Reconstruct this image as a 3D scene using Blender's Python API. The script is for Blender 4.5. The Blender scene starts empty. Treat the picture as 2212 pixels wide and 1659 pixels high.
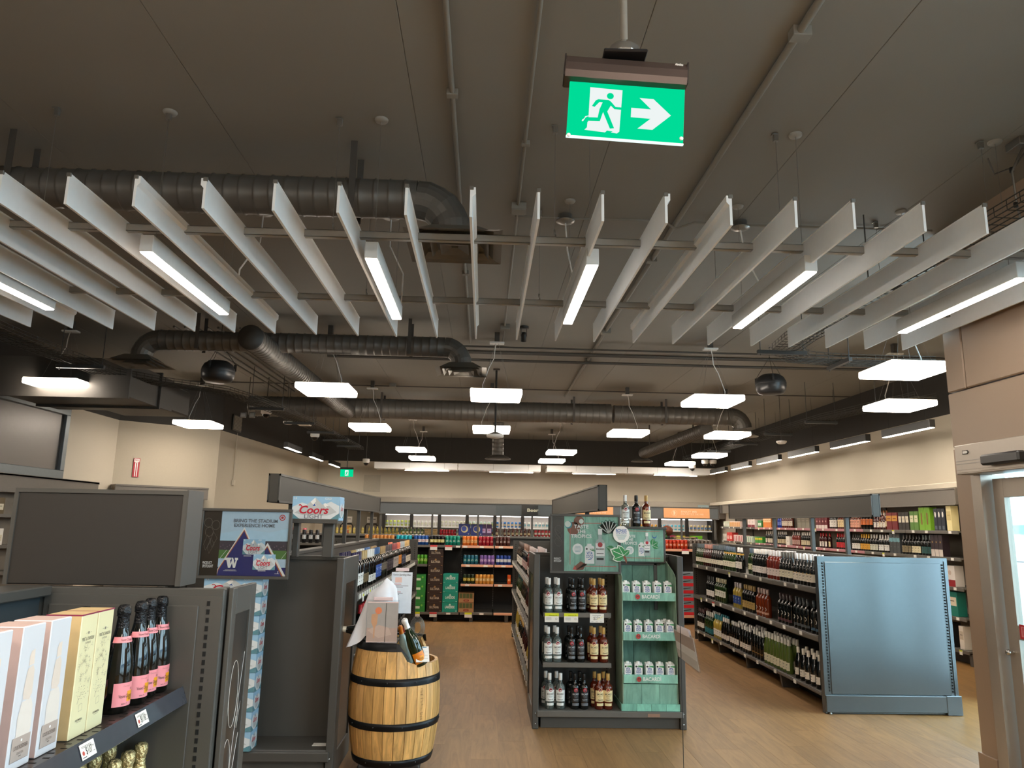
import bpy, bmesh, math, random
from mathutils import Matrix, Vector
random.seed(7)
PI = math.pi
SC = bpy.context.scene
COL = SC.collection

# ------------------------------------------------------------------ camera
cam_d = bpy.data.cameras.new('camera'); cam = bpy.data.objects.new('camera', cam_d); COL.objects.link(cam)
F_PX, YAW, PITCH, ROLL, CAM_H = 1580.5, .0347, .1874, .0178, 1.63
cy, sy, cp, sp = math.cos(YAW), math.sin(YAW), math.cos(PITCH), math.sin(PITCH)
fw = Vector((sy*cp, cy*cp, sp)); rt = Vector((cy, -sy, 0)); up = rt.cross(fw)
r2 = rt*math.cos(ROLL)+up*math.sin(ROLL); u2 = up*math.cos(ROLL)-rt*math.sin(ROLL)
mw = Matrix((r2, u2, -fw)).transposed().to_4x4(); mw.translation = Vector((0, 0, CAM_H)); cam.matrix_world = mw
cam_d.sensor_width = 36; cam_d.lens = 36*F_PX/2212; cam_d.clip_start = .05; cam_d.clip_end = 200
SC.camera = cam
# ------------------------------------------------------------------ world and exposure
W = bpy.data.worlds.new('sky'); SC.world = W; W.use_nodes = True
nt = W.node_tree; nt.nodes.clear()
wo = nt.nodes.new('ShaderNodeOutputWorld'); bg = nt.nodes.new('ShaderNodeBackground'); sk = nt.nodes.new('ShaderNodeTexSky')
sk.sky_type = 'HOSEK_WILKIE'; sk.turbidity = 4; sk.ground_albedo = .4; sk.sun_direction = (-.3, -.4, .85)
mixs = nt.nodes.new('ShaderNodeMix'); mixs.data_type = 'RGBA'; mixs.inputs[0].default_value = .8
mixs.inputs[7].default_value = (.66, .86, 1.0, 1)
nt.links.new(sk.outputs[0], mixs.inputs[6]); nt.links.new(mixs.outputs[2], bg.inputs[0]); nt.links.new(bg.outputs[0], wo.inputs[0])
bg.inputs[1].default_value = 13.0
SC.view_settings.view_transform = 'Standard'; SC.view_settings.look = 'None'
SC.view_settings.gamma = 1; SC.view_settings.use_curve_mapping = False
SC.view_settings.exposure = 0.0
try:
    SC.cycles.max_bounces = 8; SC.cycles.diffuse_bounces = 4; SC.cycles.glossy_bounces = 3; SC.cycles.transmission_bounces = 6
    SC.cycles.sample_clamp_indirect = 6; SC.cycles.use_denoising = True
    SC.cycles.caustics_reflective = False; SC.cycles.caustics_refractive = False
except Exception: pass
def portal(loc, rot, sx, sz):
    l = bpy.data.lights.new('window_portal', 'AREA'); l.shape = 'RECTANGLE'; l.size = sx; l.size_y = sz; l.cycles.is_portal = True
    o = bpy.data.objects.new('window_portal', l); COL.objects.link(o); o.location = loc; o.rotation_euler = rot
portal((3.6, -1.1, 1.9), (PI/2, 0, PI/2), 3.8, 3.5)
portal((4.97, 4.1, 1.95), (PI/2, 0, PI/2), 6.6, 3.6)
PENDANT, LINEAR, TUBE = 30.0, 26.0, 26.0
WARM = (1.0, .87, .73); NEUT = (1.0, .90, .80)

# ------------------------------------------------------------------ helpers
def lin(h):
    h = h.lstrip('#'); h = ''.join(a+a for a in h) if len(h) == 3 else h; c = [int(h[i:i+2], 16)/255 for i in (0, 2, 4)]
    return tuple((x/12.92 if x <= .04045 else ((x+.055)/1.055)**2.4) for x in c)+(1,)
MATS = {}
def M(hexc, rough=.5, metal=0, emit=0, trans=0, var=.05, bump=0, scale=30, alpha=1, coat=0, kind=None, spec=.5):
    key = (hexc, rough, metal, emit, trans, var, bump, scale, alpha, coat, kind, spec)
    if key in MATS: return MATS[key]
    m = bpy.data.materials.new('mat_'+str(hexc).strip('#')); m.use_nodes = True
    n, l = m.node_tree.nodes, m.node_tree.links
    b = n['Principled BSDF']; col = lin(hexc)
    b.inputs['Roughness'].default_value = rough; b.inputs['Metallic'].default_value = metal
    b.inputs['Transmission Weight'].default_value = trans; b.inputs['Alpha'].default_value = alpha
    b.inputs['Coat Weight'].default_value = coat; b.inputs['Coat Roughness'].default_value = .05
    b.inputs['Specular IOR Level'].default_value = spec
    b.inputs['Base Color'].default_value = col
    if emit:
        b.inputs['Emission Color'].default_value = col; b.inputs['Emission Strength'].default_value = emit
    elif kind == 'wood' or kind == 'floor' or kind == 'patina':
        tc = n.new('ShaderNodeTexCoord'); mp = n.new('ShaderNodeMapping'); oi = n.new('ShaderNodeObjectInfo')
        add = n.new('ShaderNodeVectorMath'); sc2 = n.new('ShaderNodeVectorMath'); sc2.operation = 'SCALE'
        cmb = n.new('ShaderNodeCombineXYZ')
        for i in range(3): l.new(oi.outputs['Random'], cmb.inputs[i])
        l.new(cmb.outputs[0], sc2.inputs[0]); sc2.inputs['Scale'].default_value = 37.0
        l.new(tc.outputs['Object'], mp.inputs[0])
        mp.inputs['Scale'].default_value = {'wood': (22, 22, 2.2), 'floor': (18, 2.2, 18), 'patina': (7, 7, 2.5)}[kind]
        l.new(mp.outputs[0], add.inputs[0]); l.new(sc2.outputs[0], add.inputs[1])
        nz = n.new('ShaderNodeTexNoise'); nz.inputs['Scale'].default_value = 1.0; nz.inputs['Detail'].default_value = 6
        nz.inputs['Roughness'].default_value = .65; nz.inputs['Distortion'].default_value = 1.2
        l.new(add.outputs[0], nz.inputs['Vector'])
        cr = n.new('ShaderNodeValToRGB'); e = cr.color_ramp.elements
        k = {'wood': (.55, 1.25), 'floor': (.74, 1.18), 'patina': (.55, 1.3)}[kind]
        e[0].position, e[1].position = .3, .7
        e[0].color = tuple(c*k[0] for c in col[:3])+(1,); e[1].color = tuple(min(1, c*k[1]) for c in col[:3])+(1,)
        if kind == 'patina':
            e2 = cr.color_ramp.elements.new(.78); e2.color = lin('#a8904c')
        l.new(nz.outputs['Fac'], cr.inputs[0])
        hv = n.new('ShaderNodeHueSaturation'); mr = n.new('ShaderNodeMapRange')
        mr.inputs['To Min'].default_value, mr.inputs['To Max'].default_value = (.82, 1.14) if kind == 'wood' else (.9, 1.08)
        l.new(oi.outputs['Random'], mr.inputs[0]); l.new(mr.outputs[0], hv.inputs['Value']); l.new(cr.outputs[0], hv.inputs['Color'])
        l.new(hv.outputs[0], b.inputs['Base Color'])
    elif var or bump:
        tc = n.new('ShaderNodeTexCoord'); nz = n.new('ShaderNodeTexNoise'); nz.inputs['Scale'].default_value = scale
        nz.inputs['Detail'].default_value = 3; l.new(tc.outputs['Object'], nz.inputs['Vector'])
        if var:
            mx = n.new('ShaderNodeMix'); mx.data_type = 'RGBA'
            mx.inputs[6].default_value = tuple(c*(1-var*1.5) for c in col[:3])+(1,)
            mx.inputs[7].default_value = tuple(min(1, c*(1+var*1.5)) for c in col[:3])+(1,)
            l.new(nz.outputs['Fac'], mx.inputs[0]); l.new(mx.outputs[2], b.inputs['Base Color'])
        if bump:
            bp = n.new('ShaderNodeBump'); bp.inputs['Strength'].default_value = bump; bp.inputs['Distance'].default_value = .01
            l.new(nz.outputs['Fac'], bp.inputs['Height']); l.new(bp.outputs[0], b.inputs['Normal'])
    MATS[key] = m
    return m
def thinglass(tint, rough=.02, name='pane_glass'):
    m = bpy.data.materials.new(name); m.use_nodes = True; n = m.node_tree.nodes; l = m.node_tree.links; n.clear()
    t = n.new('ShaderNodeBsdfTransparent'); t.inputs[0].default_value = tint+(1,); g = n.new('ShaderNodeBsdfGlossy'); g.inputs['Roughness'].default_value = rough
    lw = n.new('ShaderNodeLayerWeight'); pw = n.new('ShaderNodeMath'); pw.operation = 'POWER'; pw.inputs[1].default_value = 4; fr = n.new('ShaderNodeMath'); fr.operation = 'MULTIPLY_ADD'
    fr.inputs[1].default_value = .5; fr.inputs[2].default_value = .035; l.new(lw.outputs['Facing'], pw.inputs[0]); l.new(pw.outputs[0], fr.inputs[0])
    x = n.new('ShaderNodeMixShader'); o = n.new('ShaderNodeOutputMaterial')
    l.new(fr.outputs[0], x.inputs[0]); l.new(t.outputs[0], x.inputs[1]); l.new(g.outputs[0], x.inputs[2]); l.new(x.outputs[0], o.inputs[0]); return m
def lampmat(color, strength):
    key = ('lamp', color, strength)
    if key in MATS: return MATS[key]
    m = bpy.data.materials.new('lamp_glow'); m.use_nodes = True; n = m.node_tree.nodes; l = m.node_tree.links; n.clear()
    e = n.new('ShaderNodeEmission'); e.inputs[0].default_value = color+(1,); e.inputs[1].default_value = strength
    o = n.new('ShaderNodeOutputMaterial'); l.new(e.outputs[0], o.inputs[0]); MATS[key] = m
    return m

class MB:
    def __init__(s): s.v = []; s.f = []; s.m = []; s.s = []
    def add(s, v, f, mat=0, smooth=False):
        k = len(s.v); s.v += [tuple(x) for x in v]
        for q in f: s.f.append([i+k for i in q]); s.m.append(mat); s.s.append(smooth)
        return s
    def box(s, x0, y0, z0, x1, y1, z1, mat=0, ch=None):
        x0, x1 = min(x0, x1), max(x0, x1); y0, y1 = min(y0, y1), max(y0, y1); z0, z1 = min(z0, z1), max(z0, z1)
        d = min(x1-x0, y1-y0, z1-z0)
        if ch is None: ch = .002 if d > .009 else 0
        ch = min(ch, d*.45)
        if ch <= 0:
            v = [(x, y, z) for x in (x0, x1) for y in (y0, y1) for z in (z0, z1)]
            return s.add(v, [(0, 1, 3, 2), (4, 6, 7, 5), (0, 4, 5, 1), (2, 3, 7, 6), (0, 2, 6, 4), (1, 5, 7, 3)], mat)
        lo, hi = (x0, y0, z0), (x1, y1, z1); v = []; idx = {}
        for sx in (0, 1):
            for sy_ in (0, 1):
                for sz in (0, 1):
                    sg = (sx, sy_, sz)
                    for a in range(3):
                        p = [(hi[i] if sg[i] else lo[i]) if i == a else ((hi[i]-ch) if sg[i] else (lo[i]+ch)) for i in range(3)]
                        idx[(sg, a)] = len(v); v.append(p)
        f = []
        def g(sg, a): return idx[(tuple(sg), a)]
        for a in range(3):
            b, c = (a+1) % 3, (a+2) % 3
            for s_ in (0, 1):
                q = []
                for bb, cc in ((0, 0), (1, 0), (1, 1), (0, 1)):
                    sg = [0]*3; sg[a] = s_; sg[b] = bb; sg[c] = cc; q.append(g(sg, a))
                f.append(q if s_ else q[::-1])
            for bb in (0, 1):
                for cc in (0, 1):
                    A = [0]*3; A[b] = bb; A[c] = cc; B = list(A); B[a] = 1
                    q = [g(A, b), g(B, b), g(B, c), g(A, c)]
                    f.append(q if (bb ^ cc) else q[::-1])
        for sg in [(a, b, c) for a in (0, 1) for b in (0, 1) for c in (0, 1)]:
            q = [g(sg, 0), g(sg, 1), g(sg, 2)]
            f.append(q if sum(sg) % 2 else q[::-1])
        return s.add(v, f, mat)
    def lathe(s, prof, n=16, mat=0, cx=0, cy=0, cz=0, a0=None, a1=None, mats=None, smooth=True):
        full = a0 is None
        if full: a0, a1 = 0, 2*PI
        cnt = n if full else n+1
        v = []
        for r, z in prof:
            for i in range(cnt):
                a = a0+(a1-a0)*i/n; v.append((cx+r*math.cos(a), cy+r*math.sin(a), cz+z))
        k = len(s.v); s.v += v
        for j in range(len(prof)-1):
            for i in range(n):
                i2 = (i+1) % cnt
                s.f.append([k+j*cnt+i, k+j*cnt+i2, k+(j+1)*cnt+i2, k+(j+1)*cnt+i]); s.m.append(mats[j] if mats else mat); s.s.append(smooth)
        return s
    def disc(s, r, z, n=16, mat=0, cx=0, cy=0):
        return s.add([(cx+r*math.cos(2*PI*i/n), cy+r*math.sin(2*PI*i/n), z) for i in range(n)], [list(range(n))], mat)
    def tube(s, pts, r, n=8, mat=0, caps=True, smooth=True, closed=False):
        pts = [Vector(p) for p in pts]; rings = []; prev = None; N = len(pts)
        for i, p in enumerate(pts):
            if closed: t = (pts[(i+1) % N]-pts[i-1]).normalized()
            else: t = (pts[min(i+1, N-1)]-pts[max(i-1, 0)]).normalized()
            if prev is None:
                a = Vector((0, 0, 1)) if abs(t.z) < .9 else Vector((1, 0, 0)); u = t.cross(a).normalized()
            else: u = (prev-t*prev.dot(t)).normalized()
            w = t.cross(u); prev = u; rr = r[i] if isinstance(r, (list, tuple)) else r
            rings.append([p+(u*math.cos(2*PI*k/n)+w*math.sin(2*PI*k/n))*rr for k in range(n)])
        v = [q for ring in rings for q in ring]; f = []
        for j in range(N if closed else N-1):
            for k in range(n):
                j2 = (j+1) % N
                f.append([j*n+k, j*n+(k+1) % n, j2*n+(k+1) % n, j2*n+k])
        s.add(v, f, mat, smooth)
        if caps and not closed:
            s.add(rings[0], [list(range(n))[::-1]], mat); s.add(rings[-1], [list(range(n))], mat)
        return s
    def poly(s, pts, y, mat=0, th=0):     # polygon in the xz plane facing -y
        n = len(pts); s.add([(x, y, z) for x, z in pts], [list(range(n))], mat)
        if th:
            s.add([(x, y+th, z) for x, z in pts], [list(range(n))[::-1]], mat)
            s.add([(x, y, z) for x, z in pts]+[(x, y+th, z) for x, z in pts], [[i, i+n, (i+1) % n+n, (i+1) % n] for i in range(n)], mat)
        return s
    def rect(s, x0, z0, x1, z1, y, mat=0, th=0): return s.poly([(x0, z0), (x1, z0), (x1, z1), (x0, z1)], y, mat, th)
    def circ(s, x, z, r, y, mat=0, n=20, th=0): return s.poly([(x+r*math.cos(2*PI*i/n), z+r*math.sin(2*PI*i/n)) for i in range(n)], y, mat, th)
    def line(s, pts, w, y, mat=0):
        for (x0, z0), (x1, z1) in zip(pts, pts[1:]):
            dx, dz = x1-x0, z1-z0; L = math.hypot(dx, dz) or 1; nx, nz = -dz/L*w/2, dx/L*w/2
            s.poly([(x0+nx, z0+nz), (x1+nx, z1+nz), (x1-nx, z1-nz), (x0-nx, z0-nz)], y, mat)
        return s
    def text(s, t, x, z, h, y, mat=0, w=None, bold=0, shear=0, rad=None, vert=False):
        v, f, tw = glyphs(t, bold, shear)
        kx = h if w is None else w/max(tw, .01)
        if vert: P = [(x-b*h, z+(a)*kx) for a, b in v]
        else: P = [(x+a*kx, z+b*h) for a, b in v]
        if rad: P3 = [(rad*math.sin(a/rad), -rad*math.cos(a/rad)+y, b) for a, b in P]
        else: P3 = [(a, y, b) for a, b in P]
        return s.add(P3, f, mat)
    def xf(s, mtx, start=0):
        s.v = s.v[:start]+[tuple(mtx @ Vector(q)) for q in s.v[start:]]; return s
    def mesh(s, name, mats, recalc=True):
        me = bpy.data.meshes.new(name); me.from_pydata(s.v, [], s.f)
        for m in mats: me.materials.append(m)
        me.polygons.foreach_set('material_index', s.m); me.polygons.foreach_set('use_smooth', s.s)
        if recalc:
            bm = bmesh.new(); bm.from_mesh(me); bmesh.ops.recalc_face_normals(bm, faces=bm.faces); bm.to_mesh(me); bm.free()
        me.update(); return me
    def build(s, name, mats, parent=None, recalc=True):
        if not isinstance(mats, (list, tuple)): mats = [mats]
        return obj(name, s.mesh(name, mats, recalc), parent)
_G = {}
def glyphs(t, bold=0, shear=0):
    key = (t, bold, shear)
    if key in _G: return _G[key]
    c = bpy.data.curves.new('lettering', 'FONT'); c.body = t; c.align_x = 'CENTER'; c.align_y = 'CENTER'; c.offset = bold; c.shear = shear
    c.resolution_u = 3; c.size = 1.38
    o = bpy.data.objects.new('lettering', c); me = bpy.data.meshes.new_from_object(o)
    v = [(p.co.x, p.co.y) for p in me.vertices]; f = [list(p.vertices) for p in me.polygons]
    xs = [a for a, b in v] or [0, 1]; mx = (max(xs)+min(xs))/2; v = [(a-mx, b) for a, b in v]
    bpy.data.objects.remove(o); bpy.data.curves.remove(c); bpy.data.meshes.remove(me)
    _G[key] = (v, f, max(xs)-min(xs)); return _G[key]
def obj(name, me, parent=None, loc=None, rz=0):
    o = bpy.data.objects.new(name, me); COL.objects.link(o)
    if parent: o.parent = parent
    if loc: o.location = loc
    if rz: o.rotation_euler = (0, 0, rz)
    return o
def tag(o, label, cat, group=None):
    if not 4 <= len(label.split()) <= 16: print('BADLABEL', label)
    o['label'] = label; o['category'] = cat
    if group: o['group'] = group
    return o
def thing(name, label, cat, loc=(0, 0, 0), rz=0, group=None):
    o = bpy.data.objects.new(name, None); COL.objects.link(o); o.location = loc; o.rotation_euler = (0, 0, rz); o.empty_display_size = .05
    return tag(o, label, cat, group)
def stuff(o): o['kind'] = 'stuff'; return o
def struct(o): o['kind'] = 'structure'; return o
def dup(root, loc, rz=0, label=None, group=None):
    r = root.copy(); COL.objects.link(r); r.location = loc; r.rotation_euler = (0, 0, rz)
    if label: r['label'] = label
    if group: r['group'] = group
    for ch in list(root.children):
        c = ch.copy(); COL.objects.link(c); c.parent = r
        for g in list(ch.children):
            d = g.copy(); COL.objects.link(d); d.parent = c
    return r
ORD = 'first second third fourth fifth sixth seventh eighth ninth tenth eleventh twelfth thirteenth fourteenth fifteenth sixteenth seventeenth eighteenth nineteenth twentieth twenty-first twenty-second twenty-third twenty-fourth twenty-fifth twenty-sixth'.split()
def rotz(a): return Matrix.Rotation(a, 4, 'Z')

# ------------------------------------------------------------------ common materials
DARK = M('#4c4a46', .42, var=.03, bump=.02, scale=300)
DARK2 = M('#4a4845', .45, var=.03)
BLACK = M('#121212', .5); SLOT = M('#060606', .8)
BEIGE = M('#c6bdac', .75, var=.02, bump=.03, scale=120)
CEIL = M('#7c7972', .7, var=.03, scale=2)
CEILD = M('#33312e', .85, var=.04)
DUCT = M('#5c5954', .42, metal=.3, var=.05, scale=8)
DUCTD = M('#474440', .5, metal=.2)
BAFF = M('#f3f5f5', .6, var=.02)
WHITE = M('#f2f0ec', .5, var=.02); CREAM = M('#e8dcbf', .55, var=.03); PAPER = M('#eeebe4', .6, var=.02)
INK = M('#26221f', .6, var=0); RED = M('#b3202c', .45, var=.03)
CHROME = M('#c9c9c9', .2, metal=1, var=0); STEEL = M('#8d8c88', .35, metal=.8, var=.03)
CLEAR = thinglass((.93, .97, .97)); ACRYL = thinglass((.93, .95, .96))
ORANGE = M('#e2a36f', .5, var=.03); YEL = M('#d9e021', .5, var=.02); PINKS = M('#c98a93', .5, var=.03)

# ------------------------------------------------------------------ room
H = 3.92; XR = 6.43; XL = -6.2; YB = 20.3; YF = -3.0; ZD = 3.22
fl = struct(MB().box(XL-.2, YF-.2, -.12, 5.08, 7.5, -.003, ch=0).box(XL-.2, 7.5, -.12, XR+.2, YB+.2, -.003, ch=0).build('floor', M('#896639', .4, kind='floor')))
PLK = M('#8f6c44', .5, kind='floor')
pm = MB().box(-.0995, -.5995, -.004, .0995, .5995, .0, ch=0).mesh('plank', [PLK])
npl = 0
for i in range(25):
    x = -1.15+i*.2
    off = (i*.43) % 1.2
    for j in range(7):
        y = 4.75+off+j*1.2
        if y < 4.4 or y > 13: continue
        o = obj('plank', pm, fl, (x, y, 0)); npl += 1
ce = struct(MB().box(XL-.2, YF-.2, H+.02, 5.1, 7.5, H+.15, ch=0).box(XL-.2, 7.5, H+.02, XR+.2, YB+.2, H+.15, ch=0).build('ceiling', CEIL))
for i in range(11):
    x0 = XL-.05+i*1.16
    if x0 < 5: MB().box(x0+.001, YF, H, min(x0+1.159, 5.05), 7.45, H+.03, 0, .002).build('ceiling_panel', CEIL, ce)
    MB().box(x0+.001, 7.452, H, min(x0+1.159, XR+.05), YB, H+.03, 0, .002).build('ceiling_panel', CEIL, ce)
def wallseg(name, pts, z0, z1, mat, th=.12):
    m = MB()
    for (a, b), (c, d) in zip(pts, pts[1:]):
        dx, dy = c-a, d-b; L = math.hypot(dx, dy); nx, ny = -dy/L*th, dx/L*th
        v = [(a, b, z0), (c, d, z0), (c+nx, d+ny, z0), (a+nx, b+ny, z0), (a, b, z1), (c, d, z1), (c+nx, d+ny, z1), (a+nx, b+ny, z1)]
        m.add(v, [(0, 1, 2, 3), (4, 7, 6, 5), (0, 4, 5, 1), (1, 5, 6, 2), (2, 6, 7, 3), (3, 7, 4, 0)])
    return struct(m.build(name, mat))
# walls run counter-clockwise so their thickness points outwards
LW = [(XL, 12.6), (XL, YF)]
wallseg('wall_left', [(x, y) for x, y in LW], 0, ZD, BEIGE, -.12)
wallseg('wall_alcove', [(-4.55, YB), (-4.9, 13.65), (-5.02, 13.55), (-6.22, 12.5)], 0, ZD, M('#b9af9c', .75, var=.02), -.12)
wallseg('wall_back', [(XR, YB), (-4.6, YB)], 0, ZD, BEIGE, -.12)
wallseg('wall_right', [(XR, 9.1), (XR, YB)], 0, ZD, BEIGE, -.12)
for nm, pts in (('trim_1', [(XL+.02, 12.6), (XL+.02, YF)]), ('trim_2', [(-4.53, YB), (-4.88, 13.65), (-5.01, 13.52), (-6.22, 12.46)]),
                ('trim_3', [(XR, YB-.02), (-4.6, YB-.02)]), ('trim_4', [(XR-.02, 9.12), (XR-.02, YB)])):
    wallseg(nm, pts, ZD, H+.02, CEILD, -.12)
# wall behind the camera, then the storefront on the door side
struct(MB().box(XL, YF-.15, 0, 3.64, YF, H+.02, 0).build('wall_front', M('#8f8578', .6)))
XS = 5.0
struct(MB().box(XS+.1, -40, -.2, 60, 7.4, -.05, ch=0).box(6.6, 7.4, -.2, 60, 60, -.05, ch=0).build('ground', M('#c4c6c8', .9, var=.08)))
struct(MB().box(XS+.1, -3.2, -.05, XS+1.6, 7.4, .0, 0).build('kerb', M('#b4b2ac', .9, var=.08)))
struct(MB().box(30, -30, 0, 34, 45, 2.5, 0).box(29.9, -30, 1.5, 30, 45, 2.0, 1).build('neighbour_building', [M('#b8c0c6', .7), M('#5f86b0', .4)]))

# ------------------------------------------------------------------ vestibule on the door side
XV = 3.5; YV = 5.35
VP = M('#9c8672', .42, metal=.1, var=.03, bump=.02, scale=200)
ve = struct(MB().box(XV, 5.17, 0, XV+.16, YV, 2.23, 0, .006).build('wall_vestibule', VP))
def vpanel(y0, y1, z0, z1): struct(MB().box(XV, y0, z0, XV+.16, y1, z1, 0, .008).build('panel', VP, ve))
vpanel(4.2, 5.13, 2.655, 3.3); vpanel(4.2, YV, 3.31, H+.02); vpanel(.9, 4.19, 3.3, H+.02)
vpanel(5.14, YV, 2.655, 3.3); vpanel(4.2, YV, 2.238, 2.645); vpanel(.9, 4.19, 2.238, 2.35); vpanel(.9, 2.75, 0, 2.23)
for i, (a, b) in enumerate(((.95, 2.5), (2.6, 4.15))): struct(MB().box(XV+.06, a, 2.35, XV+.07, b, 3.3, 0, 0).build('window_%d' % (i+12), CLEAR))  # unseen clerestory panes above the door, added so daylight reaches the baffles
struct(MB().box(XV, 2.5, 2.35, XV+.14, 2.6, 3.3, 0).box(XV, .9, 2.35, XV+.14, .95, 3.3, 0).build('trim_8', VP))
MB().box(XV+.05, 5.12, 0, XV+.12, 5.16, 2.2, 0).build('seam_backing', BLACK, ve)
ALU = M('#a39c92', .38, metal=.5, var=.02)
m = MB()
for y in (-2.95, -1.05, .84): m.box(XV, y-.06, 0, XV+.14, y+.06, 3.7, 0)
m.box(XV, -3, 0, XV+.14, .9, .2, 0); m.box(XV, -3, 3.65, XV+.14, .9, H, 0)
struct(m.build('trim_5', ALU))
for i, (a, b) in enumerate(((-2.88, -1.12), (-.98, .77))): struct(MB().box(XV+.06, a, .2, XV+.07, b, 3.65, 0, 0).build('window_%d' % (i+2), CLEAR))  # unseen storefront panes, added to supply cool daylight from the door side
struct(MB().box(XV+.14, .8, 0, XS, .9, H, 0).build('wall_vestibule_near', BEIGE))
# far face of vestibule, glazed
m = MB(); m.box(XV+.16, YV-.1, 2.7, XS, YV, H, 0); m.box(XV+.16, YV-.1, 0, XS, YV, .25, 0)
for x in (4.33, XS-.05): m.box(x-.05, YV-.1, .25, x+.05, YV, 2.7, 0)
struct(m.build('wall_vestibule_far', ALU))
for i, (a, b) in enumerate(((3.66, 4.28), (4.38, 4.9))): struct(MB().box(a, YV-.06, .25, b, YV-.05, 2.7, 0, 0).build('window_%d' % (i+4), CLEAR))
# street face
m = MB(); m.box(XS, .8, 3.75, XS+.1, 7.45, H, 0); m.box(XS, .8, 0, XS+.1, 7.45, .12, 0)
YM = (.85, 1.95, 3.05, 4.15, 5.3, 6.35, 7.4)
for y in YM: m.box(XS, y-.04, .12, XS+.1, y+.04, 3.75, 0)
m.box(XS+.01, .8, 2.02, XS+.09, 7.4, 2.09, 0)
struct(m.build('wall_street', ALU))
for i in range(6): struct(MB().box(XS+.04, YM[i]+.04, .12, XS+.05, YM[i+1]-.04, 3.75, 0, 0).build('window_%d' % (i+6), CLEAR))
wallseg('wall_return', [(5.0, 7.45), (6.62, 9.3)], 0, H+.02, BEIGE, -.1)
# sliding door in the vestibule wall
DM = M('#aaa196', .36, metal=.45, var=.02)
dr = bpy.data.objects.new('door_1', None); COL.objects.link(dr); struct(dr)
MB().box(XV-.02, 5.05, 0, XV+.16, 5.12, 2.02, 0).box(XV-.012, 5.12, 0, XV+.02, 5.165, 2.2, 0).build('door_frame', DM, dr)
MB().box(XV-.14, 2.8, 2.02, XV+.06, 5.12, 2.225, 0, .004).box(XV-.143, 2.8, 2.03, XV-.13, 5.11, 2.05, 0).box(XV-.143, 2.8, 2.09, XV-.137, 5.11, 2.094, 1).box(XV-.143, 2.8, 2.11, XV-.137, 5.11, 2.114, 1).build('door_header', [DM, STEEL], dr)
def leaf(y0, y1):
    f = MB()
    f.box(XV+.05, y0, .02, XV+.095, y0+.1, 1.99, 0); f.box(XV+.05, y1-.1, .02, XV+.095, y1, 1.99, 0)
    f.box(XV+.05, y0+.1, 1.86, XV+.095, y1-.1, 1.99, 0); f.box(XV+.05, y0+.1, .02, XV+.095, y1-.1, .2, 0); f.box(XV+.05, y0+.1, .93, XV+.095, y1-.1, 1.02, 0)
    d = f.build('door_leaf', DM, dr)
    MB().box(XV+.068, y0+.1, .2, XV+.074, y1-.1, .93, 0, 0).build('door_glass', CLEAR, d)
    MB().box(XV+.068, y0+.1, 1.02, XV+.074, y1-.1, 1.86, 0, 0).build('door_glass', CLEAR, d)
    s = MB().rect(-.24, -.045, .24, .045, 0, 0, .002); s.rect(-.225, -.033, .225, .033, -.001, 1); s.text('IN EMERGENCY PUSH', 0, 0, .05, -.002, 0, w=.42, bold=.02)
    s.xf(Matrix.Translation((XV+.047, y1-.36, .985)) @ rotz(-PI/2)); s.build('door_sticker', [RED, M('#d98a90', .5)], d)
    MB().lathe([(0, .05), (.016, .05), (.02, .035), (.012, .02), (.012, 0)], 12, 0).xf(Matrix.Translation((XV+.05, y1-.04, .84)) @ Matrix.Rotation(-PI/2, 4, 'Y')).build('door_handle', CHROME, d)
leaf(3.96, 5.03); leaf(2.9, 3.95)
s = MB().box(XV-.2, 4.42, 2.06, XV-.14, 4.78, 2.13, 0, .012); tag(s.build('motion_sensor', M('#1d1d1e', .3)), 'small black motion sensor on the sliding door header', 'sensor')
s = MB().poly([(-.03, -.014), (.022, -.014), (.036, 0), (.022, .014), (-.03, .014)], 0, 0, .004).poly([(-.024, -.009), (.02, -.009), (.03, 0), (.02, .009), (-.024, .009)], -.001, 1)
s.xf(Matrix.Translation((XV-.145, 5.0, 2.17)) @ rotz(-PI/2)); s.build('maker_badge', [INK, PAPER], dr)
struct(MB().box(XV-.02, 5.17, 0, XV, YV+.01, .12, 0).build('baseboard_vestibule', VP))

# ------------------------------------------------------------------ cornices and wall fixtures (right, back, left)
CORN = M('#8f877b', .55)
struct(MB().box(6.06, 8.85, 2.17, XR, 19.75, 2.25, 0, .01).build('trim_6', BEIGE))
struct(MB().box(-4.5, 19.7, 2.09, XR, YB, 2.25, 0, .01).build('trim_7', CORN))

# ------------------------------------------------------------------ suspended baffle raft near the entrance
BX0, BS, BY0, BY1, BZ = -2.019, .32, 3.337, 5.744, 3.082
JIT = [-.022, -.026, -.001, .038, -.001, .017, .001, .03, .012, -.01, -.006, .008, -.08, .028, .011]
def baffle_mesh(side):
    pr = [(-.0065, 0), (.0065, 0), (.0065, .105), (.021, .12), (.021, .155), (-.0065, .155)] if side else [(-.0065, 0), (.0065, 0), (.0065, .148), (.009, .15), (.009, .156), (-.009, .156), (-.009, .15), (-.0065, .148)]
    side = side or 1
    m = MB(); n = len(pr)
    pr = [(a*side, b) for a, b in pr]
    v = [(x, 0, z) for x, z in pr]+[(x, BY1-BY0, z) for x, z in pr]
    f = [list(range(n)), list(range(n, 2*n))[::-1]]+[[i, i+n, (i+1) % n+n, (i+1) % n] for i in range(n)]
    m.add(v, f); return m.mesh('blade', [BAFF])
BM = {1: baffle_mesh(1), -1: baffle_mesh(-1), 0: baffle_mesh(0)}
capm = MB().box(-.011, -.004, .14, .011, .006, .16, 0).mesh('end_clip', [STEEL])
nb = 24
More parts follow.
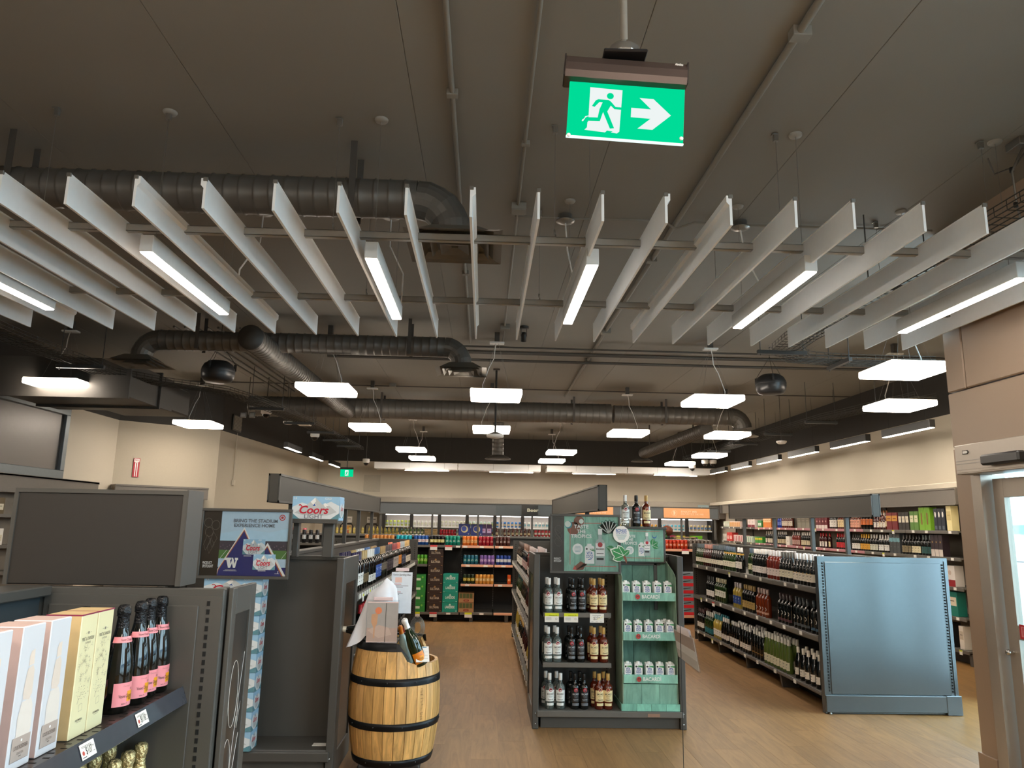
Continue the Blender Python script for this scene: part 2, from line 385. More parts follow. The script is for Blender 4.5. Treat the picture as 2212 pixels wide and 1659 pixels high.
for i in range(-6, 18):
    s = {1: 1, 2: -1, 9: 1, 10: -1, -4: 1, 6: 1}.get(i, 0)
    j = JIT[i] if 0 <= i < 15 else random.uniform(-.02, .02)
    k = 17-i
    b = thing('ceiling_baffle', f'{ORD[k]} hanging pale grey ceiling baffle counting from the glass door', 'baffle', (BX0+(i+j)*BS, BY0, BZ), 0, 'pale baffles hung in a row below the ceiling')
    obj('blade', BM[s], b); obj('end_clip', capm, b)
for y, nm in ((3.92, 'nearer the exit sign'), (5.11, 'deeper in the store')):
    c = thing('crossbar', f'long grey channel crossbar carrying the baffles, the one {nm}', 'crossbar', (0, y, BZ+.1), 0)
    MB().box(-4.1, -.018, 0, 3.45, -.014, .042, 0, .001).box(-4.1, -.018, .038, 3.45, .018, .042, 0, .001).box(-4.1, -.018, 0, 3.45, .018, .004, 0, .001).build('channel', M('#a7a8a5', .5, metal=.2), c)
wi = 0
for y in (3.92, 5.11):
    for x in (-3.7, -2.495, -1.866, -.889, .363, 1.67, 2.912):
        wi += 1
        c = thing('suspension_cable', f'thin steel cable holding the baffle crossbar, {ORD[wi-1]} from the gondola side {"near" if y<4 else "far"} crossbar', 'cable', (x, y, BZ+.14), 0, 'cables of the baffle raft')
        MB().tube([(0, 0, 0), (0, 0, H-BZ-.17)], .0016, 5, 0).build('wire', STEEL, c)
        MB().box(-.014, -.01, H-BZ-.19, .014, .012, H-BZ-.14, 0).box(-.022, -.016, H-BZ-.15, .01, .016, H-BZ-.145, 0).build('beam_clamp', STEEL, c)
        MB().tube([(0, 0, .03), (.008, 0, .02), (.008, 0, 0), (0, 0, -.01)], .002, 5).lathe([(0, .05), (.005, .05), (.005, .02), (0, .02)], 6).build('hook', STEEL, c)
LAMPX = [-3.06, -1.86, -.65, .565, 1.79, 3.0]
for q, x in enumerate(LAMPX):
    c = thing('linear_lamp', f'{ORD[q]} glowing linear lamp between the baffles counting from the gondola side', 'lamp', (x, 3.82, 3.03), 0, 'linear lamps in the baffle raft')
    MB().box(-.036, 0, .006, .036, 1.22, .1, 0, .003).build('housing', M('#cfd0ce', .55), c)
    MB().box(-.032, .006, -.002, .032, 1.214, .008, 0, .003).build('diffuser', lampmat(NEUT, LINEAR), c)
    for yy in (.1, 1.1):
        w = MB().tube([(0, yy, .1), (0, yy, H-3.03)], .0014, 5); w.lathe([(0, H-3.045), (.035, H-3.045), (.04, H-3.035), (.04, H-3.03)], 14, 1, 0, yy); w.build('hanger_wire', [STEEL, M('#8a8780', .5)], c)
# round canopies with white flex
for q, (x, y, lx) in enumerate(((.56, 5.17, .60), (1.9, 5.19, 1.97), (-.75, 5.2, -.62), (-1.7, 5.2, -1.78))):
    c = thing('ceiling_canopy', ['steel round ceiling canopy with white flex above the lamp below the exit sign', 'steel round ceiling canopy with white flex over the baffles near the door', 'steel round ceiling canopy with white flex beside the first square diffuser', 'steel round ceiling canopy with white flex over the baffles on the gondola side'][q], 'canopy', (x, y, H))
    MB().lathe([(0, -.07), (.03, -.068), (.07, -.055), (.072, -.05), (.05, -.048), (.05, 0)], 18, 0).build('cover', STEEL, c)
    MB().tube([(0, 0, -.07), (.01, -.05, -.3), (lx-x, -.16, -.55), (lx-x, -.2, -.78)], .006, 6).build('flex_cord', WHITE, c)

# ------------------------------------------------------------------ exit sign hanging near the camera
GREEN = lampmat((.0, .62, .27), 1.15); GLW = lampmat((.9, .96, .95), .95)
ex = thing('exit_sign', 'illuminated green running-man exit sign with arrow on a ceiling pole', 'exit sign', (.393, 2.0, 2.76), math.radians(-1.5))
tilt = Matrix.Rotation(math.radians(3.3), 4, 'Y')
m = MB().box(-.175, -.004, 0, .175, .004, .186, 0, .002); m.xf(tilt); m.build('panel', GREEN, ex)
def man(mb, y, wm, gm):
    S = .186/.60
    def P(a, b): return ((a-830)/1215*.350, .186-(b-868-(a-830)*.062)/600*.186+.008)
    mb.poly([P(440, 925), P(780, 955), P(768, 1395), P(745, 1415), P(680, 1405), P(700, 1395), P(640, 1385), P(620, 1405), P(405, 1380), P(430, 1355), P(432, 1300), P(440, 1290)], y, wm)
    mb.circ(*P(655, 1020), .0105, y-.0008, gm)
    mb.poly([P(505, 1068), P(530, 1055), P(640, 1062), P(665, 1080), P(715, 1135), P(778, 1140), P(778, 1165), P(705, 1160), P(665, 1122), P(632, 1185), P(712, 1362), P(668, 1366), P(588, 1192), P(560, 1288), P(440, 1286), P(385, 1292), P(395, 1262), P(440, 1248), P(535, 1250), P(550, 1160), P(578, 1088), P(545, 1085), P(497, 1138), P(468, 1128)], y-.0008, gm)
    mb.poly([P(395, 1262), P(405, 1240), P(440, 1230), P(440, 1238), P(412, 1250), P(385, 1292), P(372, 1290), P(375, 1275)], y-.0012, wm)
    mb.poly([P(880, 1140), P(1088, 1155), P(962, 1034), P(1110, 1045), P(1298, 1218), P(1110, 1372), P(955, 1360), P(1085, 1255), P(880, 1240)], y, wm)
m = MB(); man(m, -.0046, 0, 1)
m.xf(Matrix.Translation((0, 0, -.006)) @ tilt); m.build('pictogram', [GLW, GREEN], ex)
m = MB().box(-.176, -.005, -.004, .176, .005, .001, 0, .001); m.xf(tilt); m.build('edge_strip', lampmat((.8, 1, .95), 1.2), ex)
m = MB(); m.lathe([(0, -.0), (.005, 0), (.006, .004), (0, .004)], 10); m.xf(Matrix.Translation((-.168, -.006, .008)) @ Matrix.Rotation(PI/2, 4, 'X')); v0 = len(m.v)
m.lathe([(0, -.0), (.005, 0), (.006, .004), (0, .004)], 10); m.xf(Matrix.Translation((.168, -.006, .004)) @ Matrix.Rotation(PI/2, 4, 'X'), v0); m.build('rivet', WHITE, ex)
HB = M('#574a45', .38, metal=.55, var=.03)
m = MB(); pr = [(-.03, 0), (-.036, .02), (-.036, .045), (-.026, .07), (-.008, .082), (.012, .082), (.03, .07), (.036, .045), (.036, .02), (.03, 0)]
n = len(pr); v = [(-.182, a, b) for a, b in pr]+[(.184, a, b) for a, b in pr]
m.add(v, [list(range(n)), list(range(n, 2*n))[::-1]]+[[i, i+n, (i+1) % n+n, (i+1) % n] for i in range(n)], 0, False)
m.xf(Matrix.Translation((0, 0, .178)) @ tilt); hs = m.build('housing', HB, ex)
m = MB().box(-.185, -.032, .004, -.181, .032, .074, 0).box(.184, -.032, .004, .188, .032, .074, 0); m.xf(Matrix.Translation((0, 0, .178)) @ tilt); m.build('end_cap', M('#2b2523', .4), hs)
m = MB().text('Aimlite', .158, .062, .008, -.0345, 0, w=.024, bold=.02); m.xf(Matrix.Translation((0, 0, .178)) @ tilt); m.build('maker_lettering', WHITE, hs)
MB().box(-.066, -.05, .262, .066, .05, .272, 0, .003).build('mounting_plate', M('#16171a', .35), ex)
m = MB().lathe([(.0, .272), (.048, .272), (.05, .276), (.05, .296), (.034, .313), (.0, .313)], 10, 0, smooth=False); m.build('junction_box', CHROME, ex)
MB().tube([(.002, 0, .312), (.002, 0, H-2.76)], .0115, 12).build('pole', M('#b9b4aa', .3, metal=.6), ex)

# ------------------------------------------------------------------ square pendants
PT = [(-5.0, 8.7, 3.1), (-1.89, 8.6, 3.1), (.11, 8.72, 3.1), (2.76, 8.75, 3.1), (5.1, 8.76, 3.1), (4.02, 6.75, 3.1), (-4.75, 12.2, 3.1), (-1.91, 12.1, 3.1), (.09, 12.05, 3.1), (2.38, 12.14, 3.1), (4.05, 12.1, 3.1),
      (-1.59, 15.8, 3.1), (1.63, 15.7, 3.1), (4.85, 15.7, 3.1), (-1.53, 17.95, 3.1), (1.63, 17.95, 3.1), (4.81, 17.97, 3.1)]
PD = ['first row above the fallen-back gondola alcove', 'first row above the wine aisle with barrel', 'first row straight above the rum endcap aisle', 'first row above the long wine gondola', 'first row over the spirit wall', 'hung closest to the vestibule corner',
      'second row by the red fire sign wall', 'second row above the beer aisle end', 'second row in line with the pole sensor', 'second row between sensor and long gondola', 'second row over the long gondola far end',
      'third row on the cooler side past the small exit sign', 'third row over the middle of the beer fixture', 'third row by the spirit wall', 'last row on the small exit sign side', 'last row over the middle coolers', 'last row by the spirit wall']
PD[0] = 'first row beside the interior office window'
DF = lampmat(WARM, PENDANT)
def pendant0():
    t = thing('pendant_lamp', 'temporary words for square pendant', 'pendant lamp')
    m = MB(); a = .305
    m.box(-a, -a, 0, a, a, .07, 0, .012); m.build('diffuser', DF, t)
    MB().box(-.302, -.302, .066, .302, .302, .074, 0, .003).box(-.18, -.18, .07, .18, .18, .088, 0, .004).build('gear_tray', WHITE, t)
    m = MB()
    for sx in (-1, 1):
        for sy_ in (-1, 1): m.tube([(sx*.17, sy_*.17, .085), (sx*.02, sy_*.02, .68)], .0013, 4)
    m.build('suspension_wire', STEEL, t)
    m = MB().box(-.09, -.045, .68, .09, .045, .7, 0, .003); cp_ = m.build('canopy', WHITE, t)
    MB().box(-.03, -.03, .7, .03, .03, H-3.1, 0).build('ceiling_strut', DUCTD, t)
    m = MB().tube([(-.16, 0, .085), (-.165, 0, .16), (-.13, 0, .26), (-.09, 0, .38), (-.03, 0, .5), (-.025, 0, .6), (-.01, 0, .68)], .0055, 6); m.build('flex_cord', WHITE, t)
    return t
PT += [(-1.2, 1.3, 3.1), (1.4, 1.3, 3.1), (-4.6, .0, 3.1), (-1.9, .0, 3.1), (.6, .0, 3.1), (2.6, .0, 3.1), (-3.2, -1.9, 3.1), (1.3, -1.9, 3.1)]  # extra lamps added unseen behind the camera to brighten ceiling and shelf fronts
PD += ['added for light behind the viewer, '+w for w in ('one of the pair window side', 'one of the pair door side', 'first by the window wall', 'second from window wall', 'third from window wall', 'fourth beside the storefront', 'rear pair window side', 'rear pair storefront side')]
p0 = pendant0()
for i, ((x, y, z), d) in enumerate(zip(PT, PD)):
    L = 'white square pendant lamp, '+d
    rzz = 0 if i % 2 == 0 else PI
    if i == 0: p0['label'] = L; p0['group'] = 'white square pendant lamps'; p0.location = (x, y, z)
    else: dup(p0, (x, y, z), rzz, L)

# ------------------------------------------------------------------ ducts, trays, pipes
def spiral(mb, a, b, r, mat=0, n=20, pitch=.09):
    a, b = Vector(a), Vector(b); L = (b-a).length; k = max(2, int(L/pitch)); pts = []; rs = []
    for i in range(k+1):
        p = a.lerp(b, i/k)
        pts.append(p); rs.append(r)
        if i < k:
            d = (b-a)/L
            pts += [p+d*.008, p+d*.012, p+d*.02]; rs += [r, r+.006, r]
    mb.tube(pts, rs, n, mat, smooth=True)
def elbow(mb, c, r, R, a0, a1, plane, mat=0, n=20):
    pts = []
    for i in range(7):
        a = a0+(a1-a0)*i/6
        if plane == 'xz': pts.append((c[0]+R*math.cos(a), c[1], c[2]+R*math.sin(a)))
        elif plane == 'yz': pts.append((c[0], c[1]+R*math.cos(a), c[2]+R*math.sin(a)))
    mb.tube(pts, [r+.003*(i % 2) for i in range(7)], n, mat, smooth=False)
def straps(t, pos, zt):
    for x, y, r, z in pos:
        MB().box(x-.02, y-r-.004, z-r, x+.02, y-r, zt, 0).build('hanger_strap', DUCTD, t)
        MB().box(x-.02, y+r, z-r, x+.02, y+r+.004, zt, 0).build('hanger_strap', DUCTD, t)
def sqdiff(t, x, y, z, s):
    m = MB()
    def ring(h0, z0, h1, z1):
        a = [(-h0, -h0, z0), (h0, -h0, z0), (h0, h0, z0), (-h0, h0, z0)]; b = [(-h1, -h1, z1), (h1, -h1, z1), (h1, h1, z1), (-h1, h1, z1)]
        m.add([(x+p, y+q, z+w) for p, q, w in a+b], [[i, (i+1) % 4, (i+1) % 4+4, i+4] for i in range(4)])
    ring(s, 0, s*.82, .012); ring(s*.82, .012, s*.45, .09); ring(s*.72, -.005, s*.62, .03); ring(s*.5, -.015, s*.38, .02); ring(s*.3, -.02, .02, 0)
    m.build('diffuser', M('#6b665d', .5, metal=.2), t)
z = 3.6; t = thing('air_duct', 'round spiral air duct crossing above the pale baffles', 'duct', (0, 4.3, 0))
m = MB(); spiral(m, (-5.6, 0, z), (-.46, 0, z), .12); m.build('pipe', DUCT, t)
m = MB(); elbow(m, (-.46, 0, z-.22), .12, .22, PI/2, 0, 'xz'); m.build('elbow', DUCT, t); sqdiff(t, -.22, 0, 3.3, .29)
straps(t, [(-2.9, 0, .12, z), (-.85, 0, .12, z), (-4.2, 0, .12, z)], H)
t = thing('air_duct', 'round spiral cross duct with a square diffuser at each end behind baffles', 'duct', (0, 8.3, 0))
z = 3.62; m = MB(); spiral(m, (-3.75, 0, z), (-.5, 0, z), .115); m.build('pipe', DUCT, t)
m = MB(); elbow(m, (-.5, 0, z-.2), .115, .2, PI/2, 0, 'xz'); m.build('elbow', DUCT, t); sqdiff(t, -.3, 0, 3.33, .29)
m = MB(); elbow(m, (-3.75, 0, z-.2), .115, .2, PI/2, PI, 'xz'); m.build('elbow', DUCT, t); sqdiff(t, -3.95, 0, 3.33, .29)
straps(t, [(-3.3, 0, .115, z), (-.9, 0, .115, z)], H)
t = thing('air_duct', 'round duct with a capped end running from the baffles to the back', 'duct', (-2.5, 0, 0))
m = MB(); spiral(m, (0, 7.62, 3.5), (0, 13.2, 3.56), .128); m.build('pipe', DUCT, t)
m = MB().lathe([(0, 0), (.132, 0), (.134, .004), (.134, .05), (0, .05)], 24).xf(Matrix.Translation((0, 7.62, 3.5)) @ Matrix.Rotation(PI/2, 4, 'X')); m.build('end_cap', DUCTD, t)
t = thing('air_duct', 'largest round duct crossing the store behind the second lamp row', 'duct', (0, 13.35, 0))
z = 3.64; m = MB(); spiral(m, (-4.3, 0, z), (2.3, 0, z), .185, pitch=.12); spiral(m, (2.35, 0, z), (4.55, 0, z), .165, pitch=.12); m.build('pipe', DUCT, t)
m = MB(); elbow(m, (4.55, 0, z-.22), .165, .22, PI/2, 0, 'xz'); m.build('elbow', DUCT, t)
m = MB().lathe([(.14, .1), (.2, .03), (.28, .0), (.27, -.01), (.19, .01), (.17, -.02), (.1, 0), (.09, -.02), (0, -.01)], 24, 0, 4.77, 0, 3.28); m.build('diffuser', M('#7b756b', .45), t)
straps(t, [(-1.9, 0, .185, z), (1.6, 0, .185, z), (3.3, 0, .165, z)], H)
t = thing('air_duct', 'branch duct slanting to the back beside the spirit wall', 'duct')
m = MB(); spiral(m, (4.15, 13.55, 3.42), (3.75, 17.2, 3.3), .13); m.build('pipe', DUCT, t)
for xx, yy in ((4.08, 14.2), (3.8, 16.8)): MB().box(xx-.01, yy-.02, 3.42, xx+.01, yy+.02, H, 0).build('hanger_strap', DUCTD, t)
m = MB().lathe([(.13, .08), (.26, 0), (.25, -.01), (.1, 0), (0, -.01)], 20, 0, 3.73, 17.35, 3.12); m.build('diffuser', DUCTD, t)
t = thing('air_duct', 'short upright duct with round diffuser above the back coolers', 'duct', (.29, 17, 0))
m = MB(); spiral(m, (0, 0, H), (0, 0, 3.16), .135); m.build('pipe', DUCT, t)
m = MB().lathe([(.135, .1), (.3, .02), (.3, 0), (.2, .01), (.1, 0), (0, .0)], 24, 0, 0, 0, 3.07); m.build('diffuser', DUCTD, t)
t = thing('air_duct', 'boxy rectangular duct with flanges above the fire sign alcove', 'duct', (-5, 9.4, 3.02))
MB().box(-.75, -.7, 0, .75, .55, .42, 0, .004).build('trunk', DUCTD, t)
MB().box(-.78, .1, -.03, .78, .13, .45, 0).box(-.78, -.735, -.03, .78, -.705, .45, 0).build('flange', DUCTD, t)
MB().box(-.2, .55, .02, .72, 1.2, .38, 0, .02).build('elbow', DUCTD, t)
for i in range(12): MB().box(-.74, .62, .05+i*.026, -.24, .66, .06+i*.026, 0, 0).build('slat', DUCT, t) if i < 12 else None
t = thing('air_duct', 'bright ribbed flexible duct over the interior office window', 'duct')
m = MB(); pts = [(-5.75, 4.8+i*.03, 3.36-.0006*i) for i in range(110)]; m.tube(pts, [.2+(.012 if i % 2 else 0) for i in range(110)], 20); m.build('pipe', M('#8d877c', .35, metal=.5), t)
# conduits
def pipe(label, pts, r, mat=CEIL, name='ceiling_conduit', clips=()):
    t = thing(name, label, 'conduit')
    MB().tube(pts, r, 8).build('pipe', mat, t)
    for c in clips: MB().box(c[0]-r*2.2, c[1]-r*1.6, c[2]-r*1.2, c[0]+r*2.2, c[1]+r*1.6, c[2]+r*1.4, 0).build('clip', mat, t)
pipe('ceiling conduit passing beside the exit sign pole toward the elbow duct', [(-.225, -1, H-.02), (-.225, 9.2, H-.02)], .014, clips=[(-.225, 3.6, H-.02), (-.225, 6.5, H-.02)])
pipe('ceiling conduit running through two small junction boxes', [(.2, -1, H-.02), (.19, 9.2, H-.02)], .011, clips=[(.2, 4.1, H-.02)])
pipe('thick ceiling conduit slanting away between exit sign and glass door', [(1.42, -1, H-.025), (1.4, 8.7, H-.025), (1.42, 13, H-.025)], .02, clips=[(1.42, 3, H-.025), (1.4, 6, H-.025), (1.41, 10, H-.025)])
pipe('thin cross conduit feeding the round steel canopies', [(.18, 5.17, H-.02), (.56, 5.17, H-.03), (1.3, 5.17, H-.02), (1.42, 5.25, H-.05), (1.55, 5.19, H-.02), (1.9, 5.19, H-.03), (2.6, 5.2, H-.02), (3.4, 5.2, H-.02)], .009)
for i, (y, zz, r) in enumerate(((9.2, .06, .012), (9.35, .09, .016), (9.6, .05, .014), (9.9, .08, .02), (12.3, .04, .01))):
    pipe('%s of the parallel cross conduits behind the first pendant row' % ['front', 'next', 'middle', 'thick', 'lone rear'][i], [(-2.2 if i < 4 else -5, y, H-zz), (2.9+.2*i, y+.05, H-zz), (XR-.1, y, H-zz)], r, DUCTD)
for i in range(7):
    x = -3.75+i*.13
    pipe('%s refrigerant pipe of the bundle running to the back above the wire tray' % ORD[i], [(x, 8.6, H-.06), (x+.05, 13, H-.05)], .014, DUCT)
for i, (x, y) in enumerate(((.2, 5.02), (.195, 8.35), (1.4, 8.42), (-1.6, 12.3))):
    t = thing('junction_box', 'small square junction box on ceiling '+['under the first baffle row conduit', 'beside the black spotlight', 'on the thick slanting conduit', 'over the second row lamp'][i], 'junction box', (x, y, H))
    MB().box(-.055, -.055, -.055, .055, .055, 0, 0, .004).build('housing', CEIL, t); MB().box(-.05, -.05, -.06, .05, .05, -.055, 0).build('lid', CEIL, t)
# cable trays
TRAY = M('#35342f', .5, metal=.3)
def tray(label, path, w, z, brackets):
    t = thing('cable_tray', label, 'cable tray')
    path = [Vector((a, b, z)) for a, b in path]; m = MB()
    def off(k):
        out = []
        for i, p in enumerate(path):
            d = (path[min(i+1, len(path)-1)]-path[max(i-1, 0)]).normalized(); out.append(p+Vector((d.y, -d.x, 0))*k)
        return out
    for k, dz in [(-w/2, .06), (-w/2, .03), (w/2, .06), (w/2, .03)]+[(-w/2+w*i/6, 0) for i in range(7)]:
        m.tube([p+Vector((0, 0, dz)) for p in off(k)], .004, 4, caps=False)
    for i, (p, q) in enumerate(zip(path, path[1:])):
        L = (q-p).length; d = (q-p).normalized(); s = Vector((d.y, -d.x, 0))*w/2; k = int(L/.1)
        for j in range(k):
            c = p+d*(j*.1)
            m.tube([c-s+Vector((0, 0, .06)), c-s, c+s, c+s+Vector((0, 0, .06))], .0032, 4, caps=False)
    o = m.build('wire_mesh', TRAY, t, recalc=False)
    for x, y, along in brackets:
        a = w/2+.1
        b = MB()
        if along == 'x': b.box(x-a, y-.02, z-.045, x+a, y+.02, z-.005, 0); e1, e2 = (x-a+.03, y), (x+a-.03, y)
        else: b.box(x-.02, y-a, z-.045, x+.02, y+a, z-.005, 0); e1, e2 = (x, y-a+.03), (x, y+a-.03)
        for ex_, ey in (e1, e2): b.tube([(ex_, ey, z-.06), (ex_, ey, H)], .005, 5)
        b.build('bracket', M('#4d4f50', .4, metal=.5), t)
tray('wire mesh cable tray winding above the aisle beside the capped duct', [(-4.45, 4.5), (-4.55, 7), (-4.5, 8.6), (-4.1, 9.2), (-3.55, 9.7), (-3.35, 10.5), (-3.15, 12.5), (-3.05, 17.5)], .32, 3.27, [(-4.5, 8.1, 'x'), (-3.3, 11, 'x'), (-3.2, 12.6, 'x'), (-3.12, 13.9, 'x'), (-3.1, 15.2, 'x'), (-3.05, 16.4, 'x')])
tray('wire mesh cable tray over the baffles turning past the domed speaker', [(3.05, 1.5), (3.0, 4), (2.95, 6.6), (3.0, 7.1), (3.3, 7.45), (3.8, 7.55), (4.75, 7.55)], .3, 3.38, [(2.95, 7.05, 'x'), (3.75, 7.5, 'y'), (2.98, 5, 'x')])
tray('wire mesh cable tray along the spirit wall above black lamps', [(5.6, 9.0), (5.3, 11), (5.25, 13.5), (5.2, 18.6)], .32, 3.3, [(5.5, 9.6, 'x'), (5.3, 11.3, 'x'), (5.25, 12.9, 'x'), (5.22, 14.5, 'x'), (5.2, 16.1, 'x')])
t = thing('cable_drop', 'grey flexible cables dropping from a ceiling box near the door side baffles', 'cable', (3.15, 3.9, H))
MB().box(-.06, -.06, -.05, .06, .06, 0, 0, .004).build('junction_box', STEEL, t)
MB().tube([(0, 0, -.05), (-.05, -.02, -.12), (-.08, 0, -.2), (-.06, .02, -.4), (-.03, .03, -.55)], .007, 6).build('flex_cord', STEEL, t)
MB().tube([(.03, 0, -.05), (-.02, .05, -.14), (-.16, .04, -.2), (-.22, 0, -.12)], .005, 6).build('flex_cord', DUCT, t)
for z in (-.2, -.42): MB().lathe([(0, z), (.012, z), (.012, z+.03), (0, z+.03)], 8, 0, -.075, .01).build('connector', BLACK, t)
# speakers
def speaker(label, x, y, z):
    t = thing('pendant_speaker', label, 'speaker', (x, y, z))
    MB().lathe([(0, -.13), (.1, -.128), (.15, -.115), (.178, -.08), (.19, -.03), (.19, .0)], 24).build('bowl', M('#232426', .35), t)
    MB().lathe([(.19, .0), (.192, .005), (.185, .04), (.16, .09), (.11, .125), (0, .135)], 24).build('dome', M('#1d1e20', .5), t)
    for a in (.3, 2.4, 4.5):
        MB().box(.17, -.012, .02, .2, .012, .1, 0).xf(rotz(a)).build('lug', BLACK, t)
        MB().tube([(.185, 0, .1), (.0, 0, .36), (0, 0, H-z)], .003, 4).xf(rotz(a)).build('hanging_cable', BLACK, t)
speaker('black domed hanging speaker near the right cable tray corner'.replace('right ', 'door side '), 3.6, 9.0, 3.41)
speaker('black domed hanging speaker below the capped duct', -3.18, 8.6, 3.32)
# spotlight, sensor pole, cameras, detectors
t = thing('spotlight', 'small black adjustable spotlight on the ceiling behind the baffles', 'spotlight', (.42, 8.4, H))
MB().lathe([(0, -.025), (.06, -.025), (.06, 0)], 16).build('base', BLACK, t); MB().box(-.035, -.008, -.12, -.029, .008, -.02, 0).box(.029, -.008, -.12, .035, .008, -.02, 0).build('yoke', BLACK, t)
m = MB().lathe([(0, .05), (.022, .05), (.03, .02), (.034, -.06), (.03, -.062), (.028, -.05)], 14, 0); m.xf(Matrix.Translation((0, 0, -.12)) @ Matrix.Rotation(.5, 4, 'X')); m.build('head', BLACK, t)
m = MB().disc(.028, -.05, 14); m.xf(Matrix.Translation((0, 0, -.12)) @ Matrix.Rotation(.5, 4, 'X')); m.build('lens', M('#c9c6bd', .2), t)
t = thing('pole_sensor', 'white ring sensor at the foot of a long black ceiling pole', 'sensor', (.14, 10.9, 2.86))
MB().tube([(0, 0, .1), (0, 0, H-2.86)], .016, 8).build('pole', BLACK, t); MB().lathe([(0, .1), (.03, .1), (.11, .07), (.11, .05), (.09, .03)], 20).build('cover', M('#55524d', .4), t)
MB().lathe([(.125, .06), (.13, .04), (.12, .02), (.06, .005), (0, 0)], 20).build('ring', WHITE, t)
MB().box(-.05, -.05, H-2.86-.02, .05, .05, H-2.86, 0).build('ceiling_plate', DUCTD, t)
for i, (x, y, z, d) in enumerate(((-3.6, 12, 3.3, 'beside two small boxes on the tray'), (-3.25, 14, 3.16, 'under the far part of the mesh tray'), (-2.9, 18, 3.0, 'next to the small exit sign'), (5.24, 18.4, 3.06, 'lower one beside the spirit wall corner'), (5.42, 17.9, 3.14, 'first of the pair above the spirit wall'), (5.62, 17.9, 3.14, 'second of the pair above the spirit wall'))):
    t = thing('dome_camera', 'white dome security camera '+d, 'camera', (x, y, z))
    MB().lathe([(0, .1), (.075, .1), (.085, .09), (.085, .02), (.06, 0)], 18).build('housing', WHITE, t)
    MB().lathe([(.062, .0), (.055, -.03), (.03, -.055), (0, -.062)], 16).build('dome', M('#1b1b1e', .1), t)
    MB().tube([(0, 0, .1), (0, 0, H-z)], .008, 6).build('stem', DUCTD, t)
for i, (x, y, z, d) in enumerate(((-3.5, 13, 3.27, 'round white smoke detector under the mesh tray'), (5.18, 12.6, 3.07, 'round white smoke detector beside the spirit wall tray'))):
    t = thing('smoke_detector', d, 'detector', (x, y, z)); MB().lathe([(0, .05), (.09, .05), (.09, .03), (.06, .0), (0, -.005)], 18).build('housing', WHITE, t); MB().tube([(0, 0, .05), (0, 0, H-z)], .006, 5).build('stem', DUCTD, t)
t = thing('access_point', 'flat white wireless unit hanging beside the smoke detector', 'wireless unit', (-3.22, 13, 3.26)); MB().box(-.11, -.11, 0, .11, .11, .04, 0, .012).build('housing', WHITE, t); MB().tube([(0, 0, .04), (0, 0, H-3.26)], .006, 5).build('stem', DUCTD, t)
t = thing('socket_pair', 'pair of small grey electrical boxes below the mesh tray', 'electrical box', (-3.85, 12, 3.24))
MB().box(-.16, -.02, 0, -.07, .02, .09, 0, .005).box(-.02, -.02, 0, .07, .02, .09, 0, .005).build('housing', STEEL, t); MB().box(-.15, -.025, .015, -.08, -.02, .075, 0).box(-.01, -.025, .015, .06, -.02, .075, 0).build('cover_plate', M('#b8b6b0', .5), t); MB().tube([(-.05, 0, .05), (-.05, 0, H-3.24)], .006, 5).build('stem', DUCTD, t)
# black wall-washing linear lamps
BL = M('#232322', .45)
def blacklamp(x, y, z, label, grp):
    t = thing('black_linear_lamp', label, 'lamp', (x, y, z), 0, grp)
    MB().box(-.04, -.585, .004, .04, .585, .11, 0, .003).build('housing', BL, t)
    MB().box(-.032, -.58, -.002, .032, .58, .006, 0, .002).build('diffuser', lampmat((1, .9, .74), TUBE), t)
    for yy in (-.45, .45): MB().tube([(0, yy, .11), (0, yy, H-z)], .002, 4).build('hanger_wire', BLACK, t)
for i, y in enumerate((9.82, 11.44, 13.17, 14.8, 16.44, 18.05)): blacklamp(5.8, y, 2.94, f'{ORD[i]} black linear lamp along the spirit wall counting from the vestibule', 'black linear lamps along the spirit wall')
for i, y in enumerate((15.0, 17.1, 19.2)): blacklamp(-3.9, y, 3.0, f'{ORD[i]} black linear lamp over the dim alcove wall before the small exit sign', 'black linear lamps on the alcove wall')
# back valance with lamps
for i, (a, b) in enumerate(((-2.84, -.7), (-.69, 1.45), (1.6, 3.7), (3.71, 5.9))):
    t = thing('wall_valance', f'{ORD[i]} pale hanging valance box along the back wall from the small exit sign', 'valance', (a, 18.95, 2.94), 0, 'pale valances along the back wall')
    for j in range(3): MB().box(0, j*.24, .0, b-a-.01, j*.24+.02, .165, 0).build('blade', BAFF, t)
    MB().box(.0, .02, .12, b-a-.01, .48, .14, 0).build('top_board', M('#9b968c', .6), t)
    for xx in (.2, b-a-.2): MB().tube([(xx, .25, .14), (xx, .25, H-2.94)], .002, 4).build('hanger_wire', BLACK, t)
    lx = [-2.044, .117, 2.25, 4.37][i]-a
    t2 = thing('linear_lamp', f'{ORD[i]} bright linear lamp under the back valance from the small exit sign', 'lamp', (a+lx, 18.85, 2.9), 0, 'linear lamps under the back valance')
    MB().box(0, 0, .004, 1.12, .06, .06, 0).build('housing', BAFF, t2); MB().box(.005, .005, -.002, 1.115, .055, .006, 0).build('diffuser', lampmat(NEUT, LINEAR*2.2), t2)
    for xx in (.1, 1.0): MB().tube([(xx, .03, .06), (xx, .03, H-2.9)], .002, 4).build('hanger_wire', BLACK, t2)
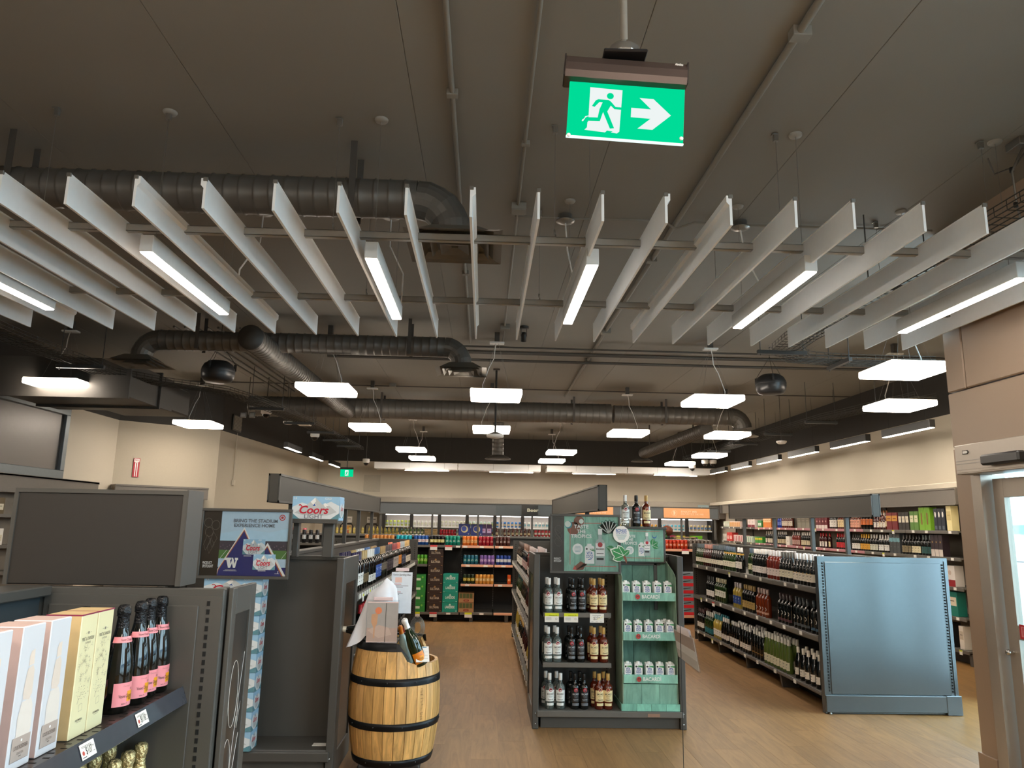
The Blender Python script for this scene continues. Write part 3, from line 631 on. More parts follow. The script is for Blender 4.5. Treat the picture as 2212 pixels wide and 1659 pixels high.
# far exit sign
t = thing('exit_sign', 'small far green running-man exit sign in the back corner', 'exit sign', (-3.26, 17.5, 2.63))
MB().rect(-.15, 0, .15, .17, 0, 0, .02).build('panel', GREEN, t)
MB().poly([(-.04, .02), (.04, .02), (.04, .15), (-.04, .15)], -.002, 0).circ(.005, .125, .014, -.003, 1, 10).poly([(-.03, .1), (.03, .11), (.01, .07), (.03, .02), (.015, .02), (-.005, .06), (-.02, .04), (-.035, .04), (-.01, .09)], -.003, 1).build('pictogram', [GLW, GREEN], t)
MB().box(-.155, -.01, .17, .155, .03, .22, 0).build('housing', BLACK, t); MB().tube([(0, .01, .22), (0, .01, H-2.63)], .01, 6).build('pole', BLACK, t)
MB().box(-3.3, YB-.015, 2.4, -2.85, YB, 2.85, 0).build('access_hatch', M('#b0a898', .6)).update_tag()
o = bpy.data.objects['access_hatch']; tag(o, 'flush square access hatch on the back wall behind exit sign', 'hatch')

# ================================================================== shelving
FX = DARK; HD = M('#403c35', .5, var=.03); LIP = M('#6d6a64', .35, metal=.2, var=.03); DECK = M('#59564f', .4, var=.04)
def P(mb, name, mat, root, org=None):
    l = org or root.location; mb.xf(Matrix.Translation((-l[0], -l[1], -l[2]))); o = mb.build(name, mat, root)
    if name.endswith('_pattern'): stuff(o)
    return o
tagm = MB().box(-.003, -.028, -.017, .003, .028, .017, 0, 0).mesh('price_tag', [PAPER])
tagy = MB().box(-.003, -.026, -.04, .003, .026, .012, 0, 0).box(-.004, -.026, .0, .004, .026, .014, 1, 0).mesh('price_tag', [PAPER, YEL])
tagr = MB().box(-.003, -.05, -.04, .003, .05, .012, 0, 0).box(-.004, -.05, .0, .004, .05, .014, 1, 0).mesh('price_tag', [PAPER, M('#d23a3a', .5)])
def slots(mb, x, y, z0, z1, ax='x', w=.009, pitch=.03, hgt=.016):
    z = z0
    while z < z1:
        if ax == 'x': mb.box(x-w/2, y-.0012, z, x+w/2, y+.004, z+hgt, 0, 0)
        else: mb.box(x-.0012, y-w/2, z, x+.0012, y+w/2, z+hgt, 0, 0)
        z += pitch
def side_shelves(t, xf_, xs, y0, y1, zs, nb_, sgn, tags, lipmat=None):
    """shelves of one side of an aisle unit: xf_ front plane, xs spine face, sgn -1 faces -x"""
    L = (y1-y0)/nb_
    for zi, z in enumerate(zs):
        for b in range(nb_):
            a, c = y0+b*L+.003, y0+(b+1)*L-.003
            m = MB(); m.box(xs, a, z-.02, xf_-sgn*.004, c, z, 0); lo = .05 if zi else .03
            m.box(xf_-sgn*.012, a, z-lo, xf_, c, z+.006, 1, .003)
            m.box(xf_+sgn*.003, a, z-lo+.006, xf_, c, z-.004, 2, .001)
            if zi:
                for yy in (a+.01, c-.016): m.add([(xs, yy, z-.02), (xs, yy, z-.12), (xf_-sgn*.1, yy, z-.02), (xs, yy+.006, z-.02), (xs, yy+.006, z-.12), (xf_-sgn*.1, yy+.006, z-.02)], [(0, 1, 2), (3, 5, 4), (0, 3, 4, 1), (1, 4, 5, 2), (2, 5, 3, 0)], 0)
            sh = P(m, 'shelf', [DECK, FX, lipmat or LIP], t)
            for ty, kind in tags:
                kz = int(kind[0])
                if kz == zi and a <= ty < c:
                    me = {'w': tagm, 'y': tagy, 'r': tagr}[kind[1]]
                    o = bpy.data.objects.new('price_tag', me); COL.objects.link(o); o.parent = sh
                    o.location = (xf_+sgn*.005-t.location[0], ty-t.location[1], z-.018 if kind[1] == 'w' else z-.03)
def island(label, x0, x1, y0, y1, ys, zs, nbay, tagsL=(), tagsR=(), header=None, posts=(), nameflag=True):
    cx = (x0+x1)/2; Ht = 1.374
    t = thing('gondola_shelving', label, 'shelving', (cx, y0, 0))
    P(MB().box(cx-.03, ys, .0, cx+.03, y1-.03, Ht-.03, 0), 'spine_panel', DARK2, t)
    P(MB().box(cx-.045, ys, Ht-.03, cx+.045, y1-.03, Ht, 0, .004), 'top_rail', FX, t)
    m = MB().box(x0+.01, y1-.03, .02, x1-.01, y1, Ht, 0, .004); slots(m, x0+.05, y1-.0305, .2, 1.32, 'x')
    m2 = MB(); slots(m2, x0+.05, y1-.031, .2, 1.32); slots(m2, x1-.05, y1-.031, .2, 1.32)
    e = P(MB().box(x0+.01, y1-.03, .02, x1-.01, y1, Ht, 0, .004).box(x0+.09, y1-.036, .16, x1-.09, y1-.03, Ht-.05, 0), 'end_panel', FX, t); P(m2, 'slot_pattern', SLOT, e, t.location)
    side_shelves(t, x0, cx-.03, ys, y1-.032, zs, nbay, -1, tagsL)
    side_shelves(t, x1, cx+.03, ys, y1-.032, zs, nbay, 1, tagsR)
    L = (y1-ys)/nbay
    P(MB().box(x0+.22, ys, 0, x0+.24, y1-.03, .14, 0).box(x1-.24, ys, 0, x1-.22, y1-.03, .14, 0), 'kickboard', BLACK, t)
    for b in range(nbay+1):
        y = min(max(ys+b*L, ys+.03), y1-.06)
        for s, xx in ((1, x0), (-1, x1)):
            m = MB(); m.add([(xx+s*.03, y-.02, .14), (xx+s*.05, y-.02, 0), (xx+s*.3, y-.02, 0), (xx+s*.3, y-.02, .14), (xx+s*.03, y+.02, .14), (xx+s*.05, y+.02, 0), (xx+s*.3, y+.02, 0), (xx+s*.3, y+.02, .14)],
                            [(0, 1, 2, 3), (7, 6, 5, 4), (0, 4, 5, 1), (1, 5, 6, 2), (2, 6, 7, 3), (3, 7, 4, 0)]); P(m, 'foot', FX, t)
    if header:
        h0, h1, zb, zt = header
        h = P(MB().box(cx-.035, h0, zb, cx+.035, h1, zt, 0, .004), 'header_board', HD, t)
        m = MB()
        for s in (-1, 1):
            X_ = cx+s*.035; e = X_+s*.008
            m.box(X_, h0, zt-.015, e, h1, zt, 0); m.box(X_, h0, zb, e, h1, zb+.015, 0); m.box(X_, h0, zb, e, h0+.015, zt, 0); m.box(X_, h1-.015, zb, e, h1, zt, 0)
        P(m, 'header_frame', FX, h, t.location)
        for py in posts: P(MB().box(cx-.02, py-.02, Ht-.01, cx+.02, py+.02, zb, 0, .003), 'post', FX, t)
    return t

# --- long wine gondola on the door side
R_T = [(7.35, '2w'), (7.62, '2w'), (7.95, '2w'), (8.3, '2w'), (8.75, '2w'), (9.35, '2y'), (9.9, '2w'), (10.3, '2w'), (10.75, '2w'), (7.3, '1w'), (7.7, '1w'), (8.05, '1w'), (8.45, '1w'), (8.85, '1w'), (9.25, '1w'), (9.75, '1w'), (10.05, '1r'), (10.35, '1w'), (10.6, '1y'),
       (7.5, '0w'), (8.0, '0w'), (8.5, '0w'), (8.9, '0w'), (9.3, '0w'), (9.8, '0w'), (10.15, '0y'), (10.5, '0w'), (10.8, '0w')]
t = island('long two-sided wine gondola whose pale blue-lit end panel faces the entrance', 3.1, 4.33, 6.9, 11.04, 6.93, (.165, .65, 1.08), 4, R_T, (), (6.9, 11.03, 1.745, 1.96), (7.5, 8.3, 9.4, 10.5))
m = MB().box(3.1, 6.87, .0, 4.33, 6.93, 1.374, 0, .004)
e = P(m, 'end_panel', M('#666d70', .26, metal=.7, var=.02), t)
GP = M('#666d70', .26, metal=.7, var=.02)
P(MB().box(3.1, 6.862, 1.345, 4.33, 6.87, 1.374, 0).box(3.1, 6.862, .16, 3.13, 6.87, 1.345, 0).box(4.3, 6.862, .16, 4.33, 6.87, 1.345, 0), 'panel_frame', GP, e, t.location)
P(MB().box(3.165, 6.862, .165, 4.265, 6.872, 1.325, 0, .004), 'infill_panel', GP, e, t.location)
P(MB().box(3.1, 6.84, .02, 4.3, 6.87, .16, 0, .003).box(4.2, 6.836, .0, 4.34, 6.87, .165, 0, .003), 'kick_plate', GP, e, t.location)
m = MB(); slots(m, 3.147, 6.861, .19, 1.32, pitch=.0265, hgt=.015); slots(m, 4.283, 6.861, .19, 1.32, pitch=.0265, hgt=.015); P(m, 'slot_pattern', SLOT, e, t.location)
for xx in (3.14, 4.27): P(MB().lathe([(0, 0), (.015, 0), (.015, .006), (.005, .02)], 10, 0, xx, 6.86), 'leveling_foot', STEEL, t)

# --- middle gondola with rum endcap
def endcap_wings(t, x0, x1, yf, yb, depth_side, mat=FX, deco=True):
    for s, xx in ((1, x0), (-1, x1)):
        w = P(MB().box(xx, yf, .0, xx+s*.05, yf+.03, 1.374, 0, .004).box(xx, yf+.03, .0, xx+s*.02, yf+.12, 1.374, 0).box(xx, yb+.2, .0, xx+s*.02, yb+.27, 1.374, 0).box(xx, yf+.12, 1.2, xx+s*.02, yb+.2, 1.374, 0).box(xx, yf+.12, 0, xx+s*.02, yb+.2, .14, 0), 'wing_panel', mat, t)
        P(MB().box(xx+s*.008, yf+.12, .14, xx+s*.014, yb+.2, 1.2, 0, 0), 'wing_infill', M('#38322c', .25, metal=.3), w, t.location)
        m = MB(); slots(m, xx+s*.065, yb-.002, .18, 1.34); P(m, 'slot_pattern', SLOT, w, t.location)
        for z in (.04, .12): P(MB().lathe([(0, -.004), (.005, -.003), (.006, 0)], 8).xf(Matrix.Translation((xx+s*.025, yf, z)) @ Matrix.Rotation(PI/2, 4, 'X') @ Matrix.Rotation(PI, 4, 'X')), 'screw', CHROME, w, t.location)
MX0, MX1, MY = .43, 1.69, 6.3
ML = [(7.1+i*.17, '2w') for i in range(22)]+[(7.1+i*.21, '1w') for i in range(18)]+[(7.1+i*.25, '0w') for i in range(15)]
t = island('middle two-sided wine gondola behind the rum endcap', MX0, MX1, MY, 11.0, 6.95, (.2, .69, 1.09), 4, ML, (), (6.6, 11.1, 1.75, 1.98), (7.6, 8.8, 10.0, 10.9))
MYB = 6.72
P(MB().box(MX0+.02, MYB, 0, MX1-.02, MYB+.03, 1.374, 0).box(MX0+.02, MYB-.012, 1.345, MX1-.02, MYB, 1.374, 0).box(.50, MYB-.006, .16, 1.10, MYB, 1.33, 0).box(1.12, MYB-.006, .16, 1.63, MYB, 1.33, 0), 'back_panel', FX, t)
endcap_wings(t, MX0, MX1, MY, MYB, 0)
m = MB(); slots(m, 1.105, MYB-.009, .18, 1.32); P(m, 'slot_pattern', SLOT, t)
P(MB().box(.465, 6.3, .115, 1.665, MYB, .14, 0, .01).box(.465, 6.292, .09, 1.665, 6.31, .138, 0, .006), 'base_deck', LIP, t)
P(MB().box(.5, 6.34, 0, 1.64, 6.36, .1, 0), 'kick_plate', FX, t)
for z in (.9, .505):
    s = P(MB().box(.515, 6.32, z-.02, 1.075, MYB, z, 0).box(.512, 6.308, z-.035, 1.078, 6.325, z+.004, 1, .003).box(.52, 6.34, z-.05, .53, MYB, z-.02, 0).box(1.06, 6.34, z-.05, 1.07, MYB, z-.02, 0), 'shelf', [DECK, LIP], t)
    if z == .9:
        for x0, top in ((.525, 1), (.685, 1), (.9, 0)):
            m = MB().box(x0, 6.298, .828, x0+.117, 6.301, .9, 0, 0)
            if top:
                m.rect(x0, .876, x0+.117, .9, 6.297, 1); m.text('limited time offer', x0+.07, .882, .009, 6.296, 2, w=.07)
                for k in range(3): m.rect(x0+.01, .862-k*.008, x0+.055, .864-k*.008, 6.297, 3)
                m.circ(x0+.095, .855, .008, 6.2975, 3, 12); m.circ(x0+.095, .855, .006, 6.297, 0, 12)
            else:
                m.text('$27', x0+.05, .862, .026, 6.2975, 3, w=.04, bold=.005); m.text('99', x0+.078, .868, .01, 6.2975, 3, w=.012)
                m.rect(x0+.02, .886, x0+.09, .888, 6.297, 3); m.poly([(x0+.06, .856), (x0+.062, .852), (x0+.112, .876), (x0+.11, .88)], 6.2965, 4)
                for k in range(3): m.rect(x0+.012+k*.036, .835, x0+.03+k*.036, .837, 6.297, 3)
            P(m, 'price_card', [PAPER, YEL, M('#6d7410', .6), M('#77726c', .6), M('#f1e6a0', .5)], s, t.location)
for i, c in enumerate(((1.42, 6.305, .127),)): P(MB().box(c[0]-.05, 6.289, .1, c[0]+.05, 6.292, .125, 0), 'worn_label', M('#9b7a66', .5), t)

# --- gondola beside the barrel
BX0_, BX1_, BYP = -2.15, -.93, 5.42
BT = [(5.8+i*.115, '2w') for i in range(40)]+[(5.95, '2y'), (6.3, '2y')]+[(5.8+i*.2, '1w') for i in range(24)]
t = island('two-sided wine gondola behind the oak barrel with an empty grey end', BX0_, BX1_, 5.1, 10.85, 5.7, (.165, .65, 1.08), 4, (), BT, (5.46, 10.8, 1.745, 1.955), (6.0, 7.3, 8.34, 9.23, 10.3))
P(MB().box(BX0_+.02, BYP, 0, BX1_-.02, BYP+.03, 1.374, 0).box(BX0_+.02, BYP-.012, 1.345, BX1_-.02, BYP, 1.372, 0).box(BX0_+.08, BYP-.006, .17, BX1_-.06, BYP, 1.33, 0), 'back_panel', FX, t)
endcap_wings(t, BX0_, BX1_, 5.1, BYP, 0)
P(MB().box(BX0_+.03, 5.1, .145, BX1_-.025, BYP, .17, 0, .012).box(BX0_+.03, 5.075, .105, BX1_-.025, 5.1, .165, 0, .006), 'base_deck', FX, t)
P(MB().box(BX0_+.05, 5.13, 0, BX1_-.06, 5.15, .105, 0).box(BX0_+.05, 5.09, .1, BX1_-.1, 5.13, .104, 1), 'kick_plate', [FX, LIP], t)
P(MB().box(-1.09, 5.2, .17, -.99, 5.26, .172, 0, 0).xf(Matrix.Identity(4)), 'paper_slip', PAPER, t)

# --- near gondola with champagne
AX, AY, ASP = -1.06, 2.85, -1.62
t = thing('gondola_shelving', 'nearest champagne gondola with slotted grey end panel and white line art', 'shelving', (-1.35, 2.9, 0))
P(MB().box(ASP-.03, -1.5, 0, ASP, AY, 1.34, 0), 'spine_panel', M('#3c4347', .5), t)
P(MB().box(ASP-.1, -1.5, 1.34, ASP+.05, AY-.02, 1.376, 0, .004), 'top_rail', FX, t)
e = P(MB().box(-1.76, AY, 0, -.955, AY+.035, 1.37, 0, .004).box(-1.6, AY-.008, 0, -.957, AY, 1.345, 0).box(-1.58, AY-.014, .1, -1.04, AY-.008, 1.31, 0, .004), 'end_panel', FX, t)
m = MB(); slots(m, -1.006, AY-.0092, .1, 1.325, w=.011, pitch=.0295, hgt=.017); P(m, 'slot_pattern', SLOT, e, t.location)
P(MB().box(-1.0, AY+.035, 0, -.975, AY+.12, 1.368, 0), 'inner_post', DARK2, t)
for z in (1.02, .53, .16):
    for a, c in ((-.3, .9), (.9, 1.87), (1.87, AY-.015)):
        m = MB().box(ASP, a+.002, z-.02, AX-.012, c-.002, z, 0).box(AX-.03, a+.002, z-.05, AX-.008, c-.002, z+.002, 0, .003)
        m.add([(AX-.01, a+.002, z+.01), (AX+.012, a+.002, z-.045), (AX+.014, a+.002, z-.043), (AX-.007, a+.002, z+.012), (AX-.01, c-.002, z+.01), (AX+.012, c-.002, z-.045), (AX+.014, c-.002, z-.043), (AX-.007, c-.002, z+.012)],
              [(0, 1, 2, 3), (7, 6, 5, 4), (0, 4, 5, 1), (1, 5, 6, 2), (2, 6, 7, 3), (3, 7, 4, 0)], 1)
        sh = P(m, 'shelf', [M('#4d4643', .3, metal=.4, var=.04), M('#44474f', .12, metal=.2)], t)
        if z == 1.02:
            m = MB(); y = a+.06
            while y < c-.05:
                for r in range(8): m.box(-1.12-r*.05+(.012 if int(y/.04) % 2 else 0), y, z+.0003, -1.102-r*.05+(.012 if int(y/.04) % 2 else 0), y+.006, z+.0008, 0, 0)
                y += .04
            P(m, 'perforation_pattern', SLOT, sh, t.location)
            for ty, pr in ((2.17, '$107'), (2.49, '$118')):
                if a < ty < c:
                    m = MB().box(-.036, 0, -.02, .036, .001, .02, 0, 0).text(pr, .004, -.002, .02, -.0006, 1, w=.032, bold=.004).text('99', .026, .004, .006, -.0006, 1, w=.007).circ(-.025, -.004, .006, -.0006, 2, 10)
                    m.rect(-.03, .012, .02, .0135, -.0006, 3).rect(-.03, .009, .02, .0105, -.0006, 3).rect(-.032, -.016, -.014, -.014, -.0006, 1).rect(.022, -.01, .032, -.008, -.0006, 3)
                    m.xf(Matrix.Translation((AX+.006, ty, z-.012)) @ rotz(PI/2) @ Matrix.Rotation(-.38, 4, 'X')); P(m, 'price_tag', [PAPER, INK, M('#b5483c', .5), M('#8a8580', .6)], sh, t.location)
P(MB().box(ASP, -.3, 0, AX-.1, AY, .13, 0), 'kickboard', BLACK, t)
# decorated wing at its far end
WX = -.93
w = P(MB().box(WX-.02, 2.88, 0, WX, 2.925, 1.37, 0, .003).box(WX-.02, 3.1, 0, WX, 3.16, 1.37, 0, .003).box(WX-.02, 2.925, 1.27, WX, 3.1, 1.37, 0).box(WX-.02, 2.925, 0, WX, 3.1, .12, 0).box(-1.74, 3.14, 0, WX-.02, 3.16, .9, 0), 'wing_panel', FX, t)
P(MB().box(WX-.014, 2.925, .12, WX-.01, 3.1, 1.27, 0, 0), 'wing_infill', M('#3a3633', .3, metal=.2), w, t.location)
m = MB()
def art(pts, closed=True):
    m.tube([(WX-.008, 2.925+a*.175, .12+b*1.15) for a, b in pts], .0012, 4, closed=closed)
def ell(cx, cz, rx, rz_): art([(cx+rx*math.cos(k*PI/12), cz+rz_*math.sin(k*PI/12)) for k in range(24)])
ell(.42, .74, .28, .105); ell(.26, .5, .26, .105)
art([(.02, .78), (.12, .72), (.1, .66), (0, .62)], False); art([(.02, .39), (.16, .33), (.14, .25), (.0, .19)], False)
art([(.98, .86), (.78, .72), (.8, .62), (.95, .7)], False); art([(.72, .66), (.55, .52), (.58, .42), (.95, .6)], False)
for dx, dz in ((.38, .32), (.12, .12), (.55, .18)):
    art([(dx, dz+.12), (dx-.12, dz), (dx-.02, dz-.14), (dx+.2, dz+.02), (dx+.22, dz+.14), (dx+.04, dz-.02)])
P(m, 'line_art', M('#d8d4cc', .4), w, t.location)
# header box above the champagne gondola
t = thing('header_box', 'large blank charcoal header box standing on the champagne gondola', 'header', (-1.45, 2.93, 1.37))
P(MB().box(-1.763, 2.855, 1.376, -1.126, 3.01, 1.726, 0, .004), 'body', M('#2e2b28', .5, var=.03), t)
P(MB().box(-1.763, 2.849, 1.712, -1.124, 2.856, 1.727, 0).box(-1.139, 2.849, 1.376, -1.124, 2.856, 1.712, 0).box(-1.765, 2.849, 1.376, -1.75, 2.856, 1.712, 0), 'front_frame', FX, t)
P(MB().box(-1.127, 2.85, 1.376, -1.12, 3.0, 1.73, 0), 'side_cap', FX, t)

# --- beer fixture across the back of the aisles
t = thing('beer_shelving', 'long beer shelving fixture closing off the aisles below the far header', 'shelving', (0, 12.65, 0))
GX0, GX1 = -4.3, 3.95; nb2 = 14; BL_ = (GX1-GX0)/nb2
P(MB().box(GX0, 13.2, 0, GX1, 13.26, 1.374, 0), 'spine_panel', M('#23211f', .6), t)
P(MB().box(GX0, 13.16, 1.36, GX1, 13.62, 1.395, 0, .003), 'top_shelf', LIP, t)
P(MB().box(GX0, 12.95, .0, GX1, 12.97, .12, 0), 'kickboard', BLACK, t)
OR = M('#e3a98a', .4, var=.02)
def bshelf(x0, x1, z, rail, tags=()):
    s = P(MB().box(x0, 12.665, z-.02, x1, 13.2, z, 0).box(x0, 12.65, z-.035, x1, 12.665, z+.004, 1, .002), 'shelf', [DECK, rail], t)
    for tx, k in tags:
        m = MB()
        if k == 'w': m.box(tx-.035, 12.645, z-.032, tx+.035, 12.65, z-.004, 0, 0)
        else: m.box(tx-.06, 12.64, z-.075, tx+.06, 12.644, z+.005, 0, 0).rect(tx-.06, z-.025, tx+.06, z+.005, 12.6385, 1); 
        P(m, 'price_tag', [PAPER, YEL if k == 'y' else M('#cf4a48', .5)], s, t.location)
bshelf(GX0, -.38, 1.235, LIP, ((-1.13, 'w'), (-.83, 'r'), (-.58, 'r'), (-.42, 'w')))
bshelf(-.36, .18, 1.235, OR, ((-.3, 'w'), (-.02, 'w'))); bshelf(.2, 1.3, 1.235, OR, ((.3, 'w'),)); bshelf(1.3, GX1, 1.235, OR, ((3.44, 'r'), (2.9, 'w')))
bshelf(GX0, -.93, .92, LIP); bshelf(-.36, .18, .925, OR, ((-.25, 'w'), (.05, 'w'))); bshelf(.2, 1.3, .925, OR, ((.35, 'w'),))
bshelf(-.36, .18, .61, OR, ((-.25, 'w'),)); bshelf(.2, 1.3, .61, OR, ((.3, 'w'),))
bshelf(GX0, -.38, .15, LIP, ((-1.08, 'y'), (-.8, 'r'), (-.55, 'w'))); bshelf(-.36, .18, .15, LIP, ((-.22, 'y'), (.0, 'w'))); bshelf(.2, 2.9, .15, OR); bshelf(2.9, GX1, .15, OR)
for i in range(nb2+1):
    x = GX0+i*BL_
    m = MB(); m.box(x-.03, 12.68, 0, x+.03, 12.94, .13, 0); P(m, 'foot', FX, t)
m = MB()
for x in (-.37, .19, -.94): slots(m, x, 13.198, .2, 1.2, w=.012)
P(m, 'slot_pattern', M('#8a8680', .5), t)
h = P(MB().box(-1.83, 13.05, 1.745, 4.17, 13.09, 1.955, 0, .004), 'header_board', M('#54585a', .4), t)
P(MB().box(-1.83, 13.04, 1.94, 4.17, 13.05, 1.957, 0).box(-1.83, 13.04, 1.743, 4.17, 13.05, 1.76, 0).box(4.155, 13.04, 1.76, 4.17, 13.05, 1.94, 0), 'header_frame', FX, h, t.location)
for x in (-1.8, -.9, -.1, .3, .85, 1.5, 2.2, 2.9, 3.5, 4.1): P(MB().box(x-.017, 13.055, 1.39, x+.017, 13.085, 1.745, 0), 'post', FX, t)
for x0, x1 in ((3.18, 4.0), (1.42, 2.28)):
    c = (x0+x1)/2; m = MB().rect(x0, 1.765, x1, 1.935, 13.036, 0, .004).text('ENJOY MB', c+.04, 1.875, .036, 13.034, 1, w=.28, bold=.015).text('PROFITEZ DE MB', c+.1, 1.83, .03, 13.034, 1, w=.4)
    m.circ(c-.22, 1.85, .05, 13.0345, 1, 20); m.circ(c-.22, 1.85, .046, 13.034, 0, 20); m.poly([(c-.24, 1.885), (c-.215, 1.885), (c-.2, 1.86), (c-.21, 1.82), (c-.235, 1.815)], 13.0335, 1)
    P(m, 'orange_sign', [ORANGE, M('#f0cfae', .5)], h, t.location)
s = MB().rect(.66, 1.765, .95, 1.94, 13.034, 0, .003).text('Beer', .86, 1.85, .06, 13.032, 1, w=.2, bold=.02); P(s, 'category_sign', [M('#35322f', .25), M('#f2e7c8', .4)], h, t.location)
P(MB().box(.21, 13.028, 1.755, 1.18, 13.031, 1.945, 0, 0), 'acrylic_cover', ACRYL, h, t.location)

# --- wall fixture along the door side wall
t = thing('wall_shelving', 'tall wall shelving of spirits with charcoal header and pink price rails', 'shelving', (6.2, 9, 0))
Y0, Y1 = 9.2, 18.6
P(MB().box(6.38, Y0, 0, 6.42, Y1, 2.16, 0), 'back_panel', M('#8b8274', .6), t)
hb = P(MB().box(5.99, Y0, 1.955, 6.04, Y1, 2.165, 0, .004).box(5.98, Y0, 2.15, 5.99, Y1, 2.168, 0).box(5.98, Y0, 1.95, 5.99, Y1, 1.965, 0), 'header_board', M('#6e6860', .5, var=.03), t)
P(MB().box(5.975, 18.45, 1.955, 5.985, 18.62, 2.165, 0), 'end_trim', [DARK2, DARK2], hb, t.location)
PR = M('#b98088', .45, var=.03)
for zi, z in enumerate((.172, .56, .925, 1.29, 1.625)):
    for b in range(8):
        a = Y0+b*(Y1-Y0)/8; c = a+(Y1-Y0)/8-.006
        rail = PR if (zi >= 3 and 11 < a < 16.2) else LIP
        s = P(MB().box(5.995, a, z-.02, 6.38, c, z, 0).box(5.98, a, z-.04, 5.995, c, z+.003, 1, .002), 'shelf', [DECK, rail], t)
        for k in range(3 if zi > 2 else 2):
            o = bpy.data.objects.new('price_tag', tagy if (b*3+k+zi) % 7 == 0 else tagm); COL.objects.link(o); o.parent = s; o.location = (5.976-6.2, a+.15+k*.36+.05*((b*7+k*3) % 4)-9, z-.018)
P(MB().box(6.1, Y0, 0, 6.12, Y1, .14, 0), 'kickboard', BLACK, t)
for b in range(9):
    y = Y0+b*(Y1-Y0)/8; P(MB().box(6.0, y-.03, 0, 6.36, y+.03, .13, 0), 'foot', FX, t); P(MB().box(6.36, y-.02, .13, 6.385, y+.02, 2.15, 0), 'upright', FX, t)
t = thing('category_sign', 'small grey sign with white lettering at the spirit wall corner', 'sign', (5.6, 18.75, 1.96))
MB().rect(-.14, 0, .14, .2, 0, 0, .02).text('Store', .0, .12, .05, -.003, 1, w=.12, bold=.03).rect(-.03, .045, .03, .055, -.003, 1).build('board', [M('#7d8f92', .4), CREAM], t)
MB().box(.14, .005, .02, .45, .015, .18, 0).build('bracket', DARK2, t)

# --- fixture along the office window wall
t = thing('wall_shelving', 'wall shelving under the interior office window with charcoal header', 'shelving', (-6, 8, 0))
P(MB().box(-6.18, 4, 0, -6.14, 11.6, 2.1, 0), 'back_panel', M('#7b7266', .6), t)
P(MB().box(-5.99, 4, 1.9, -5.94, 11.6, 2.11, 0, .004).box(-5.94, 4, 2.095, -5.93, 11.6, 2.125, 0).box(-5.94, 4, 1.895, -5.93, 11.6, 1.91, 0).box(-6.18, 4, 2.1, -5.93, 11.6, 2.13, 0), 'header_board', M('#6e6860', .5), t)
for z in (.172, .56, .925, 1.25, 1.625):
    for b in range(6): P(MB().box(-6.14, 4+b*1.26, z-.02, -5.92, 4+b*1.26+1.25, z, 0).box(-5.92, 4+b*1.26, z-.04, -5.905, 4+b*1.26+1.25, z+.003, 1), 'shelf', [DECK, LIP], t)
t = thing('header_board', 'slanting charcoal header along the fire sign alcove wall', 'header', (-5.3, 12.4, 1.95))
m = MB().box(0, 0, 1.93, 1.5, .05, 2.12, 0, .004).box(0, -.01, 2.11, 1.5, .3, 2.14, 0).box(0, .02, 0, 1.45, .06, 1.93, 1); m.xf(Matrix.Translation((-6.0+5.3, 12.24-12.4, -1.95)) @ rotz(math.atan2(.98, 1.15))); m.build('board', [M('#6e6860', .5), M('#6d675e', .6)], t)

# interior office window
wn = bpy.data.objects.new('window_1', None); COL.objects.link(wn); struct(wn); WF = M('#6d7478', .35, metal=.4)
MB().box(XL-.02, 3, 3.06, XL+.09, 10.92, 3.17, 0, .006).box(XL-.02, 3, 2.14, XL+.09, 10.92, 2.26, 0, .006).box(XL-.02, 10.82, 2.26, XL+.09, 10.92, 3.06, 0, .004).box(XL-.02, 6.9, 2.26, XL+.09, 6.97, 3.06, 0).build('window_frame', WF, wn)
MB().box(XL+.0, 3, 2.26, XL+.012, 10.82, 3.06, 0, 0).build('roller_blind', M('#8b8177', .7), wn)
MB().box(XL+.04, 3, 2.26, XL+.045, 10.82, 3.06, 0, 0).build('pane', thinglass((.86, .85, .84), rough=.35), wn)

# --- coolers along the back wall
t = thing('beverage_cooler', 'long row of lit glass-door coolers along the back wall', 'cooler', (0, 19.6, 0))
CX0, CX1, ND = -2.62, 6.12, 12; DW = (CX1-CX0)/ND
P(MB().box(CX0, 20.2, 0, CX1, 20.28, 2.08, 0), 'back_panel', M('#d8cdc6', .6), t)
P(MB().box(CX0-.06, 19.6, 0, CX0, 20.28, 2.08, 0).box(CX1, 19.6, 0, CX1+.06, 20.28, 2.08, 0).box(CX0, 19.6, 0, CX1, 19.7, .3, 0), 'cabinet_body', M('#2b2927', .5), t)
P(MB().box(CX0-.4, 19.55, 1.82, CX1+.3, 19.62, 2.09, 0, .004).box(CX0, 19.62, 2.05, CX1, 20.2, 2.08, 0), 'fascia', M('#6e6860', .5), t)
P(MB().box(CX0, 19.72, 1.78, CX1, 19.78, 1.81, 0), 'light_bar', lampmat((1, .93, .88), 9), t)
for i in range(ND):
    a = CX0+i*DW
    d = P(MB().box(a, 19.58, .3, a+.045, 19.64, 1.82, 0, .003).box(a+DW-.045, 19.58, .3, a+DW, 19.64, 1.82, 0, .003).box(a+.045, 19.58, .3, a+DW-.045, 19.64, .36, 0), 'door', M('#171615', .4), t)
    P(MB().box(a+.045, 19.6, .36, a+DW-.045, 19.605, 1.8, 0, 0), 'door_glass', ACRYL, d, t.location)
    P(MB().tube([(a+.07, 19.57, .9), (a+.07, 19.53, .92), (a+.07, 19.53, 1.28), (a+.07, 19.57, 1.3)], .008, 6), 'handle', STEEL, d, t.location)
for z in (.5, .85, 1.2, 1.5):
    for i in range(4): P(MB().box(CX0+i*(CX1-CX0)/4+.01, 19.72, z-.015, CX0+(i+1)*(CX1-CX0)/4-.01, 20.18, z, 0).box(CX0+i*(CX1-CX0)/4+.01, 19.7, z-.03, CX0+(i+1)*(CX1-CX0)/4-.01, 19.72, z+.004, 0), 'shelf', WHITE, t)
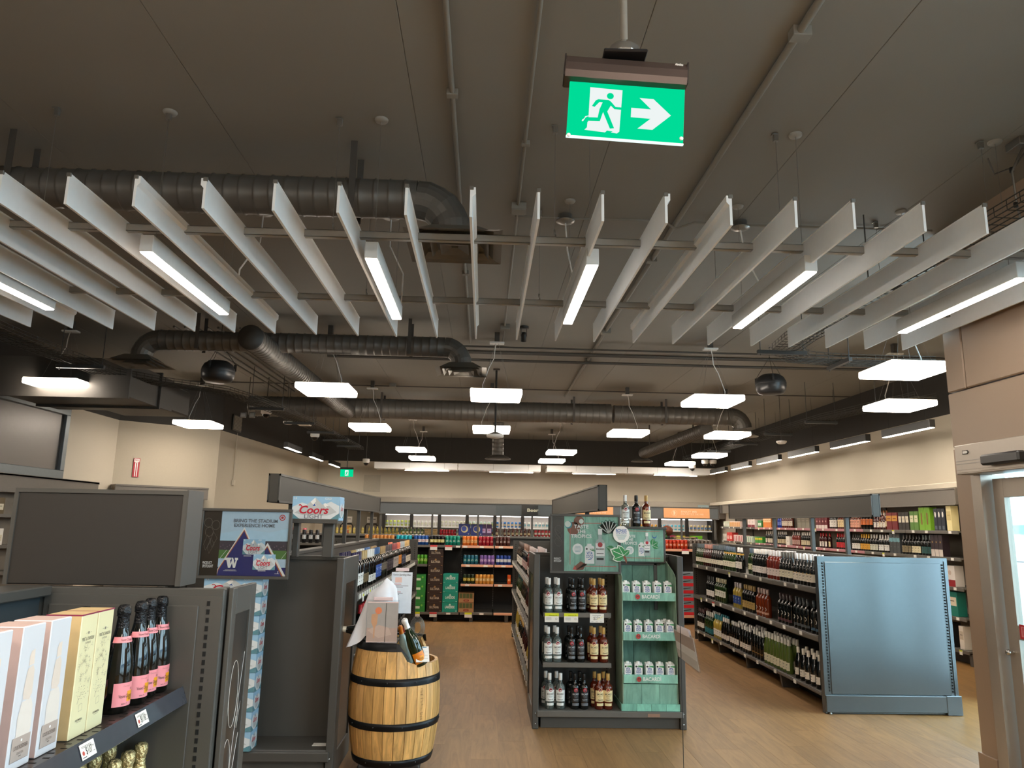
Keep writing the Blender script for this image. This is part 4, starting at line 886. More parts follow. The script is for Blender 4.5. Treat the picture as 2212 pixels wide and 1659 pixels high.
# staff door with black hoop handles
d2 = bpy.data.objects.new('door_2', None); COL.objects.link(d2); struct(d2); d2.location = (-3.35, YB, 0)
MB().box(-.62, -.06, 0, -.01, 0, 2.05, 0, .004).box(.01, -.06, 0, .62, 0, 2.05, 0, .004).build('door_leaf', M('#8a8577', .5), d2)
MB().box(-.7, -.08, 0, -.63, 0, 2.12, 0).box(.63, -.08, 0, .7, 0, 2.12, 0).box(-.7, -.08, 2.06, .7, 0, 2.12, 0).build('door_frame', M('#6b665d', .5), d2)
for s in (-.33, .33):
    MB().tube([(s-.16, -.1, 1.0), (s-.16, -.1, 1.48), (s-.12, -.1, 1.53), (s+.12, -.1, 1.53), (s+.16, -.1, 1.48), (s+.16, -.1, 1.0)], .015, 8).build('hoop_handle', BLACK, d2)
    MB().rect(s-.13, 1.56, s+.13, 1.72, -.064, 0, .003).text('Employees', s, 1.66, .04, -.066, 1, w=.2, bold=.02).text('Only', s, 1.6, .03, -.066, 1, w=.06).build('door_sign', [PAPER, INK], d2)
m = MB().rect(-.14, 0, .14, .32, 0, 0, .003).rect(-.12, .2, .12, .3, -.002, 1).rect(-.12, .1, .0, .18, -.002, 2).rect(.02, .02, .12, .18, -.002, 3); m.xf(Matrix.Translation((-3.68, YB-.07, 1.18)))
tag(m.build('wall_poster', [CREAM, M('#e6a54b', .5), M('#6aa56b', .5), M('#c9543b', .5)]), 'small colourful poster on the staff door', 'poster')
# fire sign, conduit drop on the alcove wall, vent grilles
ang = math.atan2(.98, 1.15)
m = MB().rect(-.05, -.2, .05, .12, 0, 0, .004).rect(-.04, .055, .04, .11, -.002, 1).text('FIRE', 0, .083, .03, -.003, 0, w=.06, bold=.02).rect(-.022, -.19, .022, .05, -.002, 1).rect(-.008, -.19, .008, .04, -.003, 0)
m.xf(Matrix.Translation((-5.93, 12.73, 2.48)) @ rotz(math.atan2(1.05, 1.2))); tag(m.build('fire_sign', [RED, WHITE]), 'small red and white fire extinguisher sign on the pale alcove wall', 'sign')
t = thing('wall_conduit', 'thin surface conduit with a small box on the alcove side wall', 'conduit', (-4.86, 14.4, 2.34), .05)
MB().tube([(.015, 0, 0), (.015, 0, .92)], .008, 6).tube([(.015, .04, .03), (.015, .04, .92)], .006, 6).build('pipe', BEIGE, t); MB().box(0, -.05, -.1, .04, .07, .0, 0, .003).build('box_cover', BEIGE, t)
for i, (x, y, zz, r, d) in enumerate(((-4.83, 14.3, 3.28, PI/2, 'grey louvred wall grille above the conduit'), (-6.17, 11.3, 3.3, PI/2, 'grey louvred wall grille by the boxy duct'))):
    t = thing('wall_grille', d, 'grille', (x, y, zz), r)
    MB().box(-.24, -.01, 0, .24, 0, .3, 0).build('frame', DUCT, t)
    for k in range(10): MB().add([(-.22, -.012, .025+k*.026), (.22, -.012, .025+k*.026), (.22, -.022, .04+k*.026), (-.22, -.022, .04+k*.026)], [(0, 1, 2, 3)]).build('slat', M('#8a857a', .5), t)

# ================================================================== goods
G_DARK = M('#0b0d0b', .07, coat=.4, var=0); G_GREEN = M('#1f3a14', .06, coat=.5, var=.03); G_LIME = M('#56692c', .06, coat=.5, var=.03)
G_YEL = M('#b9a24a', .06, coat=.5, var=.03); G_ROSE = M('#7a2a1e', .07, coat=.5, var=.03); G_RED = M('#3c0a0e', .07, coat=.5, var=.03); G_ORG = M('#7d3112', .06, coat=.5, var=.03)
G_AMB = M('#5c1f0c', .06, coat=.6, var=.03); G_CLR = M('#e2f2ec', .02, trans=.9, var=.06, scale=70); G_TEAL = M('#0f5a63', .1, coat=.4, var=.02)
def col(h, r=.45): return M(h, r, var=.02)
PROF = {
 'bordeaux': [(0, 0), (.035, 0), (.0375, .004), (.0375, .188), (.035, .202), (.027, .216), (.0175, .23), (.015, .245), (.0145, .298), (0, .3)],
 'burgundy': [(0, 0), (.038, 0), (.041, .004), (.041, .14), (.039, .16), (.031, .195), (.021, .225), (.0155, .25), (.0145, .296), (0, .298)],
 'flute': [(0, 0), (.035, 0), (.0375, .004), (.0375, .15), (.033, .2), (.022, .26), (.0145, .3), (.0142, .33), (0, .332)],
 'rum': [(0, 0), (.034, 0), (.0375, .004), (.0385, .05), (.0385, .165), (.036, .178), (.028, .19), (.0165, .2), (.0145, .212), (.0145, .262), (0, .263)],
 'champ': [(0, 0), (.038, 0), (.044, .006), (.044, .13), (.042, .155), (.034, .2), (.024, .235), (.0185, .262), (.0165, .3), (.0165, .32), (0, .325)],
 'spirit': [(0, 0), (.036, 0), (.039, .004), (.039, .155), (.034, .172), (.018, .185), (.0145, .2), (.0145, .23), (0, .231)],
}
_C = {}
def bottle_parts(shape, cap, caplen, lab, z0, z1, n=14, extra=None, text=None):
    key = (shape, cap, caplen, lab, z0, z1, n, extra, text)
    if key in _C: return _C[key]
    pr = PROF[shape]; H_ = pr[-1][1]
    body = MB().lathe(pr, n)
    cm = MB(); zc = H_-caplen
    def rad(z):
        for (a, b), (c, d) in zip(pr, pr[1:]):
            if b <= z <= d: return a+(c-a)*(z-b)/max(d-b, 1e-6)
        return pr[-2][0]
    q = [(rad(zc)+.0008, zc)]+[(a+.0008, b) for a, b in pr[1:-1] if b > zc]+[(.0, H_+.001)]
    q.insert(1, (q[0][0], zc+.001)); q[-2] = (q[-2][0], H_); cm.lathe(q, n)
    lm = MB(); R = rad((z0+z1)/2)+.0007
    if lab == 'wide': lm.lathe([(R, z0), (R, z1)], 10, 0, a0=-PI/2-1.45, a1=-PI/2+1.45)
    elif lab == 'arc':
        n_ = 12; c = (z0+z1)/2; r1, r2_ = .019, .0165; v = []
        for i in range(n_+1):
            a = -PI*.62+i*PI*1.24/n_; v += [(r1*math.cos(a), c+r1*math.sin(a)), (r2_*math.cos(a)-.003, c+r2_*math.sin(a))]
        lm.add([(R*math.sin(x/R), -R*math.cos(x/R), z) for x, z in v], [[2*i, 2*i+1, 2*i+3, 2*i+2] for i in range(n_)])
        lm.lathe([(R, .03), (R, .055)], 8, 1, a0=-PI/2-1.2, a1=-PI/2+1.2)
    elif lab == 'script': [lm.lathe([(R, z0+.006+.004*(k % 2)), (R, z0+.012+.004*(k % 3))], 2, 0, a0=-PI/2-.9+k*.2, a1=-PI/2-.77+k*.2) for k in range(9)]
    else: lm.lathe([(R, z0), (R, z1)], 10, 0, a0=-PI/2-1.15, a1=-PI/2+1.15)
    if lab in ('std', 'wide'):
        hh = z1-z0
        for f, w_ in ((.72, .5), (.6, .38), (.3, .3)):
            lm.lathe([(R+.0006, z0+hh*f), (R+.0006, z0+hh*(f+.05))], 5, 1, a0=-PI/2-w_, a1=-PI/2+w_)
    if extra == 'medal': lm.add([(R*math.sin(x/R), -R*math.cos(x/R)-.0008, z) for x, z in [(.009*math.cos(k*PI/5), z1+.009*math.sin(k*PI/5)) for k in range(10)]], [list(range(10))], 2)
    if extra == 'neck': rr = rad(H_-.075)+.002; lm.lathe([(rad(H_-.09)+.002, H_-.09), (rr, H_-.07)], 8, 2)
    if extra == 'band': lm.lathe([(R+.0004, z0), (R+.0004, z0+(z1-z0)*.25)], 10, 2, a0=-PI/2-1.15, a1=-PI/2+1.15)
    if extra == 'shape': lm.add([(R*math.sin(x/R), -R*math.cos(x/R)-.0007, z) for x, z in [(.013*math.cos(k*PI/6), (z0+z1)/2+.024*math.sin(k*PI/6)) for k in range(12)]], [list(range(12))], 2)
    _C[key] = (body, cm, lm); return _C[key]
_ME = {}
def spec(shape='bordeaux', glass=G_DARK, cap='#eeeae2', caplen=.06, lab='std', z0=.05, z1=.13, lcol='#efe9dc', ink='#3a352f', extra=None, ecol='#b98d2e', solid=False, sc=1):
    return (shape, glass, cap, caplen, lab, z0, z1, lcol, ink, extra, ecol, solid, sc)
def meshes(sp):
    if sp in _ME: return _ME[sp]
    shape, glass, cap, caplen, lab, z0, z1, lcol, ink, extra, ecol, solid, sc = sp
    b, c, l = bottle_parts(shape, cap, caplen, lab, z0, z1, 10 if solid else 14, extra)
    lm_ = [col(lcol), col(ink), col(ecol, .35)]
    if solid:
        m = MB(); m.add(b.v, b.f, 0, True); m.add(c.v, c.f, 1, True)
        k = len(m.v); m.v += l.v; m.f += [[i+k for i in q] for q in l.f]; m.m += [2+x for x in l.m]; m.s += l.s
        m.v = [(x*sc, y*sc, z*sc) for x, y, z in m.v]
        _ME[sp] = (m.mesh('bottle', [glass, col(cap, .35)]+lm_, True),)
    else: _ME[sp] = (b.mesh('body', [glass]), c.mesh('cap', [col(cap, .35)]), l.mesh('label', lm_, False))
    return _ME[sp]
def put(sp, name, label, cat, loc, rz, group):
    ms = meshes(sp)
    o = obj(name, ms[0], None, loc, rz); tag(o, label, cat, group)
    for me, nm in zip(ms[1:], ('cap', 'label')): obj(nm, me, o)
    return o
def rowof(sp, name, desc, place, cat, n, start, step, rz, frm='far', back=0, bstep=(0, 0), miss=()):
    grp = f'{desc}, {place}'
    for r in range(back+1):
        for i in range(n):
            if (r, i) in miss: continue
            ds = desc.replace('bottles', 'bottle', 1)
            L = f'{ORD[i]} from {frm} end, {ds}, {place}' if not r else f'{ORD[i]} {["", "back-row", "rearmost"][r]} from {frm} end, {ds}, {place}'
            put(sp, name, L, cat, (start[0]+step[0]*i+bstep[0]*r+random.uniform(-.003, .003), start[1]+step[1]*i+bstep[1]*r+random.uniform(-.003, .003), start[2]), rz+random.uniform(-.12, .12), grp)
# ---- long wine gondola, faces the aisle (-x)
RZ = -PI/2; XW_ = 3.17
def rg(sp, desc, place, n, ya, yb, z, back=0, dx=0, miss=()):
    st = (yb-ya)/n
    rowof(sp, 'wine_bottle', desc, place, 'bottle', n, (XW_+dx, ya+st/2, z), (0, st), RZ, 'far', back, (.09, 0.0), miss)
TP, MD, BT_ = 'long gondola top shelf', 'long gondola middle shelf', 'long gondola bottom shelf'
rg(spec('burgundy', G_GREEN, '#55646c', .055, 'wide', .05, .11, '#e6dfc9'), 'green bottles with slate caps, cream labels', TP, 4, 10.96, 10.62, 1.08, 1)
rg(spec('burgundy', G_RED, '#b98478', .055, 'wide', .05, .11, '#e6dfc9'), 'red wine with dusty pink caps', TP, 4, 10.6, 10.26, 1.08, 1)
rg(spec('burgundy', G_DARK, '#46545c', .055, 'wide', .05, .11, '#e6dfc9'), 'dark bottles with slate caps, cream labels', TP, 5, 10.24, 9.78, 1.08, 1)
rg(spec('burgundy', G_GREEN, '#46586a', .055, 'wide', .05, .12, '#e6dfc9', extra='neck'), 'green bottles with amber neck tags', TP, 5, 9.73, 9.3, 1.08)
rg(spec('burgundy', G_DARK, '#e9e4de', .055, 'std', .05, .13, '#eee6df', extra='neck'), 'pair with white caps and neck medal', TP, 2, 9.24, 9.03, 1.08)
rg(spec('bordeaux', G_GREEN, '#4d6070', .055, 'std', .05, .12, '#e8e4c0', extra='shape', ecol='#a2a53a'), 'green bottles with yellow-green sun label', TP, 3, 8.98, 8.7, 1.08, 0, .06)
rg(spec('bordeaux', G_DARK, '#ece6df', .05, 'wide', .045, .115, '#efe8e2'), 'dark bottles, white caps, white labels', TP, 5, 8.67, 8.28, 1.08, 1)
rg(spec('bordeaux', G_ROSE, '#ded9d6', .055, 'wide', .04, .115, '#efdfd8'), 'rosy bottles with translucent white caps', TP, 4, 8.22, 7.9, 1.08, 2)
rg(spec('burgundy', G_DARK, '#5b5750', .055, 'wide', .045, .12, '#e9e2ca'), 'dark bottles, grey caps, cream labels', TP, 4, 7.87, 7.56, 1.08, 1)
rg(spec('burgundy', G_DARK, '#dad8d6', .055, 'wide', .04, .115, '#e9e0cf', extra='medal'), 'dark bottles with white caps, gold medals', TP, 6, 7.53, 7.06, 1.08, 1)
rg(spec('bordeaux', G_DARK, '#1c1a18', .06, 'std', .04, .115, '#eee9e2'), 'black-capped bottles with white labels', MD, 4, 10.52, 10.18, .65)
rg(spec('bordeaux', G_GREEN, '#d8cfae', .055, 'std', .07, .15, '#e8e6da', extra='shape', ecol='#7e9a6a'), 'green bottles with cream caps', MD, 5, 10.12, 9.7, .65)
rg(spec('bordeaux', G_YEL, '#c9bfc0', .06, 'std', .05, .145, '#27468c', ink='#c9d4ea'), 'yellow bottles with blue grid labels', MD, 3, 9.4, 9.12, .65)
rg(spec('bordeaux', G_DARK, '#a98b53', .055, 'std', .04, .12, '#b79a5d'), 'dark bottles with gold labels', MD, 5, 9.06, 8.66, .65)
rg(spec('bordeaux', G_ORG, '#c2a59a', .055, 'arc', .075, .1, '#eee8e0', ink='#cf9d86'), 'orange wine with white crescent', MD, 4, 8.6, 8.25, .65)
rg(spec('bordeaux', G_DARK, '#3b2b2b', .06, 'arc', .1, .12, '#eeeae4', ink='#5c3a40'), 'dark bottles with white crescent, plum band', MD, 4, 7.97, 7.63, .65)
rg(spec('bordeaux', G_DARK, '#2e3236', .06, 'arc', .1, .12, '#eeeae4', ink='#4d5358'), 'dark bottles with white crescent, grey band', MD, 4, 7.58, 7.24, .65)
rg(spec('bordeaux', G_DARK, '#26323c', .06, 'arc', .1, .12, '#eeeae4', ink='#3f5c72'), 'pair with crescent, blue band', MD, 2, 7.18, 7.0, .65)
rg(spec('bordeaux', G_DARK, '#3f1512', .055, 'std', .05, .115, '#d9d5cc'), 'dark bottles with dark red caps', BT_, 4, 10.99, 10.68, .165, 1)
rg(spec('bordeaux', G_GREEN, '#d9d5cd', .06, 'wide', .02, .09, '#1c7380', ink='#6fb6bd'), 'green bottles with teal labels', BT_, 4, 10.62, 10.28, .165, 1)
rg(spec('bordeaux', G_YEL, '#2f8b97', .06, 'std', .04, .12, '#efebdf'), 'pale bottles with teal caps', BT_, 4, 10.24, 9.92, .165, 1)
rg(spec('burgundy', G_DARK, '#ece7e0', .05, 'std', .04, .1, '#ebe3d8'), 'dark bottles, white caps, low square labels', BT_, 3, 9.9, 9.62, .165)
rg(spec('burgundy', G_DARK, '#e9e5df', .045, 'std', .045, .11, '#efe7dc'), 'dark bottles, white caps, upright labels', BT_, 4, 9.56, 9.24, .165, 1)
rg(spec('burgundy', G_DARK, '#d9d4ce', .05, 'std', .045, .105, '#eae0d2'), 'dark bottles, pale caps, thin labels', BT_, 4, 9.2, 8.86, .165, 2)
rg(spec('burgundy', G_DARK, '#ddd8d0', .05, 'script', .05, .08, '#b1863d'), 'dark bottles with gold script', BT_, 4, 8.8, 8.46, .165, 1)
rg(spec('flute', G_LIME, '#d9d6ca', .06, 'std', .03, .11, '#e7e3c8'), 'lime green bottles with cream labels', BT_, 8, 8.42, 7.74, .165, 1, 0)
rg(spec('burgundy', G_DARK, '#e5dccb', .055, 'std', .04, .105, '#f0e9dd'), 'dark bottles with ivory caps', BT_, 5, 7.62, 7.03, .165, 1)
# ---- gondola behind the barrel, faces +x
def bgd(sp, desc, place, n, ya, yb, z, back=0, dx=0):
    st = (yb-ya)/n; rowof(sp, 'wine_bottle', desc, place, 'bottle', n, (-.995+dx, ya+st/2, z), (0, st), PI/2, 'near', back, (-.09, 0))
TB, MB2, BB = 'barrel gondola top shelf', 'barrel gondola middle shelf', 'barrel gondola bottom shelf'
bgd(spec('bordeaux', G_DARK, '#272147', .07, 'std', .05, .14, '#eceae4'), 'navy-capped bottles with white labels', TB, 5, 5.74, 6.16, 1.08, 1)
bgd(spec('bordeaux', G_DARK, '#b59a63', .07, 'std', .05, .12, '#6d5a3a'), 'gold-capped bottles with brown labels', TB, 3, 6.2, 6.45, 1.08, 1)
bgd(spec('bordeaux', G_DARK, '#e9e6de', .07, 'std', .03, .09, '#ece8e0'), 'white-capped bottles with low labels', TB, 4, 6.5, 6.84, 1.08, 1)
bgd(spec('bordeaux', G_DARK, '#2e5f96', .055, 'std', .04, .15, '#3a5fae', ink='#dfe6f2'), 'blue-capped bottles with blue labels', TB, 4, 6.88, 7.22, 1.08, 1)
bgd(spec('bordeaux', G_DARK, '#b08f5a', .07, 'std', .08, .15, '#807363'), 'gold-capped bottles with taupe labels', TB, 4, 7.26, 7.6, 1.08, 1)
bgd(spec('bordeaux', G_DARK, '#3a2d33', .07, 'std', .05, .16, '#3d3338', ink='#8d8288'), 'bottles with near-black labels', TB, 6, 7.64, 8.16, 1.08)
bgd(spec('bordeaux', G_DARK, '#8c2026', .07, 'std', .05, .16, '#b3a59d'), 'red-capped bottles with pale taupe labels', TB, 5, 8.2, 8.64, 1.08)
bgd(spec('bordeaux', G_DARK, '#d05b34', .07, 'std', .06, .16, '#dd8a3c'), 'orange-capped bottles with orange labels', TB, 3, 8.68, 8.94, 1.08, 1)
bgd(spec('bordeaux', G_DARK, '#99a0a4', .07, 'std', .04, .15, '#3a4052', ink='#aab'), 'silver-capped bottles with slate labels', TB, 5, 8.98, 9.42, 1.08)
bgd(spec('bordeaux', G_DARK, '#c7a263', .07, 'std', .04, .12, '#d9cdb8'), 'gold-capped bottles with beige labels', TB, 6, 9.5, 10.05, 1.08)
bgd(spec('bordeaux', G_DARK, '#b3262c', .07, 'std', .05, .15, '#1c5f59', ink='#9fc7c2'), 'red-capped bottles with green labels', MB2, 6, 6.2, 6.9, .65)
bgd(spec('bordeaux', G_DARK, '#6d1a22', .07, 'std', .05, .15, '#7a1f2a', ink='#d9b'), 'bottles with wine red labels', MB2, 6, 7.1, 8.0, .65)
bgd(spec('bordeaux', G_DARK, '#1f1d1c', .07, 'std', .06, .16, '#c98a1f'), 'bottles with amber labels', MB2, 8, 8.1, 9.0, .65)
bgd(spec('bordeaux', G_DARK, '#3a3430', .07, 'std', .05, .17, '#dba33a'), 'bottles with tall yellow labels', MB2, 8, 9.1, 10.0, .65)
bgd(spec('bordeaux', G_DARK, '#26221f', .07, 'std', .05, .16, '#a92a2a', ink='#e9c9c0'), 'bottles with bright red labels', BB, 8, 9.0, 9.9, .165)
bgd(spec('bordeaux', G_DARK, '#c9b28a', .07, 'std', .05, .14, '#e4dccb'), 'tan-capped bottles with ivory labels', BB, 8, 8.0, 8.9, .165)
# far side of the same gondola: caps peeking over the rail
# ---- middle gondola, faces -x
def mg(sp, desc, place, n, ya, yb, z, back=0, dx=0):
    st = (yb-ya)/n; rowof(sp, 'wine_bottle', desc, place, 'bottle', n, (.5+dx, ya+st/2, z), (0, st), RZ, 'near', back, (.09, 0))
TM, MM, BM_ = 'middle gondola top shelf', 'middle gondola middle shelf', 'middle gondola bottom shelf'
mg(spec('bordeaux', G_ROSE, '#e9d5d0', .07, 'std', .03, .1, '#f0ece6', extra='neck', ecol='#b5303a'), 'rosy bottles with blush caps', TM, 8, 7.0, 7.9, 1.09, 1)
mg(spec('bordeaux', G_DARK, '#8e6a58', .07, 'std', .05, .13, '#d9b9b4'), 'dark bottles with pink labels', TM, 8, 8.0, 8.9, 1.09)
mg(spec('burgundy', G_DARK, '#3a2a24', .06, 'std', .04, .13, '#efe8dc'), 'dark bottles with brown caps', TM, 9, 9.0, 10.1, 1.09)
mg(spec('burgundy', G_RED, '#a8353a', .06, 'std', .03, .11, '#efe9e0'), 'red wine with red caps', MM, 7, 7.0, 8.1, .69)
mg(spec('burgundy', G_DARK, '#6b4a34', .06, 'std', .03, .12, '#f0ece4'), 'dark bottles, brown caps, white labels', MM, 6, 8.2, 9.1, .69)
mg(spec('burgundy', G_GREEN, '#2f5a60', .06, 'std', .04, .12, '#e9e4da'), 'green bottles with petrol caps', MM, 6, 9.2, 10.2, .69)
mg(spec('burgundy', G_YEL, '#d9d4c6', .06, 'std', .03, .12, '#f0ede6'), 'golden bottles with ivory caps', BM_, 5, 7.0, 7.8, .2)
mg(spec('bordeaux', G_RED, '#3a2b2b', .06, 'std', .03, .12, '#e9e4da'), 'ruby bottles with black caps', BM_, 5, 7.9, 8.7, .2)
mg(spec('bordeaux', G_DARK, '#c9a24f', .06, 'std', .03, .12, '#eeeadf'), 'dark bottles with mustard caps', BM_, 5, 8.8, 9.6, .2)
mg(spec('flute', G_YEL, '#e6e2da', .06, 'std', .03, .12, '#eeeadf'), 'slim golden bottles with white caps', BM_, 4, 9.7, 10.4, .2)

# ---- rum endcap
RUM_W = (G_CLR, '#f1f1ee', '#eef0ec', '#2a2724'); RUM_B = (G_DARK, '#151515', '#191818', '#b9bcc0'); RUM_G = (G_AMB, '#caa35e', '#efdca8', '#2a211a')
_RM = {}
def rum(kind, label, loc, grp, rz=0):
    if kind not in _RM:
        g, cap, lb, ink = {'w': RUM_W, 'b': RUM_B, 'g': RUM_G}[kind]; R = .0392
        pr = PROF['rum']; body = MB().lathe(pr, 24).mesh('body', [g])
        capm_ = MB().lathe([(.0152, .205+.018), (.0158, .224), (.0158, .27), (.0145, .276), (0, .276)], 16).mesh('cap', [col(cap, .3)])
        m = MB(); m.lathe([(R, .062), (R, .148)], 14, 0, a0=-PI/2-1.15, a1=-PI/2+1.15); m.lathe([(R, .03), (R, .05)], 12, 0 if kind != 'b' else 3, a0=-PI/2-.8, a1=-PI/2+.8)
        if kind != 'b': pass
        def bend(pts, y): return [((R+y)*math.sin(x/R), -(R+y)*math.cos(x/R), z) for x, z in pts]
        def cc(x, z, r, k=16): return [(x+r*math.cos(2*PI*i/k), z+r*math.sin(2*PI*i/k)) for i in range(k)]
        m.add(bend(cc(0, .15, .0165), .0003), [list(range(16))], 0 if kind != 'b' else 2); m.add(bend(cc(0, .15, .0135), .0008), [list(range(16))], 2)
        m.add(bend([(-.008, .15), (-.003, .153), (0, .148), (.003, .153), (.008, .15), (.005, .158), (.002, .155), (0, .16), (-.002, .155), (-.005, .158)], .0013), [list(range(10))], 1)
        m.text('BACARDÍ', 0, .119, .014, 0, 1, w=.058, rad=R+.0009, bold=.02)
        for z, w_ in ((.104, .5), (.098, .42), (.09, .3)): m.lathe([(R+.0006, z), (R+.0006, z+.0022)], 6, 3, a0=-PI/2-w_, a1=-PI/2+w_)
        m.text('Superior', 0, .077, .01, 0, 1, w=.05, rad=R+.0009, bold=.03, shear=.4)
        m.lathe([(R+.0005, .062), (R+.0005, .0635)], 8, 3, a0=-PI/2-1.1, a1=-PI/2+1.1)
        labm = m.mesh('label', [col(lb), col(ink), M('#b5303a', .4, var=.02), col({'w': '#9aa09a', 'b': '#6d7075', 'g': '#a58d5a'}[kind])], False)
        _RM[kind] = (body, capm_, labm)
    b, c, l = _RM[kind]
    o = obj('rum_bottle', b, None, loc, rz); tag(o, label, 'bottle', grp); obj('cap', c, o); obj('label', l, o); return o
KW = {'w': 'clear rum bottle with white cap', 'b': 'black rum bottle', 'g': 'amber rum bottle with gold cap'}
SH = [('top shelf', .9), ('middle shelf', .505), ('base deck', .14)]
XS_ = {0: [('w', (.565, .64)), ('b', (.765, .845)), ('g', (.945, 1.02))], 1: [('w', (.56, .635)), ('b', (.755, .83)), ('g', (.945, 1.025))], 2: [('w', (.575, .665)), ('b', (.785, .86)), ('g', (.985, 1.06))]}
for si, (sn, sz) in enumerate(SH):
    for k, xs in XS_[si]:
        for xi, x in enumerate(xs):
            for r in range(2):
                lab = f'{KW[k]}, {"first" if xi == 0 else "second"} of its pair, {"front" if r == 0 else "back"} row, {sn} of endcap'
                rum(k, lab, (x+r*(-.012 if si < 2 else -.025), 6.375+r*.085, sz), f'{KW[k]}s on the endcap {sn}', random.uniform(-.25, .25))
# platform with three display bottles over the second poster
t = thing('display_stand', 'grey frame stand carrying the second tropical poster and three bottles', 'stand', (1.38, 6.6, 1.3))
P(MB().box(1.15, 6.55, 1.595, 1.62, 6.72, 1.615, 0, .003).box(1.15, 6.60, 1.3, 1.62, 6.612, 1.6, 0, .003).box(1.2, 6.64, .9, 1.23, MYB, 1.3, 0).box(1.52, 6.64, .9, 1.55, MYB, 1.3, 0).box(1.18, 6.64, 1.28, 1.58, MYB+.02, 1.32, 0), 'frame', FX, t)
for k, x in (('w', 1.262), ('b', 1.362), ('g', 1.452)): rum(k, {'w': 'clear', 'b': 'black', 'g': 'amber'}[k]+' rum bottle standing on the poster stand above the endcap', (x, 6.6, 1.616), 'display bottles above the endcap')

TEALC = '#86b8a4'
def leafshape(m, x, z, s, a, y, mi, mj):
    P_ = [(0, 0), (.25, .35), (.6, .5), (1, .35), (1.35, 0), (1, -.35), (.6, -.45), (.25, -.3)]
    m.poly([(x+s*(p*math.cos(a)-q*math.sin(a)), z+s*(p*math.sin(a)+q*math.cos(a))) for p, q in P_], y, mi)
    m.line([(x, z), (x+s*1.2*math.cos(a), z+s*1.2*math.sin(a))], s*.06, y-.0008, mj)
def mini_bottle(m, x, z, h, y, i_w, i_red, i_ink, i_clear):
    w = h*.14
    m.poly([(x-w, z), (x+w, z), (x+w, z+h*.6), (x+w*.75, z+h*.68), (x+w*.36, z+h*.72), (x+w*.36, z+h*.84), (x-w*.36, z+h*.84), (x-w*.36, z+h*.72), (x-w*.75, z+h*.68), (x-w, z+h*.6)], y, i_clear)
    m.rect(x-w*.42, z+h*.84, x+w*.42, z+h, y, i_w); m.rect(x-w*.9, z+h*.25, x+w*.9, z+h*.6, y-.0008, i_w); m.circ(x, z+h*.56, w*.5, y-.0016, i_red, 14)
    m.text('BACARDI', x, z+h*.44, h*.05, y-.0016, i_ink, w=w*1.6, bold=.03); m.rect(x-w*.7, z+h*.31, x+w*.7, z+h*.325, y-.0016, i_ink); m.rect(x-w*.7, z+h*.14, x+w*.7, z+h*.2, y-.0008, i_ink)
def mini_carton(m, x, z, h, y, i_w, i_b, i_g, i_d):
    w = h*.24
    m.poly([(x-w, z), (x+w, z), (x+w, z+h*.86), (x+w*.4, z+h*.92), (x+w*.4, z+h), (x-w*.5, z+h), (x-w*.5, z+h*.92), (x-w, z+h*.84)], y, i_w)
    m.text('VITA', x, z+h*.52, h*.15, y-.0008, i_b, w=w*1.3, bold=.03); m.text('COCO', x, z+h*.36, h*.14, y-.0008, i_b, w=w*1.5, bold=.03)
    for a in (.2, .8, 1.5, 2.3, -.3): m.line([(x+w*.5, z+h*.66), (x+w*.5+h*.16*math.cos(a), z+h*.66+h*.12*math.sin(a))], h*.03, y-.0008, i_g)
    m.circ(x-w*.6, z+h*.74, h*.05, y-.0008, i_d, 10); m.line([(x-w*.3, z+h*.2), (x+w*.5, z+h*.26)], h*.04, y-.0008, i_b)
PATINA = M(TEALC, .55, kind='patina'); PATD = M('#6f9c8e', .6, kind='patina')
PM = [PATINA, WHITE, RED, INK, M('#aab8b4', .4), M('#2f62a8', .5), M('#2f8a4c', .5), M('#4d8272', .6), M('#7a4a38', .6), M('#c9564a', .5), M('#d9e4da', .5), M('#3b8d9a', .5)]
# first tropical poster
def frame(t, w, h, mat=FX, b=.018, d=.02):
    MB().box(0, 0, 0, w, d, b, 0, .002).box(0, 0, h-b, w, d, h, 0, .002).box(0, 0, b, b, d, h-b, 0, .002).box(w-b, 0, b, w, d, h-b, 0, .002).build('frame', mat, t)
    MB().rect(b*.5, b*.5, w-b*.5, h-b*.5, d*.7, 0, .004).build('backing', M('#1f1c1b', .3), t)
t = thing('poster', 'framed tropical rum poster hung above the endcap bottles', 'poster', (.565, 6.3, 1.222))
PW, PH = .6, .49; frame(t, PW, PH)
m = MB().rect(.12, .018, .582, .472, .012, 0)
for x in (.21, .3, .42, .5): m.line([(x, .02), (x, .47)], .003, .011, 7)
m.line([(.17, .07), (.17, .38)], .004, .0105, 9); m.line([(.26, .415), (.55, .418)], .004, .0105, 9); m.line([(.2, .06), (.56, .06)], .004, .0105, 9)
m.circ(.245, .43, .045, .0108, 8, 16); m.circ(.2, .37, .055, .0108, 8, 16); m.circ(.155, .4, .032, .0100, 11, 16); m.circ(.15, .405, .026, .0096, 10, 14); m.circ(.265, .43, .02, .0100, 10, 12)
for a in (.9, 1.2, 1.5, 1.8, 2.1, 2.5): leafshape(m, .5, .33, .09, a, .0104, 7, 10)
for a, s in ((.3, .06), (-.4, .055), (2.9, .055)): leafshape(m, .55, .2, s, a, .0104, 6, 10)
m.poly([(.2, .05), (.26, .1), (.31, .07), (.33, .12), (.28, .03), (.22, .025)], .0104, 8); m.poly([(.19, .03), (.21, .06), (.225, .03)], .0098, 9)
for txt, zz, ww in (('TASTE', .385, .125), ('THE', .345, .075), ('TROPICS', .305, .175)): m.text(txt, .265, zz, .03, .0092, 1, w=ww, bold=.03)
m.circ(.235, .2, .045, .0096, 1, 22)
for k in range(5): m.rect(.235-.03+.004*abs(k-2), .22-k*.011, .235+.03-.004*abs(k-2), .223-k*.011, .009, 11)
